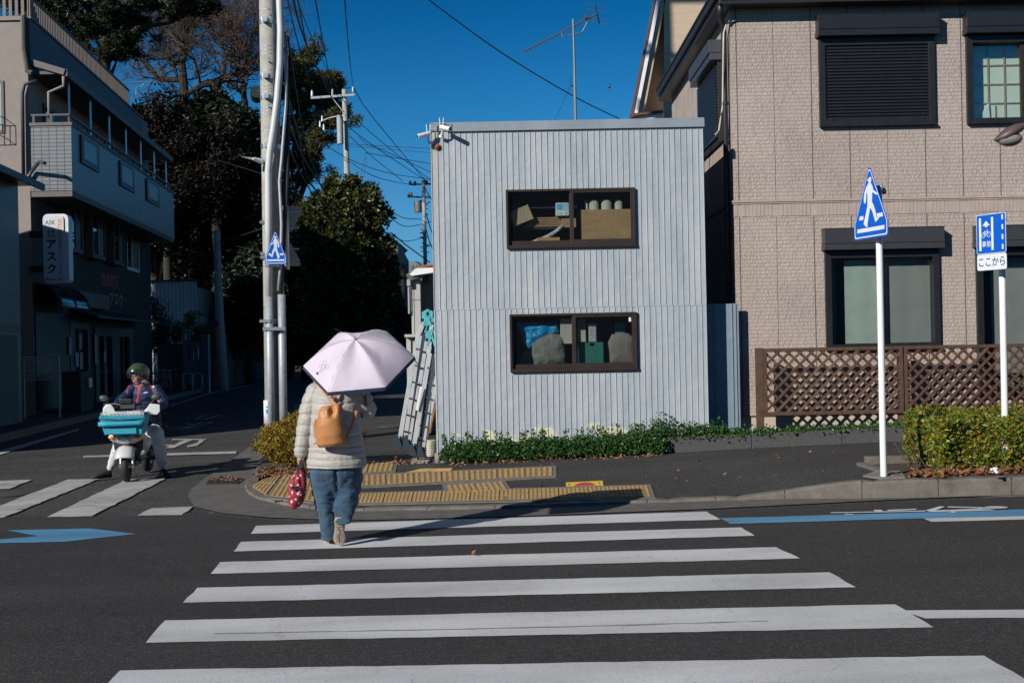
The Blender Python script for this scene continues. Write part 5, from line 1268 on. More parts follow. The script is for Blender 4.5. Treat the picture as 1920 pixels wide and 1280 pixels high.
# corner pipe and cable on the sunlit front
b = MB(); b.tube([P(70, 152, Y0-.1), P(46, 158, Y0-.1), P(42, 175, Y0-.1), P(44, 330, Y0-.1)], .05, 8); b.build('corner_pipe', M['dark_grey'], apt, smooth=True)
b = MB(); b.tube([P(84, 306, Y0-1.0), P(74, 303, Y0-.5), P(60, 320, Y0-.1), P(50, 335, Y0-.1)], .05, 6); b.build('vent_pipe', M['dark_grey'], apt)
b = MB(); b.tube([P(43, 30, Y0-.08), P(44, 90, Y0-.08), P(51, 133, Y0-.08), P(60, 137, Y0-.08)], .07, 8); b.build('gutter_pipe', M['brown_trim'], apt)
b = MB(); v = P(0, 160, Y0); b.box(v.x-.6, v.x+.1, Y0-.03, Y0+.02, P(0, 250, Y0).z, P(0, 152, Y0).z); wo = b.build('window', M['brown_trim'], apt)
b = MB(); b.box(v.x-.55, v.x+.04, Y0-.035, Y0-.031, P(0, 245, Y0).z, P(0, 158, Y0).z); b.build('pane', mat('curtained_pane', (.3, .4, .38), .3), wo)
b = MB()
for z in (P(0, 258, Y0).z, P(0, 222, Y0).z): b.tube([(v.x-.6, Y0-.3, z), (v.x+.1, Y0-.3, z), (v.x+.1, Y0-.02, z)], .012, 5)
for k in range(5): b.tube([(v.x+.1-k*.15, Y0-.3, P(0, 258, Y0).z), (v.x+.1-k*.15, Y0-.3, P(0, 222, Y0).z)], .01, 5)
b.build('window_rail', M['black'], apt)
# balcony windows inside the tiled parapet (dark framed openings)
for i, (ua, ub, va, vb) in enumerate(((151, 184, 262, 305), (224, 250, 305, 350), (274, 297, 342, 375))):
    a = SPt(ua, va, KB+.02); c = SPt(ub, va, KB+.02); zt = 7.36; zb = 6.6
    b = MB(); slab(b, KB+.05, KB+.01, a.y, c.y, zb, zt); wo = b.build('window', M['black'], apt)
    b = MB(); slab(b, KB+.058, KB+.052, a.y+.2, c.y-.35, zb+.15, zt-.1); b.build('pane', mat('frosted_pane', (.12, .15, .17), .3), wo)
# upper storey doors behind the balcony
for i in range(5):
    y = Y0+1.2+i*2.9; b = MB(); slab(b, K1+.05, K1-.0, y, y+1.7, 6.0, 8.3); wo = b.build('balcony_door', M['black'], apt)
    b = MB(); slab(b, K1+.06, K1+.052, y+.1, y+.8, 6.1, 8.2); b.build('pane', M['dark_glass'], wo)
# second storey windows
def wpos(u, K): return SPt(u, 600, K).y
for i, (ua, um, ub) in enumerate(((132, 146, 159), (177, 188, 201), (217, 227, 236), (241, 251, 264))):
    K = K1+.35 if i < 3 else K1+.06
    ya, ym, yb = wpos(ua, K), wpos(um, K), wpos(ub, K); z0, z1 = 4.5, 5.6
    b = MB(); slab(b, K, K1+.01, ya, yb, z0-.12, z0); slab(b, K, K1+.01, ya, yb, z1, z1+.08); slab(b, K, K1+.01, ya, ya+.08, z0, z1); slab(b, K, K1+.01, yb-.08, yb, z0, z1); slab(b, K-.01, K-.06, ym-.04, ym+.04, z0, z1)
    wo = b.build('window', M['brown_trim'] if i < 3 else M['alu'], apt)
    b = MB(); slab(b, K-.03, K-.035, ya+.08, ym-.04, z0, z1); b.build('pane', M['dark_glass'], wo)
    b = MB(); slab(b, K-.03, K-.035, ym+.04, yb-.08, z0, z1); b.build('pane', mat('dark_pane', (.015, .015, .018), .3), wo)
# raised wall letters
def ftext(K, Yc, z): 
    ex = Vector((-.1015, 1, 0)).normalized(); nr = Vector((1, .1015, 0)).normalized()
    base = SW(K, Yc, z)
    return lambda x, zz, d=0: base+ex*x+Vector((0, 0, zz))+nr*d
f = ftext(K1+.02, wpos(207, K1), 3.68)
text_on('総合防災', f, 0, 0, .5, mat('red_letter', (.4, .05, .05), .5), apt, 0, 'wall_lettering', sx=1.25, bold=.012)
f = ftext(K1+.02, wpos(218, K1), 3.08)
text_on('アスク', f, 0, 0, .5, mat('green_letter', (.2, .26, .2), .5), apt, 0, 'wall_lettering', sx=1.3, bold=.01)
f = ftext(K1+.02, wpos(200, K1), 3.18)
text_on('株式会社', f, 0, 0, .22, mat('green_letter2', (.16, .2, .16), .5), apt, 0, 'wall_lettering', sx=.9, bold=.006)
# ground floor: dark entrance, doors, notices
b = MB(); slab(b, K1+.03, K1+.0, Y0+.15, wpos(145, K1), .0, 2.6); b.build('entrance_recess', M['black'], apt)
b = MB(); ya, yb = wpos(175, K1), wpos(247, K1); slab(b, K1+.05, K1+.0, ya, yb, -.1, 2.3); fo = b.build('shop_front', M['black'], apt)
for u0, u1 in ((183, 190), (197, 206), (222, 226), (229, 238)):
    b = MB(); slab(b, K1+.07, K1+.055, wpos(u0, K1), wpos(u1, K1), .0, 2.0); b.build('shop_pane', M['dark_glass'], fo)
b = MB(); slab(b, K1+.05, K1+.0, wpos(128, K1), wpos(165, K1), .15, 2.4); fo = b.build('glazed_door', M['dark_grey'], apt)
b = MB(); slab(b, K1+.07, K1+.055, wpos(138, K1), wpos(160, K1), .3, 2.2); b.build('door_pane', M['dark_glass'], fo)
for u, v, w_, h in ((146, 674, .35, .42), (154, 676, .3, .5), (133, 648, .25, .5), (152, 640, .3, .45), (181, 655, .28, .9), (198, 668, .3, .35)):
    p = SPt(u, v, K1+.1); b = MB(); slab(b, K1+.085, K1+.08, p.y-w_/2, p.y+w_/2, p.z-h/2, p.z+h/2); b.build('notice', mat('notice_paper', (.3, .33, .34), .7), apt)
# awnings
aw = thing('arched_awning', SW(K1+.6, 32, 2), 'dark arched acrylic awning over the entrance under the vertical company sign', 'awning')
b = MB(); ya, yb = wpos(72, K1), wpos(150, K1+.4)
ya = 30.3; yb = 33.0; rr_ = .75; n = 10; vs = []
for i in range(n+1):
    a = R(90*i/n); 
    for y in (ya, yb): p = SW(K1+rr_*math.sin(a), y, 2.72+.62*math.cos(a)); vs.append(p)
b.add(vs, [(2*i, 2*i+1, 2*i+3, 2*i+2) for i in range(n)]); o = b.build('acrylic_sheet', mat('smoked_acrylic', (.02, .022, .028), .08, spec=1.0), aw, smooth=True)
b = MB()
for y in (ya, (ya+yb)/2, yb): b.tube([SW(K1+rr_*math.sin(R(90*i/n)), y, 2.73+.62*math.cos(R(90*i/n))) for i in range(n+1)], .03, 6)
b.tube([SW(K1+rr_, ya, 2.72), SW(K1+rr_, yb, 2.72)], .035, 6); b.build('awning_frame', M['dark_grey'], aw)
b = MB(); ya, yb = wpos(176, K1+.7), wpos(291, K1+1.1); yb = 42.2
c = [SW(K1+.02, 33.6, 2.75), SW(K1+.85, 33.6, 2.5), SW(K1+.85, yb, 2.5), SW(K1+.02, yb, 2.75)]; b.prism(c, (0, 0, .06)); solo('flat_awning', 'thin sloping canopy over the dark shop front', 'awning', b, M['dark_grey'])
b = MB(); ya, yb = wpos(163, K1+.2), wpos(196, K1+.2); slab(b, K1+.3, K1+.01, 33.4, 37.2, 2.85, 3.3); solo('blank_sign_box', 'dark blank sign box on the wall between the awning and the lettering', 'sign box', b, M['brown_trim'])
# vertical company sign standing out from the wall
sy_ = 30.0
vs_ = thing('company_sign', P(105, 530, sy_), 'tall white vertical company sign half in sun on the beige building', 'sign')
x0, x1 = P(84, 470, sy_).x, P(127, 470, sy_).x; z0, z1 = P(106, 531, sy_).z, P(106, 403, sy_).z
cx, cz, W_, H_ = (x0+x1)/2, (z0+z1)/2, x1-x0, z1-z0
fs = lambda x, z, d=0: Vector((cx+x, sy_-.16-d, cz+z))
flat('sign_casing', lambda x, z, d=0: Vector((cx+x+.05, sy_-.15-d, cz+z)), [rrect(W_+.06, H_+.02, .12)], -.3, M['sign_white'], vs_, .29)
flat('sign_face', fs, [rrect(W_-.06, H_-.06, .1)], .0, mat('sign_face_white', (.6, .62, .66), .4, var=.03), vs_, .012)
tx = lambda body, x, z, s, m, **k: text_on(body, fs, x, z, s, m, vs_, .013, sx=k.get('sx', 1), bold=k.get('bold', .002))
gm, om, nm, rm_ = mat('letter_green', (.03, .1, .05), .5), mat('letter_orange', (.65, .3, .14), .5), mat('letter_navy', (.03, .06, .16), .5), mat('letter_red', (.3, .05, .06), .5)
tx('ASK', -.075, cz*0+.62, .16, gm, sx=.95)
tx('株', -.0, .4, .1, M['ink']); tx('式', -.0, .29, .1, M['ink']); tx('会', -.11, .4, .1, M['ink']); tx('社', -.11, .29, .1, M['ink'])
for k, ch in enumerate('アスク'): tx(ch, -.06, .02-.32*k, .27, M['ink'], bold=.01)
for k, ch in enumerate('消防用設備'): tx(ch, .17, .66-.128*k, .125, om, bold=.004)
for k, ch in enumerate('設計・施工'): tx(ch, .17, .05-.072*k, .075, nm)
for k, ch in enumerate('メンテナンス'): tx(ch, .17, -.36-.062*k, .07, nm)
tx('☎5666-1831', .0, -.82, .085, rm_)
for v in (440, 505): p = P(80, v, sy_); b = MB(); b.box(x0-.35, x0+.02, sy_-.1, sy_+.05, p.z-.08, p.z+.08); b.build('bracket', M['black'], vs_)
# ---------------------------------------------------------------- near-left house, mostly out of frame; it throws the shade over the street mouth
KN = -8.8
nh = thing('near_left_house', SW(KN-2, 24, -.2), 'grey tiled house with a dark eave at the left picture edge', 'house')
b = MB(); slab(b, KN, KN-7, 19.0, 27.2, -.4, 5.6); b.build('walls', M['tile2'], nh)
b = MB(); slab(b, KN+.02, KN-.05, 19.2, 27.1, 2.02, 2.2); b.build('band', M['brown_trim'], nh)
b = MB(); slab(b, KN+.012, KN-.05, 24.2, 26.9, -.2, 1.95); b.build('garage_shutter', mat('garage_dark', (.06, .052, .048), .6, bump=.3, bs=20), nh)
b = MB(); slab(b, KN+.03, KN-.05, 21, 25.8, 3.95, 5.4); b.build('dark_window', M['black'], nh)
b = MB(); c = [SW(KN+.45, 18.5, 5.5), SW(KN+.45, 27.5, 5.5), SW(KN-7.5, 27.5, 5.5), SW(KN-7.5, 18.5, 5.5)]
t = [SW(KN-3.4, 18.5, 6.6), SW(KN-3.4, 27.5, 6.6)]
b.add(c+t, [(0, 1, 5, 4), (2, 3, 4, 5), (0, 4, 3), (1, 2, 5), (0, 3, 2, 1)]); b.build('roof', M['shutter'], nh)
b = MB(); slab(b, KN+.52, KN+.44, 18.5, 27.6, 5.4, 5.55); b.build('gutter', M['dark_grey'], nh)
# unseen block added out of frame to keep the trees and the street in shade
b = MB(); b.box(-30, -24, 26, 35, -.3, 17); solo('shade_block', 'tall plain block added left of the street to shade the trees, outside the picture', 'building', b, M['beige_wall'])
for x, w_, h in ((-48, 22, 8), (-24, 20, 7), (-2, 14, 9), (14, 18, 7.5), (34, 20, 8)):
    bb_ = thing('row_house', (x+w_/2, -28, -.2), {-48: 'plain house far left across the main road behind the viewer', -24: 'lower house left across the main road behind the viewer', -2: 'tall house straight across the main road behind the viewer', 14: 'house right across the main road behind the viewer', 34: 'house far right across the main road behind the viewer'}[x], 'house', 'houses across the main road')
    b = MB(); b.box(x, x+w_-1, -32, -24, -.3, h); b.build('walls', M['beige_wall'], bb_)
    b = MB(); b.box(x-.3, x+w_-.7, -32.3, -23.7, h, h+.25); b.build('roof', M['fascia'], bb_)
    b = MB()
    for k in range(3): b.box(x+2+k*4, x+4+k*4, -24.0, -23.96, 3.4, 4.8)
    b.build('window', M['dark_glass'], bb_)
# ---------------------------------------------------------------- corrugated white walls, stone wall, gate, shrubs
def corr(root, a, c, z0, z1, m, pitch=.09):
    a, c = Vector(a), Vector(c); L_ = (c-a).length; d = (c-a)/L_; nr = Vector((d.y, -d.x, 0)); n = int(L_/(pitch/4)); b = MB()
    vs = []
    for i in range(n+1):
        p = a+d*L_*i/n+nr*(.014*math.sin(i/4*2*math.pi)); vs += [(p.x, p.y, z0), (p.x, p.y, z1)]
    b.add(vs, [(2*i, 2*i+2, 2*i+3, 2*i+1) for i in range(n)]); return b.build('corrugated_sheet', m, root)
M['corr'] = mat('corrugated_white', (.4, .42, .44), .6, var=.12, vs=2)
wf = thing('corrugated_wall', P(327, 640, 50), 'white corrugated wall dappled with tree shadow behind the dark shrubs', 'wall')
pa, pb_ = P(278, 600, 50), P(371, 600, 50); corr(wf, (pa.x, 50, 0), (pb_.x, 50, 0), 0, 4.45, M['corr'], .16)
b = MB(); b.box(pa.x, pb_.x+.05, 49.9, 50.1, 4.45, 4.53); b.build('wall_cap', M['dark_grey'], wf)
wf2 = thing('corrugated_wall', P(410, 640, 56), 'shaded corrugated wall running back from the dappled one', 'wall')
corr(wf2, (pb_.x, 50.05, 0), (pb_.x+.1-1.42, 64.0, 0), 0, 4.2, mat('corrugated_shaded', (.2, .22, .24), .6), .16)  # darker copy of the white sheet, shade put into its colour
# rough low wall along the street
sw_ = thing('stone_wall', SW(-7.9, 52, 0), 'dark mossy block wall running along the far left side of the street', 'wall')
b = MB(); slab(b, -7.6, -7.85, 49.3, 80, -.3, 2.05); slab(b, -7.55, -7.9, 49.3, 80, 2.05, 2.15); b.build('wall_blocks', mat('block_wall', (.06, .056, .05), .9, var=.3, vs=3, bump=.6, bs=30), sw_)
sw2 = thing('low_wall', SW(-9.0, 46.5, 0), 'low dark concrete wall beside the parked bicycles', 'wall')
b = MB(); p0, p1 = SW(-9.3, 45.3, 0), SW(-9.0, 46.6, 0); b.box(-14.2, SW(-8.1, 47, 0).x, 46.4, 46.65, -.3, 1.75); b.build('wall_blocks', mat('low_wall_m', (.07, .066, .06), .9, var=.25, vs=3, bump=.5), sw2)
gt = thing('slatted_gate', P(368, 720, 45.8), 'pale blue grey slatted gate between two posts next to the low pole', 'gate')
gx0, gx1, gx2 = P(345, 650, 45.8).x, P(378, 650, 45.8).x, P(392, 650, 45.8).x; gm_ = mat('gate_paint', (.12, .15, .18), .6, var=.12)
b = MB(); b.box(gx0-.04, gx0+.03, 45.7, 45.85, -.3, P(345, 628, 45.8).z); b.box(gx1, gx2, 45.65, 45.95, -.3, P(385, 626, 45.8).z); b.build('gate_post', gm_, gt)
b = MB(); zt, zb = P(360, 640, 45.8).z, P(360, 722, 45.8).z; zm = P(360, 676, 45.8).z
b.box(gx0+.03, gx1, 45.76, 45.8, zt-.08, zt); b.box(gx0+.03, gx1, 45.76, 45.8, zb, zm)
for k in range(4): x = gx0+.05+k*(gx1-gx0)*.26; b.box(x, x+.13, 45.765, 45.795, zm, zt-.08)
b.build('gate_leaf', gm_, gt)
# small trees and shrubs by the wall
def shrub(x, y, z, rx, rz, n, m, label, size=.09, seed=0, name='shrub', stem=True, ry=None, aspect=.5):
    rg = random.Random(seed); rt = thing(name, (x, y, G(x)), label, 'shrub'); pts = []
    cl = [(Vector((rg.gauss(0, .55), rg.gauss(0, .5), rg.gauss(0, .45))), rg.uniform(.3, .5)) for _ in range(14)]
    while len(pts) < n:
        c, r_ = rg.choice(cl); d = Vector((rg.gauss(0, 1), rg.gauss(0, 1), rg.gauss(0, 1))); d = d.normalized()*r_*rg.random()**.4
        p = c+d
        if p.length > 1.3: continue
        pts.append(Vector((x+p.x*rx, y+p.y*(ry or rx), max(G(x)+.05, z+p.z*rz))))
    leaf_obj('foliage', pts, size, m, rt, seed, aspect=aspect)
    b = MB()
    for k in range(6): 
        q = Vector((x+rg.gauss(0, rx*.15), y, G(x)-.05)); b.tube([q, q+Vector((rg.gauss(0, rx*.2), 0, (z-G(x))*.6)), q+Vector((rg.gauss(0, rx*.5), rg.gauss(0, .2), (z-G(x)+rz*.5)))], [.03, .02, .01], 5)
    b.build('stems', M['twig'], rt); return rt
M['dark_leaf'] = leafmat('dark_leaves', [(.02, .03, .012), (.03, .045, .015), (.04, .06, .02)], .5, .2)
M['yel_leaf'] = leafmat('yellow_green_leaves', [(.08, .13, .03), (.15, .2, .05), (.05, .09, .02)], .45, .3)
shrub(-20.6, 44.6, 7.6, 1.9, 2.2, 2600, M['dark_leaf'], 'sparse unseen tree added behind the corner building to dapple the wall, outside the picture', .16, 9, name='dapple_tree')  # unseen tree, added to throw dappled shade on the corrugated wall
shrub(P(303, 640, 47.4).x, 47.4, 2.4, .75, 1.2, 2600, M['dark_leaf'], 'dark leaved shrub in front of the dappled corrugated wall', .13, 4)
shrub(P(366, 640, 47.2).x, 47.2, 2.1, .75, .75, 2600, M['yel_leaf'], 'yellow green shrub above the slatted gate', .12, 5)
shrub(P(398, 640, 47.6).x, 47.6, 1.7, .4, .7, 1200, M['dark_leaf'], 'small dry shrub behind the low pole with the round sign', .1, 6)
# short concrete pole with a no-parking sign
lp = thing('short_pole', P(412, 725, 45), 'short tapering concrete pole with a round no parking sign', 'utility pole')
b = MB(); b.tube([P(419, 732, 45), P(412, 600, 45), P(406, 432, 45)], [.2, .17, .125], 14); b.build('pole', M['pole_concrete'], lp, smooth=True)
b = MB(); c = P(402, 607, 44.7); b.tube([c, c+Vector((0, .02, 0))], .17, 26); fo = b.build('no_parking_disc', mat('sign_red', (.35, .02, .03), .4), lp)
b = MB(); b.tube([c+Vector((0, -.004, 0)), c+Vector((0, -.001, 0))], .125, 26); b.build('blue_centre', mat('sign_deep_blue', (.01, .03, .25), .4), fo)
b = MB(); b.bar(c+Vector((-.1, -.007, .1)), c+Vector((.1, -.007, -.1)), .035, .004, up=(0, 1, 0)); b.build('red_slash', mat('sign_red2', (.35, .02, .03), .4), fo)
for v in (447, 470): b = MB(); b.tube([P(407, v, 45), P(407, v+2, 45)], .16, 12); b.build('pole_band', M['galv'], lp)
# bicycles parked in the dark
def bicycle(label):
    rt = thing('parked_bicycle', (0, 0, 0), label, 'bicycle', 'bicycles parked in the shade')
    for x in (-.52, .52):
        b = MB(); b.torus((x, 0, .33), .31, .02, (0, 1, 0), 24, 6); w_ = b.build('wheel', M['rubber'], rt)
        b = MB()
        for k in range(10): a = math.pi*k/10; b.tube([(x+.3*math.cos(a), 0, .33+.3*math.sin(a)), (x-.3*math.cos(a), 0, .33-.3*math.sin(a))], .002, 3)
        b.build('spokes', M['alu'], w_)
    b = MB(); bb_ = (0, 0, .3)
    for p, q in (((-.52, 0, .33), (-.15, 0, .75)), ((-.52, 0, .33), bb_), (bb_, (-.18, 0, .85)), (bb_, (.38, 0, .7)), ((-.16, 0, .6), (.36, 0, .82)), ((.52, 0, .33), (.36, 0, .95))): b.tube([p, q], .016, 6)
    b.build('bicycle_frame', M['galv'], rt)
    b = MB(); b.loft([((-.32, 0, .88), (0, .09, 0), (0, 0, .03)), ((-.2, 0, .9), (0, .06, 0), (0, 0, .03)), ((-.05, 0, .89), (0, .02, 0), (0, 0, .015))], 8); b.build('saddle', M['black'], rt)
    b = MB(); b.tube([(.3, -.28, 1.0), (.4, -.15, 1.0), (.38, 0, .96), (.4, .15, 1.0), (.3, .28, 1.0)], .013, 6); b.build('handlebar', M['alu'], rt)
    b = MB()
    for z in (.7, .8, .92): b.tube([(.45, -.15, z), (.75, -.17, z), (.75, .17, z), (.45, .15, z), (.45, -.15, z)], .006, 4)
    for k in range(6): b.tube([(.48+.05*k, -.16, .7), (.48+.05*k, -.16, .92)], .004, 3); b.tube([(.48+.05*k, .16, .7), (.48+.05*k, .16, .92)], .004, 3)
    b.build('basket', M['dark_grey'], rt); return rt
bc = bicycle('bicycle nearest the building wall in the dark bay')
for k in kids(bc): pass
bl = ['second bicycle from the building in the dark bay', 'third bicycle from the building in the dark bay', 'bicycle nearest the slatted gate in the dark bay']
pos = [(310, 40.5), (322, 41.6), (334, 42.6), (343, 43.8)]
for i, (u, y) in enumerate(pos):
    q = P(u, 700, y); l_ = (q.x-.6, y, G(q.x)); a = R(-75+i*6)
    if i == 0: bc.location = l_; bc.rotation_euler = (0, 0, a)
    else: dup(bc, None, bl[i-1], l_, a)
b = MB()
for k, u in enumerate((352, 369)):
    q = P(u, 700, 45); b = MB(); b.tube([(q.x-.2, 45, -.3), (q.x-.2, 45, .5), (q.x-.12, 45, .58), (q.x+.12, 45, .58), (q.x+.2, 45, .5), (q.x+.2, 45, -.3)], .03, 8)
    solo('hoop_barrier', ['hoop barrier at the left edge of the gate', 'hoop barrier in front of the gate leaf'][k], 'barrier', b, M['galv'], True, group='hoop barriers in front of the gate')
# white mesh fence by the entrance
mf = thing('mesh_fence', SW(KB-.4, 29, 0), 'white wire mesh fence beside the dark entrance at the far left', 'fence')
b = MB(); fa_, fb_ = P(44, 669, 28.6), P(110, 669, 28.6)
for k in range(16): x = fa_.x+(fb_.x-fa_.x)*k/15; b.tube([(x, 28.6, .85), (x, 28.6, 1.42)], .007, 4)
for z in (.85, .97, 1.09, 1.21, 1.33, 1.42): b.tube([(fa_.x, 28.6, z), (fb_.x, 28.6, z)], .007 if z < 1.4 else .02, 4)
b.build('mesh', M['galv'], mf)
for x_ in (fa_.x, fb_.x): b = MB(); b.tube([(x_, 28.6, -.2), (x_, 28.6, 1.45)], .025, 8); b.build('fence_post', M['galv'], mf)
bx_ = thing('mail_box_pillar', SW(-8.6, 31.5, 0), 'brown pillar with a small metal letter box beside the white mesh fence', 'pillar')
b = MB(); slab(b, -8.45, -8.95, 31.0, 32.2, -.3, 1.0); b.build('pillar', M['grey_stucco'], bx_); b = MB(); slab(b, -8.38, -8.44, 31.6, 31.95, .55, .8); b.build('letter_box', M['alu'], bx_)
# kerb of the far sidewalk
b = MB(); slab(b, -7.9, -8.05, 16, 60, -.25, -.08); put(b.build('far_kerb', M['kerb'], loc=(0, 0, 0)), kind='structure')
b = MB(); slab(b, -8.05, -9.5, 16, 60, -.25, -.085); put(b.build('far_sidewalk', M['walk'], loc=(0, 0, 0)), kind='structure')
# roof aerial on the corner building
ra = thing('roof_aerial', P(255, 175, 46), 'small horizontal aerial on the roof end of the corner building', 'aerial')
b = MB(); b.tube([P(255, 178, 46), P(256, 162, 46)], .02, 6); b.tube([P(232, 156, 46), P(294, 153, 46)], .02, 6); b.tube([P(243, 159, 46), P(250, 163, 46), P(264, 163, 46), P(270, 158, 46)], .018, 6)
for k in range(9): p = P(234+7*k, 156-.3*k, 46); b.tube([p+Vector((0, -.1, 0)), p+Vector((0, .1, 0))], .008, 4)
b.build('aerial_rods', M['alu'], ra)
# ================================================================ POLES, WIRES, LADDERS, TREES, FAR HOUSES
PY = 19.0
def PP(u, v, dy=0): return P(u, v, PY+dy)
mp_ = thing('utility_pole', Vector((PP(515, 640).x, PY, -.1)), 'tall round concrete utility pole with pale conduits behind the yellow bush', 'utility pole')
b = MB(); b.tube([(mp_.location.x, PY, -.3), (mp_.location.x, PY, 3), (mp_.location.x, PY, 15.6)], [.185, .165, .105], 22); b.build('pole', M['pole_concrete'], mp_, smooth=True)
b = MB(); path = [(524, -260), (524, 0), (526, 55), (525, 120), (520, 185), (513, 240), (506, 285), (503, 320), (503.5, 400), (504.5, 558)]
b.tube([PP(u, v, -.26) for u, v in path], .056, 14); b.build('white_conduit', mat('pvc_conduit', (.55, .57, .56), .4, var=.06), mp_, smooth=True)
b = MB(); b.tube([PP(504.5, 556, -.26), PP(507, 700, -.26), PP(509, 860, -.26)], .062, 14); b.build('steel_conduit', M['galv'], mp_, smooth=True)
b = MB(); b.tube([PP(528, 552, -.2), PP(530, 700, -.2), PP(533, 860, -.2)], .064, 14); b.build('steel_conduit', M['galv'], mp_, smooth=True)
b = MB(); b.tube([PP(534, 90, -.2), PP(537, 110, -.2), PP(536, 200, -.2), PP(528, 300, -.2), PP(524, 340, -.22), PP(528, 420, -.22), PP(526, 500, -.22), PP(522, 545, -.22)], .026, 8); b.build('thin_conduit', M['galv'], mp_, smooth=True)
b = MB()
for off, r_ in ((0, .03), (5, .024)):
    b.tube([PP(532+off*.4, 60, -.05), PP(538+off*.3, 150, -.1), PP(536+off, 260, -.12), PP(534+off*.6, 380, -.15), PP(532+off*.2, 470, -.18), PP(527, 556, -.2)], r_, 8)
b.build('black_cables', M['cable'], mp_, smooth=True)
b = MB(); px0 = mp_.location.x
for v in (3, 22, 90, 98, 105, 135, 163, 170, 176, 205, 212, 218, 248, 366, 412, 430, 500, 523, 611, 624):
    z = PP(510, v).z; b = MB()
    b.tube([(px0, PY, z), (px0, PY, z+.012)], .178-.0045*z+.003, 20); b.build('steel_band', M['galv'], mp_)
for z, w_ in ((12.3, .75), (13.6, .95), (14.9, .8)):
    b = MB(); b.bar((px0-w_, PY-.16, z), (px0+w_, PY-.16, z), .09, .09)
    for k in (-1, -.5, .5, 1): b.tube([(px0+k*(w_-.05), PY-.16, z+.04), (px0+k*(w_-.05), PY-.16, z+.22)], .05, 8)
    b.build('crossarm', M['galv'], mp_)
b = MB(); b.tube([(px0+.35, PY-.1, 11.0), (px0+.35, PY-.1, 11.9)], .2, 16); b.build('transformer', M['galv'], mp_)
b = MB()
for v in (44, 148, 186, 277, 603, 617):
    z = PP(510, v).z; rr_ = .18-.0045*z; b = MB()
    b.tube([(px0, PY, z-.03), (px0, PY, z+.04)], rr_+.006, 20); b.box(px0-.06, px0+.03, PY-rr_-.1, PY-rr_+.03, z-.03, z+.04); b.build('clamp', M['alu'], mp_, bevel=.003)
b = MB(); b.box(PP(495, 603).x, PP(515, 603).x, PY-.34, PY-.31, PP(495, 605).z, PP(495, 600).z); b.box(PP(501, 618).x, PP(542, 618).x, PY-.34, PY-.31, PP(495, 620).z, PP(495, 614).z); b.build('conduit_rail', M['alu'], mp_)
b = MB()
for v in (25, 115, 200): p = PP(503, v, -.16); b.tube([p, p+Vector((.03, -.1, -.02)), p+Vector((.03, -.1, .03))], .012, 6)
for u, v in ((492, 417), (493, 476), (493, 483)): b.ell(PP(u, v, -.1), .05, .05, .035, 10, 7)
for u, v in ((497, 578), (519, 602)): b.torus(PP(u, v, -.2), .02, .006, (0, 1, 0), 12, 5)
b.build('step_bolts', M['alu'], mp_)
# plastic wrapped notice at its foot
nb = MB(); nb.tube([PP(505, 793, -.22), PP(504, 750, -.22)], .085, 14); o = solo('wrapped_notice', 'white plastic wrapped notice with blue writing strapped low on the utility pole', 'notice', nb, M['white_plastic'], True)
f = lambda x, z, d=0: PP(504, 770, -.312)+Vector((x, -d, z))
flat('blue_print', f, [R4(-.05, .05, .05, .08), R4(-.05, .0, -.04, .03), R4(.02, .05, -.05, .0)], .0, mat('notice_blue', (.05, .35, .6), .5), o, .002)
# signs on the pole
sg = thing('pole_crossing_sign', PP(516, 494, -.3), 'small blue pedestrian crossing sign fixed to the utility pole', 'road sign')
crossing_sign(sg, PP(516.5, 465, -.36), R(-6), .34, .53, flip=True)
b = MB(); q = PP(512, 498, -.3); b.box(q.x-.13, q.x+.1, PY-.33, PY-.3, q.z-.015, q.z+.01); b.build('sign_strap', M['alu'], sg)
for lab, pts in (('grey back of an inverted triangular stop sign on the utility pole', [(528, 386), (563, 388), (566, 391), (549, 432), (545, 434), (528, 440)]), ('grey back of a pentagonal sign low on the utility pole', [(528, 455), (546, 458), (562, 488), (563, 497), (560, 499), (528, 499)])):
    b = MB(); b.prism([PP(u, v, .38) for u, v in pts], (0, .006, 0)); r_ = thing('road_sign', PP(545, pts[-1][1], .4), lab, 'road sign'); b.build('plate', mat('sign_back_grey', (.34, .34, .32), .5, var=.15), r_)
    v0, v1 = pts[0][1], pts[-1][1]
    for v in (v0+12, v1-12): p = PP(540, v, .36); b = MB(); b.box(p.x-.1, p.x+.18, p.y-.02, p.y, p.z-.012, p.z+.012); b.build('mounting_rail', M['alu'], r_)
b = MB(); b.tube([PP(537, 382, .3), PP(540, 505, .3)], .03, 10); b.tube([PP(538, 395, .3), PP(520, 396, .1)], .015, 6); b.tube([PP(539, 490, .3), PP(520, 491, .1)], .015, 6); solo('sign_bracket_pipe', 'short white pipe holding the two grey sign backs', 'bracket', b, M['white_paint'], True)
la = thing('pole_lamp', PP(497, 305, -.1), 'small white street lamp arm pointing left from the utility pole', 'street lamp')
b = MB(); b.loft([(PP(453, 294, -.4), (0, .04, 0), (0, 0, .006)), (PP(474, 299, -.3), (0, .07, 0), (0, 0, .02)), (PP(478, 299, -.3), (0, .07, 0), (0, 0, .035)), (PP(494, 304, -.2), (0, .06, 0), (0, 0, .05))], 10); b.build('lamp_head', M['white_plastic'], la)
b = MB(); b.tube([PP(494, 304, -.2), PP(500, 305, -.1)], .025, 8); b.tube([PP(493, 300, -.2), PP(489, 292, -.2)], .008, 5); b.build('arm', M['alu'], la)
b = MB(); p = PP(484, 180, .3); b.tube([p+Vector((-.04, .1, 0)), p+Vector((0, -.1, .05))], .11, 14); b.build('reflector', mat('mirror_teal', (.02, .035, .035), .4), thing('round_reflector', p, 'small round mirror tucked behind the utility pole on its left', 'mirror'))
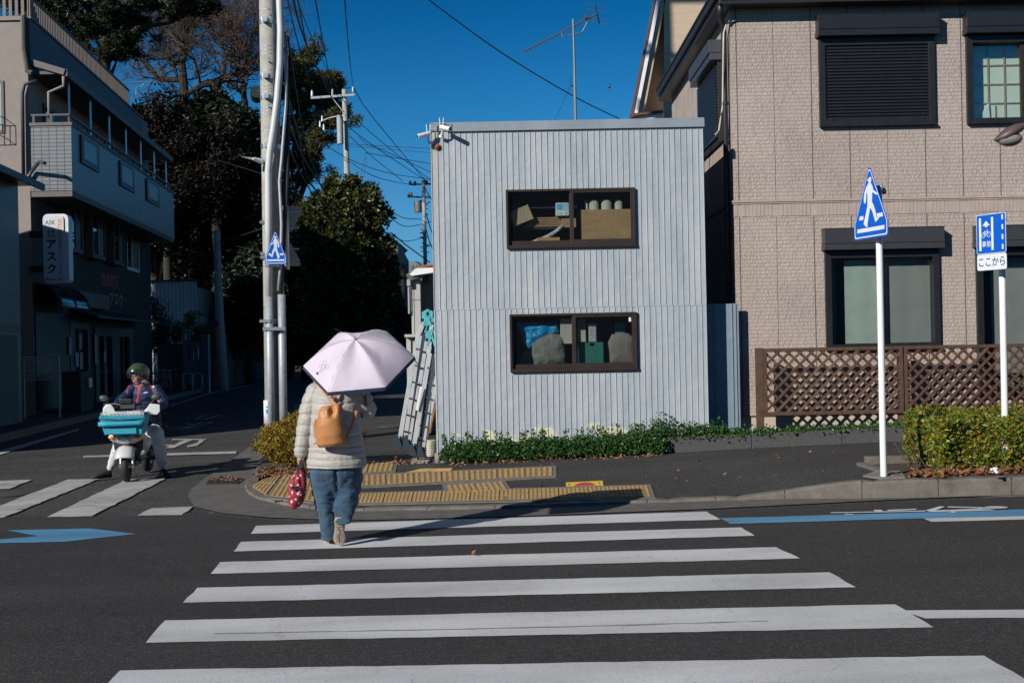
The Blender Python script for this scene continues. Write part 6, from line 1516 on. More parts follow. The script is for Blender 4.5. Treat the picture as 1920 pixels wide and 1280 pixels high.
# second pole with a transformer, third far pole
def far_pole(u0, v0, u1, v1, Y, r0, r1, label):
    rt = thing('utility_pole', Vector((P(u0, v0, Y).x, Y, 0)), label, 'utility pole')
    b = MB(); p1 = P(u1, v1, Y); p0 = P(u0, v0, Y); d = (p1-p0)/(p1.z-p0.z); b.tube([p0-d*(p0.z), p1], [r0, r1], 14); b.build('pole', M['pole_concrete'], rt, smooth=True); return rt
Y2 = 57.0
p2 = far_pole(651, 340, 645.5, 168, Y2, .17, .12, 'utility pole with a grey transformer rising above the round tree')
b = MB(); b.bar(P(583, 184, Y2-.15), P(665, 178, Y2-.15), .09, .11); b.build('crossarm', M['galv'], p2)
b = MB(); b.bar(P(623, 184, Y2-.15), P(643, 209, Y2-.15), .04, .04); b.build('brace', M['galv'], p2)
for u, v in ((585, 175), (623.5, 173), (662, 168)):
    b = MB(); b.tube([P(u, v+6, Y2-.15), P(u, v+2, Y2-.15), P(u, v-3, Y2-.15), P(u, v-6, Y2-.15)], [.05, .06, .05, .02], 8); b.build('insulator', M['white_plastic'] if u < 600 else M['galv'], p2)
b = MB(); b.tube([P(638.5, 270, Y2-.5), P(637, 219, Y2-.5)], .155, 18); b.tube([P(637, 219, Y2-.5), P(637, 216, Y2-.5)], [.165, .1], 18); b.build('transformer', mat('transformer_grey', (.33, .37, .39), .5), p2)
b = MB()
for u, v in ((600, 232), (604, 222), (607, 238)): b.tube([P(u, v+6, Y2-.4), P(u, v-5, Y2-.4)], [.05, .03], 8)
b.tube([P(606, 226, Y2-.4), P(618, 221, Y2-.4), P(632, 218, Y2-.5)], .02, 6); b.build('fuse_cutouts', M['white_plastic'], p2)
b = MB()
for v in (250, 256, 280, 300, 320, 225): p = P(649, v, Y2); b.tube([p+Vector((-.2, 0, 0)), p+Vector((.2, 0, .01))], .012, 5)
b.build('step_bolts', M['galv'], p2)
Y3 = 75.0
p3 = far_pole(797.5, 495, 794, 338, Y3, .15, .11, 'dark distant utility pole crowded with wires just left of the shed')
b = MB(); b.bar(P(770, 346, Y3), P(808, 345, Y3), .1, .1); b.bar(P(764, 369, Y3), P(808, 370, Y3), .1, .1); b.build('crossarm', M['dark_grey'], p3)
b = MB(); b.tube([P(784, 398, Y3), P(783, 377, Y3)], .25, 12); b.build('transformer', mat('transformer_dark', (.16, .17, .18), .6), p3)
b = MB()
rg = random.Random(77)
for k in range(26):
    v = rg.uniform(372, 480); p = P(797, v, Y3); b.tube([p, p+Vector((rg.choice([-1, 1])*rg.uniform(.15, .4), 0, rg.uniform(-.15, .15)))], .03, 5)
for u, v in ((769, 343), (778, 344), (800, 342), (766, 366), (771, 365)): p = P(u, v, Y3); b.ell(p, .1, .1, .16, 8, 6)
b.build('insulators', M['dark_grey'], p3)
# wires
wi = 0
def wire(pts, r_=.011, label=None, sag=0.0):
    global wi; wi += 1
    P3 = [P(u, v, Y) for u, v, Y in pts]; out = []
    if sag:
        a, c = P3[0], P3[-1]
        for i in range(15): t = i/14; q = a.lerp(c, t); q.z -= sag*4*t*(1-t); out.append(q)
    else:
        # smooth through the measured points
        for i in range(len(P3)-1):
            p0 = P3[max(i-1, 0)]; p1, p2_ = P3[i], P3[i+1]; p3_ = P3[min(i+2, len(P3)-1)]
            for k in range(6):
                t = k/6; out.append(.5*((2*p1)+(-p0+p2_)*t+(2*p0-5*p1+4*p2_-p3_)*t*t+(-p0+3*p1-3*p2_+p3_)*t**3))
        out.append(P3[-1])
    b = MB(); b.tube(out, r_, 5); o = b.build('overhead_wire', M['cable']); put(o, label, 'wire', 'overhead wires'); return o
W = [([(533, -30, 14), (560, 85, 24), (585, 170, Y2)], .012, 'wire from the picture top to the left insulator of the transformer pole'),
 ([(543, -30, 15), (566, 60, 22), (590, 118, 30), (626, 190, 40), (668, 250, 55), (800, 340, Y3)], .02, 'thick wire passing in front of the pine crown towards the far pole'),
 ([(555, -20, 15), (578, 93, 24), (600, 135, 32), (622, 172, Y2)], .014, 'wire meeting the pine crown from the picture top'),
 ([(550, -20, 15), (585, 72, 24), (618, 140, 34), (650, 200, Y2)], .009, 'thin slanting wire left of the transformer pole'),
 ([(588, -20, 18), (603, 65, 28), (614, 125, 36), (623.5, 167, Y2)], .014, 'wire dropping to the middle insulator of the transformer pole'),
 ([(645, -20, 18), (651, 60, 28), (656, 114, 36), (662, 162, Y2)], .014, 'wire dropping to the right insulator of the transformer pole'),
 ([(662, 162, Y2), (686, 203, 61), (740, 270, 66), (799, 340, Y3)], .022, 'upper wire running from the transformer pole to the far pole'),
 ([(650, 207, Y2), (720, 270, 64), (808, 338, 75)], .018, 'second wire slanting from the transformer pole behind the shed corner'),
 ([(655, 255, Y2), (705, 300, 64), (756, 340, 72)], .018, 'third wire slanting down from the transformer pole'),
 ([(580, 262, 40), (610, 273, Y2), (658, 300, 60), (730, 325, 62), (808, 336, 75)], .018, 'long sagging wire crossing below the transformer'),
 ([(594, 266, Y2), (700, 273, Y2), (812, 279, Y2)], .012, 'nearly level wire ending at the left edge of the shed'),
 ([(650, 274, Y2), (730, 280, 58), (812, 287, 48)], .009, 'faint level wire just below another at the shed edge'),
 ([(672, 256, Y2), (690, 272, Y2), (716, 281, 58), (812, 325, 60)], .016, 'wire with pale clamps between the transformer pole and the shed'),
 ([(685, 287, Y2), (712, 291, 58), (812, 308, 60)], .016, 'lower wire with pale clamps reaching the shed edge'),
 ([(686, 286, Y2), (676, 330, Y2), (664, 360, Y2)], .01, 'short drop wire falling towards the round tree'),
 ([(688, 294, Y2), (682, 330, Y2), (670, 352, Y2)], .01, 'second short drop wire falling towards the round tree'),
 ([(798, -4, 20), (937, 97, 21), (1076, 181, 22), (1172, 228, 23.5)], .011, 'single dark wire curving across the blue sky to the tan house'),
 ([(532, 157, 19), (560, 260, 26), (580, 340, 34), (632, 400, 50)], .03, 'thick cable leaving the utility pole downwards to the right'),
 ([(533, 212, 19), (566, 290, 26), (600, 345, 34), (640, 395, 50)], .026, 'second thick cable leaving the utility pole downwards to the right'),
 ([(532, 250, 19), (556, 310, 26), (590, 370, 34), (630, 430, 50)], .02, 'third cable leaving the utility pole into the dark trees'),
 ([(540, 70, 19), (556, 180, 22), (575, 280, 27), (600, 340, 34)], .02, 'cable hanging from high on the utility pole past the pine'),
 ([(410, 454, 45), (450, 442, 35), (494, 428, 19.2)], .013, 'upper wire from the short pole to the utility pole'),
 ([(412, 455, 45), (450, 463, 32), (493, 474, 19.2)], .011, 'middle wire from the short pole to the utility pole'),
 ([(412, 466, 45), (450, 474, 32), (493, 484, 19.2)], .011, 'lower wire from the short pole to the utility pole'),
 ([(292, 476, 45.2), (350, 470, 45.2), (405, 457, 45)], .02, 'pale wire from the corner building to the short pole'),
 ([(70, 150, 30), (170, 205, 36), (260, 240, 45), (380, 290, 40), (492, 326, 19.1)], .008, 'faint wire crossing the dark trees from the corner building'),
 ([(722, 388, 60), (755, 408, 66), (790, 411, 75)], .022, 'upper sagging wire between the round tree and the far pole'),
 ([(723, 400, 60), (757, 424, 66), (792, 420, 75)], .022, 'middle sagging wire between the round tree and the far pole'),
 ([(732, 440, 60), (760, 452, 66), (792, 446, 75)], .02, 'lower sagging wire between the round tree and the far pole'),
 ([(733, 436, 60), (765, 462, 64), (806, 492, 70)], .035, 'thick wire slanting down to the white awning'),
 ([(796, 350, Y3), (803, 365, 70), (812, 378, 66)], .03, 'short wire from the far pole crossarm to the shed edge'),
 ([(799, 400, Y3), (806, 425, 70), (812, 440, 66)], .03, 'short slanting wire right of the far pole'),
 ([(799, 430, Y3), (805, 452, 70), (812, 468, 66)], .03, 'lowest short wire right of the far pole'),
 ([(640, 290, Y2), (700, 330, 55), (768, 346, Y3)], .018, 'wire from the transformer pole to the left end of the far crossarm'),
]
for pts, r_, lab in W: wire(pts, r_, lab)
# b = MB(); a, c = Vector((-24, -6.5, 7.2)), Vector((2.8, 15.5, 6.05)); b.tube([a.lerp(c, i/20) for i in range(21)], .016, 5); put(b.build('overhead_wire', M['cable']), 'service wire arriving over the road at the eave of the brown house', 'wire', 'overhead wires')
# helicopter, far away
hc = thing('helicopter', P(1142, 162, 1500), 'tiny helicopter in the blue sky right of the aerial', 'helicopter')
c = P(1142, 163, 1500); b = MB(); b.ell(c, 2.1, 3.4, 2.0, 12, 8); b.tube([c+Vector((.5, 0, .6)), c+Vector((2.2, 7, .9))], [.7, .25], 8); b.build('fuselage', mat('heli_body', (.12, .1, .1), .5), hc, smooth=True)
b = MB(); b.tube([c+Vector((0, 0, 1.5)), c+Vector((0, 0, 2.9))], .3, 6); b.build('mast', M['black'], hc)
b = MB()
for a in (20, 110, 200, 290): b.bar(c+Vector((0, 0, 2.9)), c+Vector((5.2*math.cos(R(a)), 5.2*math.sin(R(a)), 3.1)), .35, .12)
b.build('rotor', M['black'], hc)
# ---------------------------------------------------------------- ladders and odds beside the shed
LY = 15.45
M['teal'] = mat('teal_paint', (.08, .4, .43), .45, var=.15, vs=20); M['ladfoot'] = mat('ladder_foot', (.02, .035, .05), .5)
M['rail'] = mat('ladder_rail', (.47, .49, .5), .5, metal=.25, var=.12, vs=9)
def LP(u, v, d=0): return P(u, v, LY+d)
def ladder(label, rails, teal, feet, d0, ext=None):
    rt = thing('stepladder', LP(rails[0][0][0], rails[0][0][1], d0), label, 'ladder', 'folded stepladders leaning beside the shed')
    for i, (p, q) in enumerate(rails):
        b = MB(); b.bar(LP(*p, d0+.07*(i % 2)), LP(*q, d0+.1+.07*(i % 2)), .058, .028, up=(0, 1, 0)); b.build('rail', M['rail'], rt, bevel=.003)
    b = MB(); (a0, a1), (c0, c1) = rails[0], rails[1]
    for k in range(1, 7):
        t = k/7; u0, v0 = a0[0]+(a1[0]-a0[0])*t, a0[1]+(a1[1]-a0[1])*t; u1, v1 = c0[0]+(c1[0]-c0[0])*t, c0[1]+(c1[1]-c0[1])*t
        b.bar(LP(u0, v0, d0+.07), LP(u1, v1, d0+.07), .022, .022)
    b.build('rungs', M['dark_grey'], rt)
    if ext:
        for p, q in ext: b = MB(); b.bar(LP(*p, d0+.12), LP(*q, d0+.14), .05, .03, up=(0, 1, 0)); b.build('inner_rail', M['rail'], rt, bevel=.003)
    for p in feet:
        b = MB(); u, v = p
        b.prism([LP(u-6, v-20, d0-.03), LP(u+4, v-14, d0-.03), LP(u+6, v-18, d0-.03), LP(u+4, v+4, d0-.03), LP(u-7, v+2, d0-.03)], (0, .09, 0)); b.bar(LP(u-5, v-24, d0-.05), LP(u+3, v-4, d0-.05), .02, .02); b.build('foot', M['ladfoot'], rt, bevel=.004)
    u, v = teal
    b = MB(); b.prism([LP(u-11, v-14, d0), LP(u-4, v-18, d0), LP(u-1, v-16, d0), LP(u-6, v-1, d0), LP(u-11, v-2, d0)], (0, .06, 0)); b.prism([LP(u+10, v-15, d0), LP(u+4, v-18, d0), LP(u+1, v-16, d0), LP(u+5, v-2, d0), LP(u+9, v-2, d0)], (0, .06, 0)); b.tube([LP(u, v-17, d0-.01), LP(u, v-17, d0+.06)], .022, 10)
    b.bar(LP(u-1, v-8, d0-.02), LP(u-9, v+12, d0-.02), .03, .02, up=(0, 1, 0)); b.bar(LP(u-1, v-8, d0-.02), LP(u+6, v+12, d0-.02), .03, .02, up=(0, 1, 0)); b.build('hinge', M['teal'], rt, bevel=.004)
    return rt
ladder('left folded aluminium stepladder with a teal hinge, taller than its neighbour', [((747, 838), (785, 623)), ((765, 842), (796, 625))], (802, 599), [(749, 838), (766, 841)], .05, ext=[((787, 624), (795, 604)), ((806, 628), (811, 604)), ((768, 838), (800, 640))])
ladder('right folded aluminium stepladder with a teal hinge touching the shed wall', [((774, 850), (806, 662)), ((791, 853), (815, 665))], (810, 636), [(776, 852), (791, 854)], -.15, ext=[((803, 664), (806, 650)), ((796, 840), (820, 700))])
ladder('old third ladder half hidden between the two stepladders', [((757, 838), (792, 630)), ((779, 838), (806, 640))], (806, 612), [(760, 836), (778, 836)], .3)
b = MB(); b.prism([LP(779, 768, -.16), LP(787, 724, -.16), LP(791, 725, -.16), LP(784, 770, -.16)], (0, .004, 0)); solo('paper_strip', 'narrow white paper strip stuck on the stepladders', 'paper', b, M['white_plastic'])
for k, (a, c) in enumerate((((803, 810), (817, 738)), ((806, 812), (818, 762)), ((802, 800), (812, 745)))):
    b = MB(); b.bar(LP(*a, .12+.07*k), LP(*c, .14+.07*k), .035, .03); solo('timber_offcut', ['longest', 'rightmost', 'leftmost'][k]+' orange timber offcut standing between ladders and shed', 'timber', b, mat('orange_wood', (.38, .16, .05), .7, var=.3, vs=10), bevel=.002, group='orange timber offcuts')
st_ = thing('plastic_pot_stack', LP(808, 862, -.15), 'leaning stack of cream plastic pots beside the concrete footing', 'pots')
rg = random.Random(4)
for k in range(7):
    c = LP(807.5+rg.uniform(-1, 1), 855-k*4.2, -.15); b = MB(); b.loft([(c, (.045, 0, 0), (0, .045, 0)), (c+Vector((0, 0, .028)), (.055, 0, 0), (0, .055, 0)), (c+Vector((0, 0, .03)), (.062, 0, 0), (0, .062, 0)), (c+Vector((0, 0, .036)), (.062, 0, 0), (0, .062, 0))], 14); b.build('pot', mat('cream_plastic', (.6, .55, .45), .5) if k == 0 else st_.children[0].data.materials[0] if st_.children else M['white_plastic'], st_)
b = MB(); b.box(-1.35, -1.12, 15.15, 15.6, -.05, .035); solo('paving_block', 'flat concrete block on the ground below the cream pots', 'block', b, M['concrete'], bevel=.006)
# small white building beside the street
sb_ = thing('street_shack', (-1.6, 20.5, 0), 'small pale metal shack with a white awning edge between the tree and the shed', 'shack')
BY = 20.0
def BP(u, v, d=0): return P(u, v, BY+d)
M['shack'] = mat('shack_white', (.42, .42, .4), .7, var=.12, vs=3)
b = MB(); b.box(BP(772, 600).x, BP(789, 600).x, BY, BY+3, -.1, BP(780, 524).z); b.build('front_wall', M['shack'], sb_)
b = MB(); b.box(BP(789, 600).x+.002, -.9, BY+.35, BY+3, -.1, BP(800, 512).z-.02); b.build('recessed_wall', mat('shack_shaded', (.22, .24, .25), .7), sb_)  # shadowed part of the front: its shade is also in the darker colour
b = MB(); b.prism([BP(768, 514, -.15), BP(780, 503, -.15), BP(818, 501, -.15), BP(818, 510, -.15), BP(772, 517, -.15)], (0, 1.2, 0)); b.build('awning_edge', M['white_paint'], sb_)
b = MB(); b.prism([BP(785, 502, .2), BP(787, 498, .2), BP(820, 493, .2), BP(820, 497, .2)], (0, 1, 0)); b.build('old_roof', M['rust'], sb_)
b = MB(); b.prism([BP(792, 530, .1), BP(794, 513, .1), BP(805, 513, .1), BP(803, 531, .1)], (0, .05, 0)); b.build('black_panel', M['black'], sb_)
b = MB()
rg = random.Random(8)
for k in range(12): b.ell(BP(rg.uniform(772, 786), rg.uniform(514, 522), -.05), .1, .07, .05, 8, 6)
b.build('rolled_tarp', mat('old_tarp', (.12, .11, .09), .9, var=.4, vs=20), sb_)
b = MB(); b.box(BP(765, 600).x, BP(771.5, 600).x, BY-.1, BY+.3, BP(768, 536).z, BP(768, 524).z); b.box(BP(766, 600).x, BP(769, 600).x, BY-.05, BY+.2, BP(768, 588).z, BP(768, 538).z); b.build('meter_box', M['galv'], sb_)
b = MB(); b.box(BP(764, 600).x, BP(786, 600).x, BY-.6, BY+.4, BP(775, 632).z, BP(775, 627).z); b.box(BP(766, 600).x, BP(774, 600).x, BY-.5, BY-.1, -.1, BP(775, 633).z); b.build('lean_to', M['shack'], sb_)
b = MB(); b.box(BP(776.5, 600).x, BP(777.5, 600).x, BY-.003, BY, .8, BP(780, 530).z); b.box(BP(772, 600).x, BP(789, 600).x, BY-.004, BY, BP(780, 563).z, BP(780, 562).z); b.build('wall_joint', M['dark_grey'], sb_)
ab = thing('roof_sign', P(779, 505, 34), 'grey rooftop board lettered AS behind the white awning', 'sign')
q0, q1 = P(767, 520, 34), P(791.5, 490, 34); b = MB(); b.box(q0.x, q1.x, 34, 34.1, q0.z-1, q1.z); b.build('board', mat('board_grey', (.16, .2, .22), .6), ab)
fa = lambda x, z, d=0: Vector((q0.x+x, 34-d, q1.z+z)); text_on('ASK', fa, .06, -.24, .2, mat('board_green', (.04, .1, .09), .6), ab, .01, align='LEFT')
# dark far houses down the street
fh = thing('far_house', P(745, 640, 78), 'distant dark house with a white edged gable beyond the round tree', 'house')
Yh = 78.0
def HPx(u, v, d=0): return P(u, v, Yh+d)
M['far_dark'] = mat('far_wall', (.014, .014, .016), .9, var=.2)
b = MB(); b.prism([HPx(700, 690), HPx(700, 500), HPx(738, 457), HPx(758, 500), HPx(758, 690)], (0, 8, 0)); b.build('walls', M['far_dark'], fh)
b = MB(); b.bar(HPx(738, 453, -.6), HPx(761, 494, -.6), .5, .3, up=(0, 1, 0)); b.build('bargeboard', mat('far_trim', (.3, .32, .34), .7), fh)
b = MB(); b.prism([HPx(690, 500, -.7), HPx(690, 455, -.7), HPx(745, 452, -.7), HPx(738, 458, -.7), HPx(705, 500, -.7)], (0, 8, 0)); b.build('roof', M['fascia'], fh)
for u in (738, 748):
    b = MB(); b.box(HPx(u, 600).x, HPx(u+5, 600).x, Yh-.05, Yh, HPx(u, 585).z, HPx(u, 566).z); b.build('window', mat('far_window', (.1, .13, .16), .2), fh)
fh2 = thing('far_house', P(640, 640, 82), 'low dark building closing the street behind the parasol', 'house')
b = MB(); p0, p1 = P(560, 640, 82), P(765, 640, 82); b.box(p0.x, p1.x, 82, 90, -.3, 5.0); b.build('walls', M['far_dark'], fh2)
b = MB(); b.box(p0.x, p1.x+.3, 81.6, 90, 5.0, 5.3); b.build('roof', M['fascia'], fh2)
for u in (600, 640, 690, 735, 752):
    b = MB(); q = P(u, 640, 82); b.box(q.x, q.x+.8, 81.95, 82, 1.0, 2.6); b.build('window', M['dark_glass'], fh2)
# ---------------------------------------------------------------- trees
M['bark'] = mat('bark', (.035, .028, .022), .95, var=.4, vs=6, bump=.8, bs=30)
M['bark2'] = mat('pale_bark', (.028, .021, .017), .9, var=.35, vs=6, bump=.6, bs=30)
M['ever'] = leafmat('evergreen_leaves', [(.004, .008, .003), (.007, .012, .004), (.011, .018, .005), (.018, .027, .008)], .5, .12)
M['camph'] = leafmat('round_tree_leaves', [(.014, .024, .005), (.03, .042, .008), (.06, .072, .012), (.1, .1, .02)], .4, .15)
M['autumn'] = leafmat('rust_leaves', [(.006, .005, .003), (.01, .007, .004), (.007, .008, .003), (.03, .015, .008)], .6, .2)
M['needle'] = leafmat('pine_needles', [(.03, .036, .008), (.05, .055, .012), (.09, .085, .018), (.12, .09, .022)], .5, .1)
def limb_pts(a, c, rng, n=5, wob=.12):
    a, c = Vector(a), Vector(c); L_ = (c-a).length; out = []
    for i in range(n+1):
        t = i/n; w_ = wob*L_*math.sin(math.pi*t)*.6
        out.append(a.lerp(c, t)+Vector((rng.gauss(0, 1), rng.gauss(0, 1), rng.gauss(0, .6)))*w_*.3)
    return out
def leafy_tree(name, base, top, clumps, m, label, n_per, size, seed, trunk_r=.3, bark=None, cat='tree', spread=1.0, aspect=.5, shell=.45, group=None):
    """clumps: (centre, radius) list; limbs run from the trunk to each clump"""
    rng = random.Random(seed); base = Vector(base); rt = thing(name, base, label, cat, group)
    b = MB(); top = Vector(top); tp_ = limb_pts(base-Vector((0, 0, .3)), top, rng, 7, .05); b.tube(tp_, [trunk_r*(1-.8*i/7) for i in range(8)], 10); b.build('trunk', bark or M['bark'], rt, smooth=True)
    b = MB()
    for c, r_ in clumps:
        c = Vector(c); t = max(.15, min(.95, (c.z-base.z)/(top.z-base.z)*.75)); s = base.lerp(top, t); lp_ = limb_pts(s, c, rng, 4, .15); b.tube(lp_, [trunk_r*.35, trunk_r*.28, trunk_r*.2, trunk_r*.13, trunk_r*.06], 6)
    b.build('limbs', bark or M['bark'], rt)
    pts = []
    tot = sum(r_**2 for _, r_ in clumps)
    for c, r_ in clumps:
        c = Vector(c); n = int(n_per*len(clumps)*r_**2/tot)
        for _ in range(n):
            d = Vector((rng.gauss(0, 1), rng.gauss(0, 1), rng.gauss(0, 1))).normalized(); k = rng.random()**shell
            f_ = 1+.35*noise.noise(d*1.8+c)+.25*noise.noise(d*4.5+c)
            if noise.noise((c+d*r_*k)*1.3/spread) < -.33: continue
            pts.append(c+Vector((d.x, d.y, d.z*.8))*r_*k*f_)
    leaf_obj('crown', pts, size, m, rt, seed, aspect=aspect, up=.2); return rt
def rclumps(cx, cy, z0, z1, rx, n, rng, rmin, rmax, prof=lambda t: math.sin(math.pi*min(1, .15+t*.85))**.6, ry=None):
    out = []
    for _ in range(n):
        t = rng.random(); z = z0+(z1-z0)*t; rr_ = rx*prof(t); a = rng.uniform(0, 6.283); k = rng.random()**.5
        out.append(((cx+rr_*k*math.cos(a), cy+(ry or rx)*prof(t)*k*math.sin(a)*.8, z), rng.uniform(rmin, rmax)))
    return out
rg = random.Random(101)
# round tree on the right of the dark mass
Yt = 50.0
def TPx(u, v, Y): return P(u, v, Y)
def zat(v, u, Y): return P(u, v, Y).z
cl = [(TPx(u, v, Yt+dy), r_) for u, v, dy, r_ in ((640, 365, 0, .85), (610, 385, -.5, .8), (600, 420, .3, .9), (680, 385, -.3, .9), (700, 420, -.6, .75), (655, 410, -.9, 1.0), (628, 345, .2, .55), (690, 360, .2, .5), (712, 400, .2, .5), (585, 470, 0, .9), (620, 470, -.9, 1.0), (665, 470, -1, 1.0), (705, 470, -.5, .8), (718, 455, 0, .5), (600, 530, 0, 1.0), (650, 530, -.6, 1.1), (700, 530, -.2, 1.0), (722, 560, 0, .7), (590, 590, 0, .9), (640, 590, 0, 1.0), (690, 600, 0, 1.0), (728, 520, 0, .55), (575, 440, .5, .7), (660, 345, 0, .45), (725, 500, .2, .5), (570, 400, .8, .6))]
leafy_tree('round_tree', (TPx(655, 640, Yt).x, Yt, -.2), TPx(655, 400, Yt), cl, M['camph'], 'dense round evergreen tree, its crown just left of the shed', 1700, .24, 7, .3)
# evergreen masses on the left
Ye = 60.0
def ev(name, u, vtop, vbot, wpx, n, label, seed, m, Y=Ye, npc=1500, size=.34, rm=(1.0, 1.7)):
    rng = random.Random(seed); c = P(u, 640, Y); z1 = zat(vtop, u, Y)-.9; z0 = zat(vbot, u, Y); rx = wpx*Y/F
    return leafy_tree(name, (c.x, Y, -.3), (c.x, Y, z1-1.5), rclumps(c.x, Y, z0, z1, rx, n, rng, *rm, ry=2.2), m, label, npc, size, seed, .35)
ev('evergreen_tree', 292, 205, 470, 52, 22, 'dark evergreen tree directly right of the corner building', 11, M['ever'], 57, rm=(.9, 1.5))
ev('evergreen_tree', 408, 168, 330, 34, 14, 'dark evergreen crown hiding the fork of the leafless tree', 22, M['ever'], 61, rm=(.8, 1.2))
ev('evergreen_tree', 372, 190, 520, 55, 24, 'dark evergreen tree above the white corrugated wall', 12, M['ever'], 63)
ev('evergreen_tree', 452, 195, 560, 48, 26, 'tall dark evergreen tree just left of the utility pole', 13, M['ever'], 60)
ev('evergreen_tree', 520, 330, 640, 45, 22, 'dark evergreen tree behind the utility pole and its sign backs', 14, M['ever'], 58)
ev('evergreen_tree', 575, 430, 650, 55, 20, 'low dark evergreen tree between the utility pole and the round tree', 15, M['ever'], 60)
ev('rust_leaved_tree', 318, 165, 400, 62, 24, 'tree with sparse rust brown leaves beside the corner building roof', 16, M['autumn'], 56, npc=650, size=.22, rm=(.7, 1.3))
ev('rust_leaved_tree', 415, 200, 380, 50, 16, 'sparse brown leaved tree in front of the evergreens', 17, M['autumn'], 57, npc=420, size=.2, rm=(.6, 1.1))
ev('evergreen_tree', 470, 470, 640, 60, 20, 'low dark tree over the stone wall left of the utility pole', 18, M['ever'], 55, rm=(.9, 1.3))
ev('evergreen_tree', 400, 440, 600, 60, 18, 'low dark tree hanging over the shaded corrugated wall', 19, M['ever'], 66, rm=(.9, 1.4))
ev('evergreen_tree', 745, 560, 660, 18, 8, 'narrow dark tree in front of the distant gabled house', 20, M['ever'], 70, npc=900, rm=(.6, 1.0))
# pines: flat needle pads on crooked limbs
def pine(base, top, pads, label, seed, npad=700, size=.3, tr=.3, sc=1.0, m=None):
    rng = random.Random(seed); base = Vector(base); top = Vector(top); rt = thing('pine_tree', base, label, 'tree')
    b = MB(); b.tube(limb_pts(base, top, rng, 8, .12), [tr*(1-.75*i/8) for i in range(9)], 9); b.build('trunk', M['bark'], rt, smooth=True)
    b = MB(); pts = []
    for c, rx, rz in pads:
        rx *= sc; rz *= sc; c = Vector(c); s = base.lerp(top, max(.3, min(.97, (c.z-base.z)/(top.z-base.z)*.9))); b.tube(limb_pts(s, c, rng, 5, .2), [tr*.4, tr*.33, tr*.26, tr*.18, tr*.1, tr*.05], 6)
        tuft = [(Vector((rng.gauss(0, rx*.5), rng.gauss(0, rx*.5), rng.gauss(0, rz*.5))), rng.uniform(.2, .42)*sc) for _ in range(int(13*rx))]
        for _ in range(int(npad*rx)):
            o_, r_ = rng.choice(tuft); d = Vector((rng.gauss(0, 1), rng.gauss(0, 1), rng.gauss(.2, .8))).normalized(); pts.append(c+o_+d*r_*rng.random()**.5)
    b.build('limbs', M['bark'], rt); leaf_obj('crown', pts, size, m or M['needle'], rt, seed, aspect=.22, up=.3)
Yp = 64.0
pads = [(TPx(u, v, Yp+dy), rx, rz) for u, v, dy, rx, rz in ((575, 120, 0, .9, .45), (545, 140, .4, .9, .5), (598, 145, -.4, .8, .4), (612, 165, .2, .8, .4), (560, 170, -.3, 1.0, .45), (540, 195, 0, .8, .5), (590, 190, 0, 1.0, .4), (625, 200, 0, .7, .35), (565, 225, .2, .9, .4), (610, 230, -.3, .9, .35), (635, 215, .3, .5, .3), (550, 260, 0, .8, .4), (595, 262, 0, .8, .3), (580, 290, .2, .7, .3), (545, 300, 0, .7, .4), (595, 315, 0, .6, .3), (560, 340, 0, .7, .4), (535, 120, .2, .6, .5), (628, 150, 0, .4, .3), (582, 108, 0, .45, .25))]
pine((TPx(540, 640, Yp).x, Yp, -.3), TPx(560, 115, Yp), pads, 'sunlit pine tree rising right of the utility pole', 31, 1500, .3, .3, 1.25)
Yq = 58.0
pads = [(TPx(u, v, Yq+dy), rx, rz) for u, v, dy, rx, rz in ((110, 10, 0, 1.6, .8), (160, 25, 0, 1.5, .7), (210, 40, 0, 1.4, .7), (120, 45, .4, 1.2, .6), (250, 20, 0, 1.2, .6), (180, 65, 0, 1.3, .6), (215, 90, 0, 1.0, .45), (240, 60, 0, 1.2, .5), (300, 10, 0, 1.3, .5), (350, 5, 0, 1.2, .5), (385, 12, 0, .8, .35), (290, -30, 0, 2, 1), (200, -30, 0, 2.4, 1), (340, 22, .3, .9, .35), (225, 105, 0, .7, .3), (90, -20, 0, 1.8, .8), (60, 10, 0, 1.5, .8), (20, 5, 0, 1.6, 1), (150, 95, 0, 1, .5), (225, 45, .5, .8, .4))]
pine((TPx(205, 640, Yq).x, Yq, -.3), TPx(190, -40, Yq), pads, 'tall dark pine tree behind the roof terrace of the corner building', 32, 1100, .32, .45, 1.0, leafmat('dark_pine_needles', [(.01, .016, .005), (.018, .026, .007), (.03, .04, .01)], .5, .1))
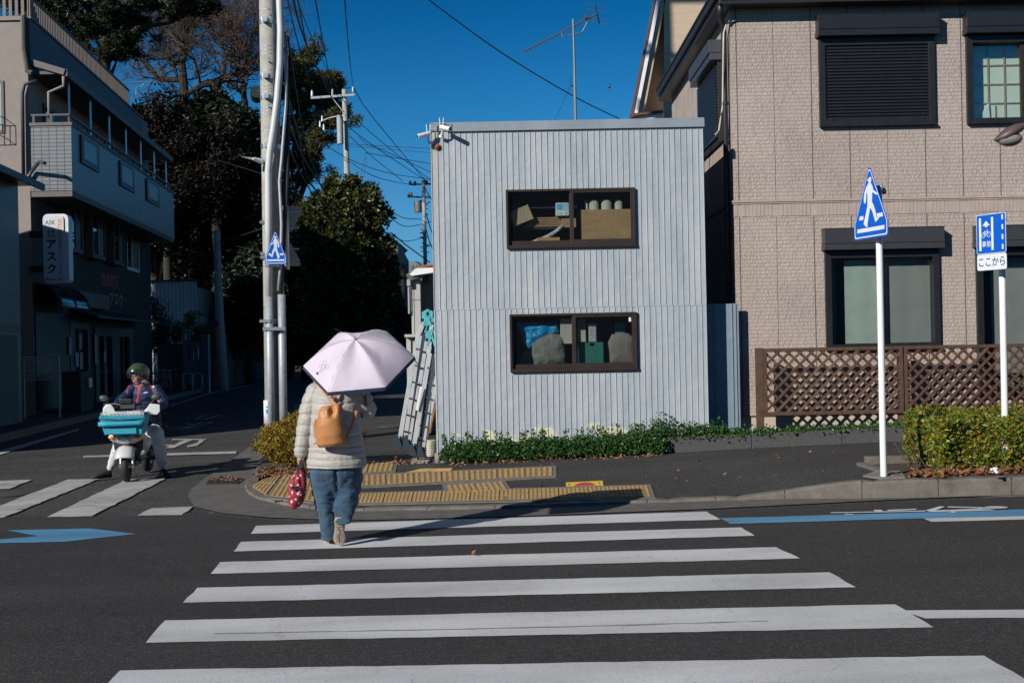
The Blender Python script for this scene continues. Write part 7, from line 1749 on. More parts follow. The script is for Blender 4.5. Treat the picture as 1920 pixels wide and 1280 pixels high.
# bare trees
def bare(base, segs, label, seed, depth=5, tw=1.0, m=None):
    """segs: measured main limbs as lists of points with radii; finer branches grow from them"""
    rng = random.Random(seed); rt = thing('bare_tree', Vector(base), label, 'tree', None)
    bt = MB(); bl_ = MB(); btw = MB()
    b0 = Vector(base); bt.tube([b0-Vector((0, 0, .3)), b0.lerp(segs[0][0], .5)+Vector((.2, 0, 0)), segs[0][0]], [segs[0][2]*1.5, segs[0][2]*1.25, segs[0][2]], 10)
    def grow(p, d, L_, r_, lev):
        n = 4; pts = [p]; q = Vector(p); dd = Vector(d)
        for i in range(n):
            dd = (dd+Vector((rng.gauss(0, .22), rng.gauss(0, .22), rng.gauss(.05, .18)))).normalized(); q = q+dd*L_/n; pts.append(q)
            if lev > 0:
                for _ in range(1 if rng.random() < .65 else 2):
                    a = (dd+Vector((rng.gauss(0, .75), rng.gauss(0, .75), rng.gauss(.15, .55)))).normalized(); grow(q, a, L_*rng.uniform(.5, .75), r_*.55, lev-1)
        tgt = bl_ if r_ > .028 else btw
        tgt.tube(pts, [r_*(1-.5*i/n) for i in range(n+1)], 5 if r_ > .03 else 3, cap=False)
    for a, c, r0, r1, kids_, in segs:
        a, c = Vector(a), Vector(c); lp_ = limb_pts(a, c, rng, 6, .1); bl_.tube(lp_, [r0+(r1-r0)*i/6 for i in range(7)], 8)
        for k in range(kids_):
            t = .25+.75*k/max(1, kids_-1); p = lp_[min(6, int(t*6))]; d = ((c-a).normalized()*.7+Vector((rng.gauss(0, .7), rng.gauss(0, .6), rng.gauss(.35, .4)))).normalized()
            grow(p, d, rng.uniform(1.5, 2.4)*tw, max(.017, r1*.6), 3)
    bt.build('trunk', m or M['bark2'], rt, smooth=True); bl_.build('limbs', m or M['bark2'], rt); btw.build('twigs', m or M['twig'], rt)
Yb = 67.0
def BB(u, v, dy=0): return P(u, v, Yb+dy)
bare((BB(400, 640).x, Yb, -.3), [(BB(402, 175), BB(408, 150), .34, .3, 0), (BB(405, 155), BB(440, 140), .26, .16, 3), (BB(440, 140), BB(488, 100, -.5), .16, .07, 5), (BB(432, 120), BB(440, 60), .12, .06, 4), (BB(404, 155), BB(382, 158), .26, .2, 0), (BB(382, 158), BB(345, 180), .2, .15, 2), (BB(418, 145), BB(424, 110), .17, .12, 2), (BB(424, 110), BB(405, 60), .12, .06, 4), (BB(430, 115), BB(462, 95), .12, .1, 3), (BB(462, 95), BB(484, 60), .1, .05, 4), (BB(410, 100), BB(350, 70, .5), .08, .05, 5), (BB(388, 150), BB(420, 165), .08, .04, 1)], 'leafless tree with thick knotty limbs just left of the utility pole', 41)
def B2(u, v, dy=0): return P(u, v, 68+dy)
bare((B2(340, 640).x, 60, -.3), [(B2(345, 175), B2(342, 120), .28, .2, 2), (B2(342, 120), B2(365, 40), .16, .07, 6), (B2(342, 125), B2(300, 90), .16, .08, 5), (B2(300, 90), B2(265, 40), .1, .05, 5), (B2(343, 110), B2(400, 40), .12, .05, 6), (B2(330, 112), B2(260, 110), .1, .05, 5), (B2(350, 70), B2(330, 0), .1, .05, 5), (B2(360, 50), B2(430, 20), .08, .04, 5), (B2(300, 150), B2(250, 90), .14, .06, 5), (B2(345, 150), B2(300, 150), .18, .14, 2)], 'tall leafless tree with fine reddish twigs above the rust leaved tree', 42, tw=1.15)
def B3(u, v, dy=0): return P(u, v, 70+dy)
bare((B3(460, 640).x, 64, -.3), [(B3(460, 200), B3(455, 150), .2, .15, 2), (B3(455, 150), B3(475, 60), .14, .06, 6), (B3(455, 150), B3(430, 70), .14, .06, 6), (B3(470, 90), B3(500, 20), .08, .04, 5), (B3(440, 80), B3(400, 10), .08, .04, 5)], 'slender leafless tree behind the utility pole', 43, tw=1.1)
# ================================================================ PEOPLE, PARASOL, BAGS, SCOOTER
def blob(name, mb, voxel, m, parent, smooth=3, disp=None, dec=None):
    """union the overlapping pieces of mb into one continuous skin"""
    me = bpy.data.meshes.new('tmp'); me.from_pydata([tuple(p) for p in mb.v], [], mb.f); me.update()
    o = bpy.data.objects.new('tmp', me); COL.objects.link(o)
    bm = bmesh.new(); bm.from_mesh(me); bmesh.ops.recalc_face_normals(bm, faces=bm.faces); bm.to_mesh(me); bm.free()
    r = o.modifiers.new('r', 'REMESH'); r.mode = 'VOXEL'; r.voxel_size = voxel; r.adaptivity = 0
    if smooth: s = o.modifiers.new('s', 'SMOOTH'); s.iterations = smooth; s.factor = .6
    dg = bpy.context.evaluated_depsgraph_get(); m2 = bpy.data.meshes.new_from_object(o.evaluated_get(dg))
    bpy.data.objects.remove(o)
    if disp:
        ns = [v.normal.copy() for v in m2.vertices]
        for v, n in zip(m2.vertices, ns): v.co = v.co + n*disp(v.co, n)
    off = wloc(parent)
    for v in m2.vertices: v.co = v.co-off
    m2.materials.clear(); m2.materials.append(m)
    for p in m2.polygons: p.use_smooth = True
    m2.name = name; ob = bpy.data.objects.new(name, m2); COL.objects.link(ob); ob.parent = parent
    return ob
def limb(mb, pts, rs, n=14):
    pts = [Vector(p) for p in pts]
    out = []; ro = []
    for i in range(len(pts)-1):
        for k in range(4): t = k/4; out.append(pts[i].lerp(pts[i+1], t)); ro.append(rs[i]+(rs[i+1]-rs[i])*t)
    out.append(pts[-1]); ro.append(rs[-1]); mb.tube(out, ro, n)
    mb.ell(pts[0], rs[0], rs[0], rs[0], 12, 8); mb.ell(pts[-1], rs[-1], rs[-1], rs[-1], 12, 8)
    for p, r_ in zip(pts[1:-1], rs[1:-1]): mb.ell(p, r_*1.0, r_*1.0, r_*1.0, 12, 8)
def hand(mb, wrist, d, nrm, curl, side=1, s=1.0):
    """palm plus five bent fingers; d: towards the fingertips, nrm: out of the palm"""
    d = Vector(d).normalized(); nrm = Vector(nrm); nrm = (nrm-d*nrm.dot(d)).normalized(); sd_ = d.cross(nrm)*side; w = Vector(wrist)
    c = w+d*.045*s; mb.loft([(w, sd_*.026*s, nrm*.019*s), (w+d*.03*s, sd_*.036*s, nrm*.016*s), (w+d*.075*s, sd_*.041*s, nrm*.014*s), (w+d*.09*s, sd_*.036*s, nrm*.01*s)], 14)
    for i, (o_, L_) in enumerate(((-.03, .07), (-.01, .08), (.011, .075), (.03, .058))):
        p = w+d*.085*s+sd_*o_*s; q = p; dd = d.copy(); pts = [p-d*.012*s, p]
        for k, f_ in enumerate((.45, .3, .25)):
            a = R(curl*(.6+.4*k)*(1+.05*i)); dd = (dd*math.cos(a)+nrm*math.sin(a)).normalized(); q = q+dd*L_*f_*s; pts.append(q)
        mb.tube(pts, [.0085*s, .0088*s, .0082*s, .0076*s, .0066*s], 8); mb.ell(pts[-1], .0066*s, .0066*s, .0066*s, 8, 6)
    p = w+d*.025*s-sd_*.028*s; t = (d*.7-sd_*.6+nrm*.45).normalized(); q = p+t*.035*s; t2 = (t+nrm*.6+sd_*.35).normalized()
    mb.tube([p-t*.01*s, p, q, q+t2*.03*s], [.012*s, .0115*s, .0095*s, .0078*s], 8); mb.ell(q+t2*.03*s, .0078*s, .0078*s, .0078*s, 8, 6)
def head(mb, c, fwd, up=(0, 0, 1), s=1.0):
    fwd = Vector(fwd).normalized(); up = Vector(up); up = (up-fwd*up.dot(fwd)).normalized(); rt = fwd.cross(up); c = Vector(c)
    Mx = Matrix((rt, fwd, up)).transposed()
    e = lambda o_, a, b_, cc: mb.ell(c+Mx @ Vector(o_)*s, a*s, b_*s, cc*s, 14, 10, Mx)
    e((0, -.012, .025), .074, .09, .085); e((0, .02, -.035), .06, .068, .07); e((0, .035, -.085), .034, .035, .026)
    e((0, .088, -.02), .012, .018, .022); e((0, .1, -.03), .014, .012, .01); e((0, .078, -.062), .024, .012, .006); e((0, .078, -.072), .02, .011, .006)
    e((-.03, .072, .012), .02, .012, .008); e((.03, .072, .012), .02, .012, .008); e((-.04, .058, -.03), .02, .018, .02); e((.04, .058, -.03), .02, .018, .02)
    for k in (-1, 1): e((k*.074, -.005, -.015), .008, .018, .03)
    return Mx
def fabric(name, col, rough=.8, var=.12, vs=6, bump=.3, bs=140, sheen=.3):
    m = mat(name, col, rough, var=var, vs=vs, bump=bump, bs=bs); m.node_tree.nodes['Principled BSDF'].inputs['Sheen Weight'].default_value = sheen; return m
M['skin'] = mat('skin', (.5, .28, .19), .5, var=.06, vs=12)
# ---------------------------------------------------------------- the woman
WY = 9.32
def WP(u, v, d=0): return P(u, v, WY+d)
gz = G(-1.35)
wm = thing('person', (WP(630, 1015).x, WY, gz), 'person walking away under a pale parasol, in a quilted cream jacket and wide blue jeans', 'person')
b = MB()
# pelvis, torso, neck, head, legs, arms in one skin
X0 = WP(630, 800).x
limb(b, [WP(630, 890, .02), WP(630, 830, .0), WP(630, 770, .01), WP(626, 728, .02)], [.13, .115, .12, .1])
limb(b, [WP(626, 725, .02), WP(626, 705, .05)], [.05, .045])
hc_ = WP(626, 680, .07); head(b, hc_, (0, 1, -.15))
LH = WP(563, 860, -.06)
limb(b, [WP(588, 738, .02), WP(573, 800, -.01), WP(562, 848, -.05), LH], [.045, .036, .026, .022])
hand(b, WP(563, 855, -.05), (.12, -.02, -1), (.6, .9, -.1), 46, 1, .95)
RH = WP(657, 735, .3)
limb(b, [WP(672, 740, .03), WP(692, 775, .09), WP(672, 752, .26)], [.045, .036, .025]); hand(b, WP(670, 750, .27), (-.55, .3, .55), (-.5, -.6, -.2), 60, 1, .95)
limb(b, [WP(612, 890, .02), WP(612, 945, .07), WP(616, 1002, .12)], [.085, .06, .04]); limb(b, [WP(616, 1004, .12), WP(617, 1012, .26)], [.036, .034])
limb(b, [WP(650, 890, .02), WP(648, 938, .1), WP(643, 970, .0)], [.085, .05, .03]); limb(b, [WP(643, 972, -.0), WP(638, 1008, -.02)], [.026, .026])
blob('body', b, .0052, M['skin'], wm, 1)
# jacket
b = MB(); E_ = lambda u, v, d, rx, ry: (WP(u, v, d), (rx, 0, 0), (0, ry, 0))
b.loft([E_(630.5, 874, .0, .242, .18), E_(630.5, 868, .0, .242, .18), E_(630, 850, .0, .228, .172), E_(630, 825, .0, .215, .165), E_(629, 795, .0, .203, .155), E_(628, 765, .0, .195, .145), E_(628, 745, .005, .195, .135), E_(628, 730, .01, .18, .118), E_(627, 719, .02, .14, .1), E_(625, 712, .03, .085, .08), E_(622, 704, .04, .07, .068)], 28)
limb(b, [WP(592, 735, .01), WP(581, 765, .0), WP(572, 805, -.02), WP(564, 846, -.05)], [.078, .08, .066, .052])
limb(b, [WP(667, 737, .02), WP(682, 752, .05), WP(690, 768, .09)], [.078, .075, .068]); limb(b, [WP(690, 768, .09), WP(676, 757, .24)], [.066, .05])
def quilt(co, n):
    z = co.z-gz; cu = abs(co.x-X0)
    if z < .80: per, ph = .052, .655
    else: per, ph = .088, .80
    z += .006*math.sin(co.x*9+co.y*5); t = (z-ph)/per; s = abs(math.sin(math.pi*t)); d = .017*(s**.22)-.012
    wr = noise.noise(Vector((co.x*14, co.y*14, co.z*30)))*.004+noise.noise(Vector((co.x*38, co.y*38, co.z*60)))*.0022
    if z > 1.26: d *= .5
    # vertical stitch down the back
    if cu < .012 and n.y < -.5 and z > .8: d -= .004
    return d+wr
M['jacket'] = fabric('cream_jacket', (.395, .375, .345), .55, .05, 3, .1, 220, .15)
blob('jacket', b, .0065, M['jacket'], wm, 2, quilt)
b = MB(); limb(b, [WP(564, 847, -.05), WP(563, 851, -.05)], [.045, .04]); b.build('cuff', M['jacket'], wm, smooth=True)
# jeans: two wide legs
b = MB(); g_ = lambda u, v, d, rx, ry, tx_=0: (WP(u, v, d), (rx, 0, 0), (0, ry, tx_))
b.loft([g_(630, 840, .0, .19, .15), g_(630, 862, .0, .2, .155), g_(631, 885, .0, .193, .15), g_(631, 905, .01, .16, .12), g_(631, 925, .03, .09, .09), g_(631, 937, .04, .04, .06)], 24)
b.loft([g_(609, 862, .0, .105, .14), g_(608, 890, .01, .118, .135), g_(611, 925, .03, .105, .12), g_(614, 960, .08, .085, .1), g_(618, 985, .11, .076, .092), g_(620, 1007, .12, .072, .088)], 22)
b.loft([g_(654, 862, .0, .1, .14), g_(653, 890, .03, .117, .14), g_(650, 920, .06, .116, .13), g_(648, 945, .04, .1, .112, .02), g_(645, 962, -.02, .082, .09, .03), g_(644, 974, -.06, .07, .08, .04)], 22)
rk = [(-.02, .42), (.3, .36), (1.2, .3)]
def denim(co, n):
    z = co.z-gz; f_ = noise.noise(Vector((co.x*9, co.y*9, z*16)))*.009+noise.noise(Vector((co.x*22, co.y*22, z*40+3)))*.004
    ug = WP(633, 900).x+.01
    if z > .42: f_ -= .022*math.exp(-((co.x-ug)/.014)**2)*min(1, (z-.42)/.08)
    f_ += .006*(1-2*abs(noise.noise(Vector((co.x*7+z*9, co.y*6, z*5-co.x*4)))))
    f_ -= .007*abs(math.sin(z*38+co.x*20+5*noise.noise(Vector((co.x*6, 0, z*6)))))*(1 if z < .42 else .35)
    return f_
M['denim'] = fabric('blue_denim', (.03, .075, .13), .85, .4, 5, .4, 260, .2)
blob('jeans', b, .009, M['denim'], wm, 2, denim)
b = MB(); b.loft([g_(620, 1004, .12, .079, .094), g_(620, 1010, .12, .078, .093)], 22); b.build('turned_hem', M['denim'], wm, smooth=True)
# shoes: right sole seen from behind, left foot flat
M['sole'] = mat('shoe_sole', (.34, .27, .215), .7, var=.14, vs=30, bump=.5, bs=90)
def shoe(mb, heel, toe, up, w_=.044, h=.05, k0=0, k1=.022):
    heel, toe = Vector(heel), Vector(toe); d = (toe-heel); L_ = d.length; d.normalize(); up = Vector(up); up = (up-d*up.dot(d)).normalized(); s = d.cross(up); rings = []
    for t, wk, hk in ((0, .45, .8), (.04, .72, 1), (.15, .82, 1.1), (.35, .74, 1.15), (.55, .86, .85), (.75, 1.05, .62), (.9, .92, .5), (.98, .6, .38), (1.0, .35, .25)):
        rings.append((heel+d*L_*t+up*(k0+(h*hk+k0)*.5 if k0 == 0 else k0), s*w_*wk, up*(h*hk*.5 if k0 == 0 else k1*.5)))
    mb.loft(rings, 18)
hl, to = WP(636, 969, -.095), WP(637, 1022, -.035); up_ = Vector((.05, 1, .35))
to.z = gz+.012
sh1 = MB(); shoe(sh1, hl, to, up_, .043, .045); s_o = sh1.build('shoe', M['white_plastic'], wm, smooth=True)
sh2 = MB(); shoe(sh2, hl+Vector((0, -.006, 0)), to+Vector((0, -.006, 0)), up_, .049, .02, .002, .02); so = sh2.build('sole', M['sole'], s_o, smooth=True)
gr = MB(); d_ = (to-hl); n_ = d_.cross(Vector((1, 0, 0))).normalized()
if n_.y > 0: n_ = -n_
def spt(t, s): return hl+d_*t+Vector((s, 0, 0))+n_*.0165
for t in (.12, .22, .32, .42, .6, .68, .76, .84): gr.tube([spt(t, -.026), spt(t+.015, 0), spt(t, .026)], .0016, 4)
gr.tube([spt(.35, -.012), spt(.5, .008), spt(.62, -.006), spt(.9, 0)], .002, 4); gr.build('sole_grooves', mat('groove', (.12, .1, .08), .8), s_o)
sh = MB(); shoe(sh, WP(618, 1014, .05), WP(615, 1013, .30), (0, 0, 1), .045, .08); o_ = sh.build('shoe', M['white_plastic'], wm, smooth=True)
for v in o_.data.vertices: v.co.z = max(v.co.z, .003)
b = MB(); b.ell(hc_+Vector((0, -.02, .02)), .09, .1, .11, 18, 12); b.ell(hc_+Vector((0, -.04, -.06)), .08, .07, .08, 16, 10); b.build('hair', mat('dark_hair', (.02, .016, .013), .5, var=.3, vs=60), wm, smooth=True)
# backpack
bp_ = thing('backpack', WP(622, 836, -.2), 'tan leather drawstring backpack on the back of the cream jacket', 'backpack')
M['leather'] = mat('tan_leather', (.47, .205, .07), .42, var=.1, vs=8, bump=.3, bs=150)
B = lambda u, v, d, rx, ry: (WP(u, v, d), (rx, 0, .01), (0, ry, 0))
b = MB(); b.loft([B(622, 836, -.225, .1, .05), B(621, 831, -.232, .115, .065), B(620, 815, -.235, .114, .075), B(619, 795, -.235, .108, .075), B(619, 778, -.235, .1, .068), B(620, 768, -.235, .092, .055), B(621, 760, -.23, .075, .038), B(622, 758, -.225, .04, .02)], 26)
cpk = WP(622, 775, -.3)
def pinch(co, n):
    d = 0; z = co.z; dx = co.x-cpk.x
    if n.y < .3:
        t = max(0, 1-abs(z-cpk.z-.025)/.07); d -= .045*t*math.exp(-(dx/.022)**2); d += .008*t*math.exp(-((abs(dx)-.045)/.02)**2)
        d += .004*math.sin(dx*60+noise.noise(Vector((co.x*8, 0, z*8)))*4)*max(0, 1-(cpk.z+.05-z)/.18 if z < cpk.z+.05 else 1)
    return d+.004*noise.noise(Vector((co.x*12, co.y*12, z*12)))
blob('bag_body', b, .006, M['leather'], bp_, 2, pinch)
def strap(pts, w_, m, par, name='strap', nrm=(0, -1, 0)):
    mb = MB()
    pts = [Vector(p) for p in pts]; vs = []
    for i, p in enumerate(pts):
        t = (pts[min(i+1, len(pts)-1)]-pts[max(i-1, 0)]).normalized(); s = t.cross(Vector(nrm)).normalized(); nn = s.cross(t)
        vs += [p-s*w_/2+nn*.003, p+s*w_/2+nn*.003, p+s*w_/2-nn*.003, p-s*w_/2-nn*.003]
    fs = []
    for i in range(len(pts)-1):
        for k in range(4): fs.append((4*i+k, 4*i+(k+1) % 4, 4*i+4+(k+1) % 4, 4*i+4+k))
    fs += [(0, 1, 2, 3), tuple(4*(len(pts)-1)+k for k in (3, 2, 1, 0))]
    mb.add(vs, fs); return mb.build(name, m, par, smooth=False)
strap([WP(589, 713, -.05), WP(597, 718, -.125), WP(608, 733, -.178), WP(618, 745, -.19)], .032, M['leather'], bp_)
strap([WP(636, 731, -.13), WP(630, 740, -.165), WP(624, 746, -.18)], .028, M['leather'], bp_)
strap([WP(622, 748, -.185), WP(623, 758, -.2), WP(623, 766, -.22)], .024, M['leather'], bp_)
strap([WP(668, 770, -.13), WP(662, 790, -.165), WP(653, 812, -.19), WP(646, 824, -.2)], .02, M['leather'], bp_)
strap([WP(594, 786, -.185), WP(591, 800, -.18), WP(593, 820, -.19), WP(598, 828, -.2)], .03, M['leather'], bp_)
strap([WP(596, 826, -.2), WP(590, 832, -.19), WP(588, 833, -.185)], .012, M['leather'], bp_, 'strap_end'); strap([WP(646, 826, -.2), WP(653, 830, -.18), WP(660, 829, -.17)], .01, M['leather'], bp_, 'strap_end')
b = MB(); b.torus(WP(621, 747.5, -.19), .018, .003, (0, 1, .1), 20, 6); b.build('metal_ring', M['alu'], bp_)
# handbag
hb = thing('handbag', WP(557, 952, -.06), 'red cloth bag with white flower print hanging from the left hand', 'bag')
def flower_cloth():
    m, nt, b = newmat('flower_cloth'); L = nt.links.new
    tc = N(nt, 'ShaderNodeTexCoord'); v = N(nt, 'ShaderNodeTexVoronoi'); v.inputs['Scale'].default_value = 30; L(tc.outputs['Object'], v.inputs[0])
    ns = N(nt, 'ShaderNodeTexNoise'); ns.inputs['Scale'].default_value = 110; L(tc.outputs['Object'], ns.inputs[0])
    a = N(nt, 'ShaderNodeMath', operation='MULTIPLY_ADD'); a.inputs[1].default_value = .35; L(ns.outputs[0], a.inputs[0]); L(v.outputs['Distance'], a.inputs[2])
    r = ramp(nt, [(.0, (.7, .62, .62)), (.42, (.7, .58, .6)), (.46, (.33, .03, .045)), (.9, (.24, .015, .03))], a.outputs[0]); L(r.outputs[0], b.inputs['Base Color']); b.inputs['Roughness'].default_value = .75
    return m
b = MB(); H_ = lambda u, v, rx, ry: (WP(u, v, -.07), (rx, 0, .005), (0, ry, 0))
b.loft([H_(564, 878, .012, .02), H_(563, 884, .035, .03), H_(560, 895, .058, .05), H_(558, 910, .072, .06), H_(557, 928, .074, .064), H_(555, 942, .06, .055), H_(553, 951, .036, .035), H_(552, 954, .012, .015)], 22)
blob('bag_body', b, .006, flower_cloth(), hb, 2, lambda co, n: .006*math.sin(math.atan2(co.y-(WY-.07), co.x-WP(557, 900).x)*9+co.z*10)*max(0, min(1, (co.z-(.42))/.12+.4))+.006*noise.noise(Vector((co.x*18, co.y*18, co.z*10))))
strap([WP(560, 890, -.10), WP(561, 876, -.095), WP(565, 866, -.08), WP(567, 861, -.075)], .03, M['cable'], hb, 'handle'); strap([WP(567, 892, -.04), WP(567, 878, -.05), WP(567, 862, -.07)], .026, M['cable'], hb, 'handle')
b = MB()
for k, (a0, a1) in enumerate(((548, 914), (553, 917))): b.ell(WP(a0, a1, -.15), .014, .008, .012, 8, 6)
b.tube([WP(550, 912, -.15), WP(556, 912, -.15), WP(561, 914, -.14)], .004, 5); b.build('ribbon_bow', M['cable'], hb)
# parasol
ub = thing('parasol', RH, 'open pale pink parasol with a navy hem held over the walking woman', 'umbrella')
n_ax = Vector((-.045, -.56, .83)).normalized(); e1 = Vector((1, 0, 0)); e1 = (e1-n_ax*e1.dot(n_ax)).normalized(); e2 = n_ax.cross(e1)
UC = P(673, 677, 9.02); UR = .435; UH = .205; PH0 = R(-57)
def usurf(th, s, lift=0):
    k = (th-PH0)/(math.pi/3); f_ = k-math.floor(k); c = math.cos(math.pi/6)/math.cos((f_-.5)*math.pi/3)   # straight hems between ribs
    mixk = s**1.5; sc = (1-mixk)+mixk*c
    sag = math.sin(math.pi*f_)**1.2
    h = UH*(1-s**2.1)-.032*sag*math.sin(math.pi*min(1, s*1.0))**1.0-.0*sag
    wv = .0035*noise.noise(Vector((math.cos(th)*s*7, math.sin(th)*s*7, 1)))*sag+.0022*math.sin(s*26+f_*15+math.floor(k)*2)*sag*noise.noise(Vector((math.cos(th)*4, s*6, 4)))
    return UC+(e1*math.cos(th)+e2*math.sin(th))*UR*s*sc+n_ax*(h+wv+lift)
nth, ns_ = 96, 22; b = MB(); vs = []; fs = []; ms = []
for side, lf in ((0, 0), (1, -.0012)):
    base = len(vs)
    for i in range(ns_+1):
        for j in range(nth): vs.append(usurf(PH0+2*math.pi*j/nth, .012+.988*(i/ns_), lf))
    for i in range(ns_):
        for j in range(nth): fs.append((base+i*nth+j, base+i*nth+(j+1) % nth, base+(i+1)*nth+(j+1) % nth, base+(i+1)*nth+j)); ms.append(0)
# hem strip, hanging down from the rim
pk = len(vs)
for q in range(3):
    for j in range(nth):
        th = PH0+2*math.pi*j/nth; vs.append(usurf(th, 1.0, .0005)+(usurf(th, 1.0)-usurf(th, .9)).normalized()*.005*q-n_ax*.011*q)
for q in range(2):
    for j in range(nth): fs.append((pk+q*nth+j, pk+q*nth+(j+1) % nth, pk+(q+1)*nth+(j+1) % nth, pk+(q+1)*nth+j)); ms.append(1)
b.v = vs; b.f = [list(f) for f in fs]; b.m = ms
M['pink'] = fabric('pink_parasol_cloth', (.60, .525, .62), .6, .04, 4, .15, 220, .2)
b.build('canopy', [M['pink'], fabric('navy_hem', (.01, .018, .05), .7)], ub, smooth=True)
sb2 = MB()
for j in range(6):
    th = PH0+j*math.pi/3; sb2.tube([usurf(th, s, .0012) for s in (.02, .2, .4, .6, .8, 1.0)], .0011, 4)
sb2.build('seams', fabric('seam', (.3, .24, .28), .7), ub)
b = MB()
for j in range(6):
    th = PH0+j*math.pi/3; pts = [usurf(th, s, -.006) for s in (.03, .25, .5, .75, 1.0)]; b.tube(pts, .0018, 5); b.tube([pts[2], UC-n_ax*.02], .0016, 5)
b.build('ribs', M['alu'], ub)
ap = UC+n_ax*UH; b = MB(); b.tube([ap-n_ax*.01, ap+n_ax*.004, ap+n_ax*.012, ap+n_ax*.022], [.012, .012, .006, .005], 10); b.build('ferrule', M['alu'], ub)
b = MB(); b.tube([ap, UC-n_ax*.35], .005, 8); b.build('shaft', M['alu'], ub); b = MB(); b.tube([UC-n_ax*.33, UC-n_ax*.43], .013, 10); b.build('grip', M['dark_grey'], ub, smooth=True)
b = MB()
def pr(th, s): return usurf(R(th), s, .002)
for cth, cs, r_ in ((-147, .74, .045), (-141, .70, .035), (-152, .68, .035), (-146, .82, .03), (-153, .77, .03)):
    b.tube([pr(cth+math.degrees(r_*math.cos(a)/cs)*1.6, cs+r_*math.sin(a)) for a in [2*math.pi*i/10 for i in range(11)]], .0007, 3)
b.tube([pr(-146, .72), pr(-147, .86), pr(-150, .9)], .0009, 3)
b.build('flower_print', mat('print_grey', (.25, .2, .28), .7), ub)
b = MB(); b.poly([pr(-152, .88), pr(-148, .885), pr(-146, .9), pr(-148, .91), pr(-147, .93), pr(-149.5, .915), pr(-152, .93), pr(-151, .9)]); b.build('bow_print', M['ink'], ub)
b = MB(); tt = usurf(PH0+math.pi/3*1.0, .97, -.02); b.tube([tt, tt+Vector((.03, .05, -.05)), tt+Vector((.05, .06, -.09))], .004, 5); b.build('tie_ribbon', fabric('tie', (.3, .25, .3)), ub)
# ---------------------------------------------------------------- delivery scooter
SYc = 14.95; c0 = P(238, 903, SYc); c0.z = G(c0.x); SROT = R(5)
T_ = Matrix.Translation(c0) @ Matrix.Rotation(SROT, 4, 'Z'); Ti = T_.inverted()
def SL(u, v, d=0): return Ti @ P(u, v, SYc+d)         # photo place -> scooter's own frame (front faces -y)
sc_ = bpy.data.objects.new('delivery_scooter', None); COL.objects.link(sc_); put(sc_, 'white delivery scooter with a turquoise covered front basket on the side street crossing', 'scooter')
M['scw'] = mat('scooter_white', (.62, .62, .62), .3, var=.06, coat=.5)
M['turq'] = fabric('turquoise_canvas', (.015, .32, .44), .6, .12, 7, .3, 120, .1)
STEER = Matrix.Translation((0, .0, 0)) @ Matrix.Rotation(R(6), 4, 'Z')
b = MB(); b.T = STEER; b.torus((0, 0, .205), .165, .045, (1, 0, 0), 36, 12); fw = b.build('front_tyre', mat('tyre_rubber', (.018, .018, .018), .7, bump=.6, bs=90), sc_, smooth=True)
b = MB(); b.T = STEER; b.torus((0, 0, .205), .128, .012, (1, 0, 0), 28, 6); b.tube([(-.05, 0, .205), (.05, 0, .205)], .03, 12)
for k in range(5): a = 2*math.pi*k/5; b.bar((0, 0, .205), (0, .12*math.cos(a), .205+.12*math.sin(a)), .03, .015, up=(1, 0, 0))
b.build('rim', M['alu'], fw)
b = MB(); b.T = STEER
for a0 in range(-64, 92, 6):
    pass
n = 18; vs = []
for i in range(n+1):
    a = R(-62+150*i/n)   # along the wheel
    for j in range(7):
        w_ = -.12+.24*j/6; rr_ = .25+.02*math.cos(w_/.12*1.57)-(abs(w_)/.12)**4*.03
        vs.append((w_, -rr_*math.sin(R(62)-R(150*i/n)), .205+rr_*math.cos(R(62)-R(150*i/n))))
b.add(vs, [(7*i+j, 7*i+j+1, 7*i+8+j, 7*i+7+j) for i in range(n) for j in range(6)])
fe = b.build('front_fender', M['scw'], sc_, smooth=True); so_ = fe.modifiers.new('t', 'SOLIDIFY'); so_.thickness = .006
b = MB(); b.T = STEER
for k in (-1, 1): b.tube([(k*.075, .02, .2), (k*.075, .06, .44)], .018, 10); b.box(k*.075-.014, k*.075+.014, -.02, .06, .18, .24)
b.build('front_fork', M['alu'], sc_)
b = MB(); b.loft([((0, .04, .49), (.10, 0, 0), (0, .05, 0)), ((0, .0, .535), (.19, 0, 0), (0, .075, 0)), ((0, -.01, .58), (.225, 0, 0), (0, .08, 0)), ((0, .04, .64), (.2, 0, 0), (0, .07, 0)), ((0, .1, .8), (.1, 0, 0), (0, .06, 0))], 24)
b.build('front_cowl', M['scw'], sc_, smooth=True)
b = MB(); b.loft([((0, -.09, .505), (.07, 0, 0), (0, .03, 0)), ((0, -.115, .53), (.09, 0, 0), (0, .03, 0)), ((0, -.12, .56), (.092, 0, 0), (0, .03, 0)), ((0, -.10, .595), (.08, 0, 0), (0, .03, 0))], 18)
b.build('headlight', mat('headlight_glass', (.6, .58, .52), .08, var=.5, vs=25, metal=.4), sc_, smooth=True)
for k in (-1, 1):
    b = MB(); b.ell((k*.155, -.07, .575), .045, .03, .024, 14, 10); b.build('turn_signal', mat('amber_lens', (.75, .16, .01), .2), sc_, smooth=True)
b = MB()   # leg shield, dark inner body
b.loft([((0, .14, .3), (.13, 0, 0), (0, .03, 0)), ((0, .12, .42), (.18, 0, 0), (0, .035, 0)), ((0, .12, .58), (.2, 0, 0), (0, .035, 0)), ((0, .14, .72), (.17, 0, 0), (0, .03, 0)), ((0, .16, .85), (.1, 0, 0), (0, .03, 0))], 20)
b.build('leg_shield', M['black'], sc_, smooth=True)
b = MB(); b.loft([((0, .13, .5), (.205, 0, 0), (0, .02, 0)), ((0, .115, .58), (.215, 0, 0), (0, .03, 0)), ((0, .11, .66), (.21, 0, 0), (0, .03, 0)), ((0, .12, .74), (.17, 0, 0), (0, .03, 0))], 20); b.build('shield_top', M['scw'], sc_, smooth=True)
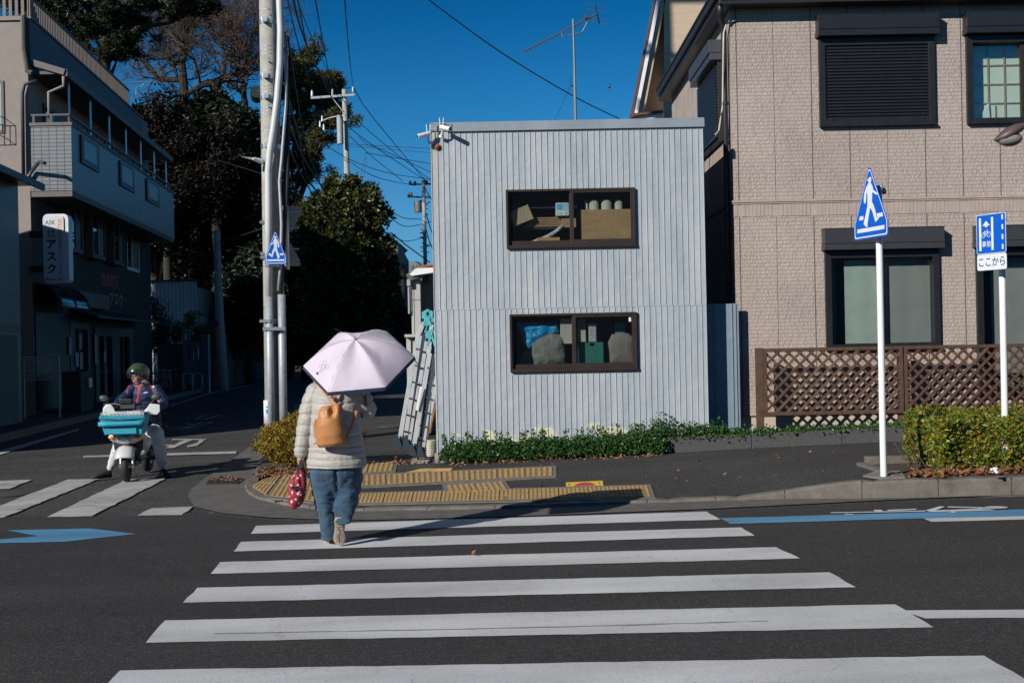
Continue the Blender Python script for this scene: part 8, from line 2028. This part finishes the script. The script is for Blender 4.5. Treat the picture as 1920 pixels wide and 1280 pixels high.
b = MB(); b.box(-.14, .14, .18, .58, .24, .29); b.box(-.06, .06, .2, .6, .18, .24); b.build('floor_board', M['black'], sc_, bevel=.02)
b = MB(); b.loft([((0, .55, .3), (.1, 0, 0), (0, 0, .1)), ((0, .65, .42), (.15, 0, 0), (0, 0, .18)), ((0, .85, .5), (.155, 0, 0), (0, 0, .17)), ((0, 1.1, .56), (.14, 0, 0), (0, 0, .13)), ((0, 1.3, .6), (.09, 0, 0), (0, 0, .08)), ((0, 1.38, .62), (.04, 0, 0), (0, 0, .04))], 20); b.build('rear_body', M['scw'], sc_, smooth=True)
b = MB(); b.loft([((0, .58, .68), (.1, 0, 0), (0, 0, .04)), ((0, .66, .72), (.14, 0, 0), (0, 0, .06)), ((0, .95, .74), (.14, 0, 0), (0, 0, .06)), ((0, 1.15, .74), (.1, 0, 0), (0, 0, .05))], 18); b.build('seat', M['rubber'], sc_, smooth=True)
b = MB(); b.torus((0, 1.2, .21), .16, .052, (1, 0, 0), 30, 10); rw = b.build('rear_tyre', M['rubber'], sc_, smooth=True)
b = MB(); b.tube([(-.05, 1.2, .21), (.05, 1.2, .21)], .1, 16); b.build('rim', M['alu'], rw)
b = MB(); b.loft([((.1, .75, .26), (.05, 0, 0), (0, 0, .05)), ((.11, .95, .25), (.06, 0, 0), (0, 0, .07)), ((.1, 1.22, .22), (.04, 0, 0), (0, 0, .06))], 14); b.tube([(.15, .85, .22), (.17, 1.1, .24), (.17, 1.35, .3)], [.03, .045, .04], 12); b.build('engine', M['dark_grey'], sc_, smooth=True)
b = MB(); b.box(-.13, .13, 1.15, 1.5, .74, .76)
for k in (-1, 1): b.tube([(k*.12, 1.1, .72), (k*.12, 1.5, .74)], .01, 6)
b.build('rear_rack', M['dark_grey'], sc_)
b = MB(); b.ell((.24, 1.25, .62), .03, .03, .025); b.ell((-.24, 1.25, .62), .03, .03, .025); b.tube([(-.24, 1.25, .62), (.24, 1.25, .62)], .01, 6); b.build('rear_signals', M['dark_grey'], sc_)
b = MB(); b.tube([(-.34, .27, .99), (-.18, .22, 1.0), (0, .18, .96), (.18, .22, 1.0), (.34, .27, .99)], .014, 8); b.build('handlebar', M['dark_grey'], sc_, smooth=True)
b = MB(); b.tube([(0, .04, .4), (0, .18, .96)], .03, 10); b.box(-.09, .09, .1, .22, .94, 1.02); b.build('steering_head', M['dark_grey'], sc_)
for poly_ in ([(192, 778), (193, 764), (199, 758), (208, 757), (213, 764), (219, 777), (213, 782), (200, 781)], [(299.5, 758), (300, 771), (295, 777), (281, 777), (270, 773), (270, 770), (276, 764), (282, 756)]):
    b = MB(); b.prism([SL(u, v, .02) for u, v in poly_], SL(240, 770, .12)-SL(240, 770, .02)); b.build('hand_guard', M['scw'], sc_, bevel=.018)
for u, v, u2, v2 in ((195.5, 747, 210, 762), (293, 744, 276, 763)):
    c = SL(u, v, .2); q = SL(u2, v2, .2); b = MB(); b.ell(c, .068, .03, .045, 16, 10, Matrix.Rotation(R(18 if u < 250 else -12), 3, 'Y')); mi_ = b.build('mirror', M['dark_grey'], sc_, smooth=True)
    b = MB(); b.tube([c+Vector((0, 0, -.02)), c.lerp(q, .5)+Vector((0, 0, -.0)), q], .007, 6); b.build('mirror_stem', M['black'], mi_)
# basket and its canvas cover
tl, tr_, bl2, br_ = SL(193, 779, -.12), SL(276, 775, -.12), SL(203, 814, -.1), SL(271, 811, -.1)
zt, zb = (tl.z+tr_.z)/2, (bl2.z+br_.z)/2; xa, xb, xc, xd = tl.x, tr_.x, bl2.x, br_.x; ya, yb = -.30, .03
b = MB(); 
b.add([(xc, ya+.03, zb), (xd, ya+.03, zb), (xd, yb-.03, zb), (xc, yb-.03, zb), (xa, ya, zt), (xb, ya, zt), (xb, yb, zt), (xa, yb, zt), (xa+.03, ya+.03, zt-.02), (xb-.03, ya+.03, zt-.02), (xb-.03, yb-.03, zt-.02), (xa+.03, yb-.03, zt-.02)],
      [(0, 3, 2, 1), (0, 1, 5, 4), (1, 2, 6, 5), (2, 3, 7, 6), (3, 0, 4, 7), (4, 5, 9, 8), (5, 6, 10, 9), (6, 7, 11, 10), (7, 4, 8, 11)])
bo = b.build('basket_cover', M['turq'], sc_, bevel=.012)
b = MB(); b.tube([(xa+.005, ya-.025, zt-.1), (xa+.1, ya-.03, zt-.105), (xb-.06, ya-.03, zt-.1), (xb-.0, ya-.025, zt-.098)], [.03, .033, .032, .03], 12); b.build('rolled_flap', M['turq'], bo, smooth=True)
b = MB(); b.box(xc+.02, xd-.06, ya-.0, ya+.02, zb+.01, zb+.1); b.build('front_pocket', M['turq'], bo, bevel=.006)
b = MB(); b.tube([(xa, ya+.01, zt-.035), ((xa+xb)/2, ya-.02, zt-.05), (xb, ya+.01, zt-.04)], .012, 8); b.build('cord', fabric('turq_dark', (.01, .15, .22)), bo)
b = MB()
for k in range(12): x = xa+.02+(xb-xa-.04)*k/11; b.tube([(x, ya+.03, zt-.03), (x, ya+.035, zt+.03)], .004, 4); b.tube([(x, yb-.03, zt-.03), (x, yb-.035, zt+.03)], .004, 4)
for y in (ya+.035, yb-.035): b.tube([(xa+.02, y, zt+.03), (xb-.02, y, zt+.03)], .005, 5); b.tube([(xa+.02, y, zt+.012), (xb-.02, y, zt+.012)], .004, 5)
for x in (xa+.02, xb-.02): b.tube([(x, ya+.035, zt+.03), (x, yb-.035, zt+.03)], .005, 5)
b.build('wire_basket', M['white_plastic'], sc_)
b = MB(); b.box(xa+.36, xb-.06, ya+.06, yb-.06, zt-.05, zt+.05); b.build('grey_tray', mat('tray_grey', (.4, .4, .39), .4), sc_, bevel=.015)
b = MB(); b.box(-.1, .06, .08, .16, 1.0, 1.07); b.build('meter_housing', M['black'], sc_, bevel=.015)
sc_.location = c0; sc_.rotation_euler = (0, 0, SROT)
# ---------------------------------------------------------------- rider
def QP(u, v, d=0): return P(u, v, SYc+d)
rd = thing('person', Vector((QP(262, 890).x, SYc+.7, G(-5))), 'person in green helmet and red trimmed navy jacket astride the scooter with feet down', 'person')
b = MB(); hcn = QP(260, 704, .62); fwd = Vector((-.62, -.78, -.06)); HM = head(b, hcn, fwd)
limb(b, [QP(275, 800, .8), QP(272, 770, .75), QP(272, 735, .66), QP(270, 722, .64)], [.13, .12, .12, .08]); limb(b, [QP(268, 724, .63), QP(264, 712, .63)], [.052, .048])
limb(b, [QP(250, 732, .62), QP(226, 752, .49), QP(216, 765, .3)], [.045, .038, .027]); hand(b, QP(216, 765, .31), (-.15, -.9, .05), (.1, -.2, -1), 60, -1, .95)
limb(b, [QP(291, 733, .64), QP(305, 757, .5), QP(291, 766, .3)], [.045, .038, .027]); hand(b, QP(291, 766, .31), (-.2, -.9, .05), (.1, -.2, -1), 60, 1, .95)
limb(b, [QP(258, 806, .75), QP(228, 822, .4), QP(209, 864, .48)], [.085, .06, .038]); limb(b, [QP(209, 866, .48), QP(207, 877, .47)], [.034, .03])
limb(b, [QP(286, 806, .78), QP(294, 812, .44), QP(303, 866, .5)], [.08, .045, .038]); limb(b, [QP(303, 868, .5), QP(304, 877, .49)], [.034, .03])
blob('body', b, .0055, M['skin'], rd, 1)
b = MB(); V = lambda u, v, d, rx, ry: (QP(u, v, d), (rx, 0, 0), (0, ry, 0))
b.loft([V(276, 800, .76, .19, .15), V(275, 785, .75, .19, .15), V(273, 762, .7, .19, .145), V(272, 742, .66, .2, .135), V(271, 730, .65, .185, .115), V(268, 722, .64, .12, .09), V(265, 716, .63, .075, .07)], 26)
limb(b, [QP(249, 730, .62), QP(238, 742, .57), QP(224, 753, .48), QP(216, 764, .34)], [.078, .07, .06, .048])
limb(b, [QP(293, 731, .64), QP(303, 745, .6), QP(307, 759, .5), QP(294, 766, .34)], [.078, .07, .062, .048])
navy = fabric('navy_jacket', (.006, .016, .055), .6, .2, 8, .2, 160, .0)
crz = G(-5)
blob('jacket', b, .009, navy, rd, 2, lambda co, n: .009*noise.noise(Vector((co.x*14, co.y*14, co.z*20)))+.005*noise.noise(Vector((co.x*36, co.y*36, co.z*50))))
# surface strips laid on the jacket front by ray casting
rdj = [o for o in kids(rd) if o.name.startswith('jacket')][0]
from mathutils.bvhtree import BVHTree
bv = BVHTree.FromPolygons([tuple(v.co+rd.location) for v in rdj.data.vertices], [tuple(p.vertices) for p in rdj.data.polygons])
cam_p = Vector((0, 0, ZC))
def on_j(u, v):
    d = (P(u, v, 20)-cam_p).normalized(); h = bv.ray_cast(cam_p, d); return (h[0]-d*.004) if h[0] is not None else None
def jstrip(name, path, wpx, m):
    mb = MB(); prev = None
    pts = []
    for (u0, v0), (u1, v1) in zip(path[:-1], path[1:]):
        for k in range(6): t = k/6; pts.append((u0+(u1-u0)*t, v0+(v1-v0)*t))
    pts.append(path[-1]); rows = []
    for i, (u, v) in enumerate(pts):
        a = pts[max(i-1, 0)]; c = pts[min(i+1, len(pts)-1)]; L_ = math.hypot(c[0]-a[0], c[1]-a[1]) or 1; nx, ny = -(c[1]-a[1])/L_*wpx/2, (c[0]-a[0])/L_*wpx/2
        l, r_ = on_j(u-nx, v-ny), on_j(u+nx, v+ny)
        if l is not None and r_ is not None: rows.append((l, r_))
    if len(rows) < 2: return
    mb.add([p for r_ in rows for p in r_], [(2*i, 2*i+1, 2*i+3, 2*i+2) for i in range(len(rows)-1)]); o = mb.build(name, m, rd); s = o.modifiers.new('t', 'SOLIDIFY'); s.thickness = .003; return o
redm = fabric('red_trim', (.5, .015, .05), .6); whm = fabric('white_trim', (.6, .6, .64), .6)
jstrip('zip_strip', [(261, 724), (260, 735), (258, 748), (254, 762)], 3.0, redm)
jstrip('shoulder_trim', [(251, 719), (243, 722), (238, 730)], 3.2, redm); jstrip('shoulder_panel', [(249, 716), (241, 719), (236, 727)], 5, whm)
jstrip('shoulder_trim', [(275, 716), (282, 722), (286, 730)], 3.2, redm); jstrip('shoulder_panel', [(279, 716), (285, 720), (288, 726)], 4, whm)
jstrip('side_panel', [(299, 778), (300, 792)], 6, redm); jstrip('sleeve_panel', [(228, 762), (236, 756)], 4, redm)
jstrip('collar_trim', [(250, 721), (256, 724), (262, 724), (268, 720)], 2.2, redm)
jstrip('chest_print', [(269, 736.5), (277, 735)], 2.2, whm)
b = MB(); 
b.loft([V(276, 790, .78, .17, .15), V(276, 803, .8, .18, .17), V(276, 815, .78, .12, .14)], 20)
limb(b, [QP(262, 806, .74), QP(230, 820, .42), QP(219, 845, .44), QP(212, 866, .48)], [.105, .088, .075, .066])
limb(b, [QP(285, 806, .76), QP(294, 812, .42), QP(300, 840, .44), QP(303, 864, .5)], [.105, .092, .082, .074])
whp = fabric('white_trousers', (.58, .58, .6), .8, .08, 7, .2, 150)
blob('trousers', b, .009, whp, rd, 2, lambda co, n: .008*noise.noise(Vector((co.x*12, co.y*12, co.z*18)))+.005*noise.noise(Vector((co.x*30, co.y*30, co.z*50))))
b = MB(); limb(b, [QP(211, 866, .48), QP(207, 876, .47)], [.05, .046]); b.build('sock', whp, rd, smooth=True)
b = MB(); limb(b, [QP(303, 865, .5), QP(304, 875, .5)], [.05, .046]); b.build('sock', whp, rd, smooth=True)
gzr = G(-5.3)
for (h, t) in (((209, 884), (176, 888)), ((303, 884), (320, 884))):
    hp, tp_ = QP(h[0], h[1], .5), QP(t[0], t[1], .36 if h[0] < 250 else .25); hp.z = gzr+.01; tp_.z = gzr+.01; mb = MB(); shoe(mb, hp, hp+(tp_-hp).normalized()*.27, (0, 0, 1), .052, .1)
    so1 = mb.build('shoe', M['rubber'], rd, smooth=True)
# helmet
b = MB(); cc = hcn+Vector((0, 0, .035))
n = 26; m_ = 16; vs = []; 
HMi = HM
for i in range(m_+1):
    t = R(128)*i/m_
    for j in range(n):
        a = 2*math.pi*j/n; fx_ = math.sin(a)
        tt = t*(1-(.36 if fx_ > .1 else 0)*min(1, max(0, fx_-.1)*1.6))      # cut higher at the face
        p = Vector((.132*math.sin(tt)*math.cos(a), .148*math.sin(tt)*math.sin(a), .138*math.cos(tt))); vs.append(cc+HMi @ p)
b.add(vs, [(i*n+j, i*n+(j+1) % n, (i+1)*n+(j+1) % n, (i+1)*n+j) for i in range(m_) for j in range(n)])
hm = b.build('helmet', mat('helmet_green', (.045, .075, .035), .25, var=.08, coat=.4), rd, smooth=True); s = hm.modifiers.new('t', 'SOLIDIFY'); s.thickness = .02
b = MB(); vs = []
for i in range(9):
    for j in range(13):
        a = R(28+124*j/12); tt = R(62+52*i/8); vs.append(cc+HMi @ Vector((.142*math.sin(tt)*math.cos(a), .165*math.sin(tt)*math.sin(a), .142*math.cos(tt))))
b.add(vs, [(13*i+j, 13*i+j+1, 13*i+14+j, 13*i+13+j) for i in range(8) for j in range(12)])
b.build('visor', glass('visor_glass', (.8, .82, .85), .9, False, .05), hm, smooth=True)
b = MB()
for k in (-1, 1): b.tube([cc+HMi @ Vector((k*.13, .02, -.01)), cc+HMi @ Vector((k*.145, .02, -.01))], .02, 12)
b.build('visor_pivot', M['dark_grey'], hm)
b = MB(); b.tube([cc+HMi @ Vector((-.1, .04, -.08)), hcn+HMi @ Vector((-.05, .05, -.11)), hcn+HMi @ Vector((.05, .05, -.11)), cc+HMi @ Vector((.1, .04, -.08))], .006, 6); b.build('chin_strap', M['cable'], hm)
for k in (-1, 1):
    b = MB(); b.ell(hcn+HMi @ Vector((k*.03, .082, -.002)), .011, .005, .005, 8, 6, HMi); b.build('eye', M['ink'], rd, smooth=True)
b = MB()
for k, (u, v) in ((-1, (215, 768)), (1, (289, 768))): pass
b.ell(QP(215, 768, .26), .045, .06, .035); o_ = b.build('glove', M['cable'], rd, smooth=True)
b = MB(); b.ell(QP(290, 768, .26), .045, .06, .035); b.build('glove', M['cable'], rd, smooth=True)
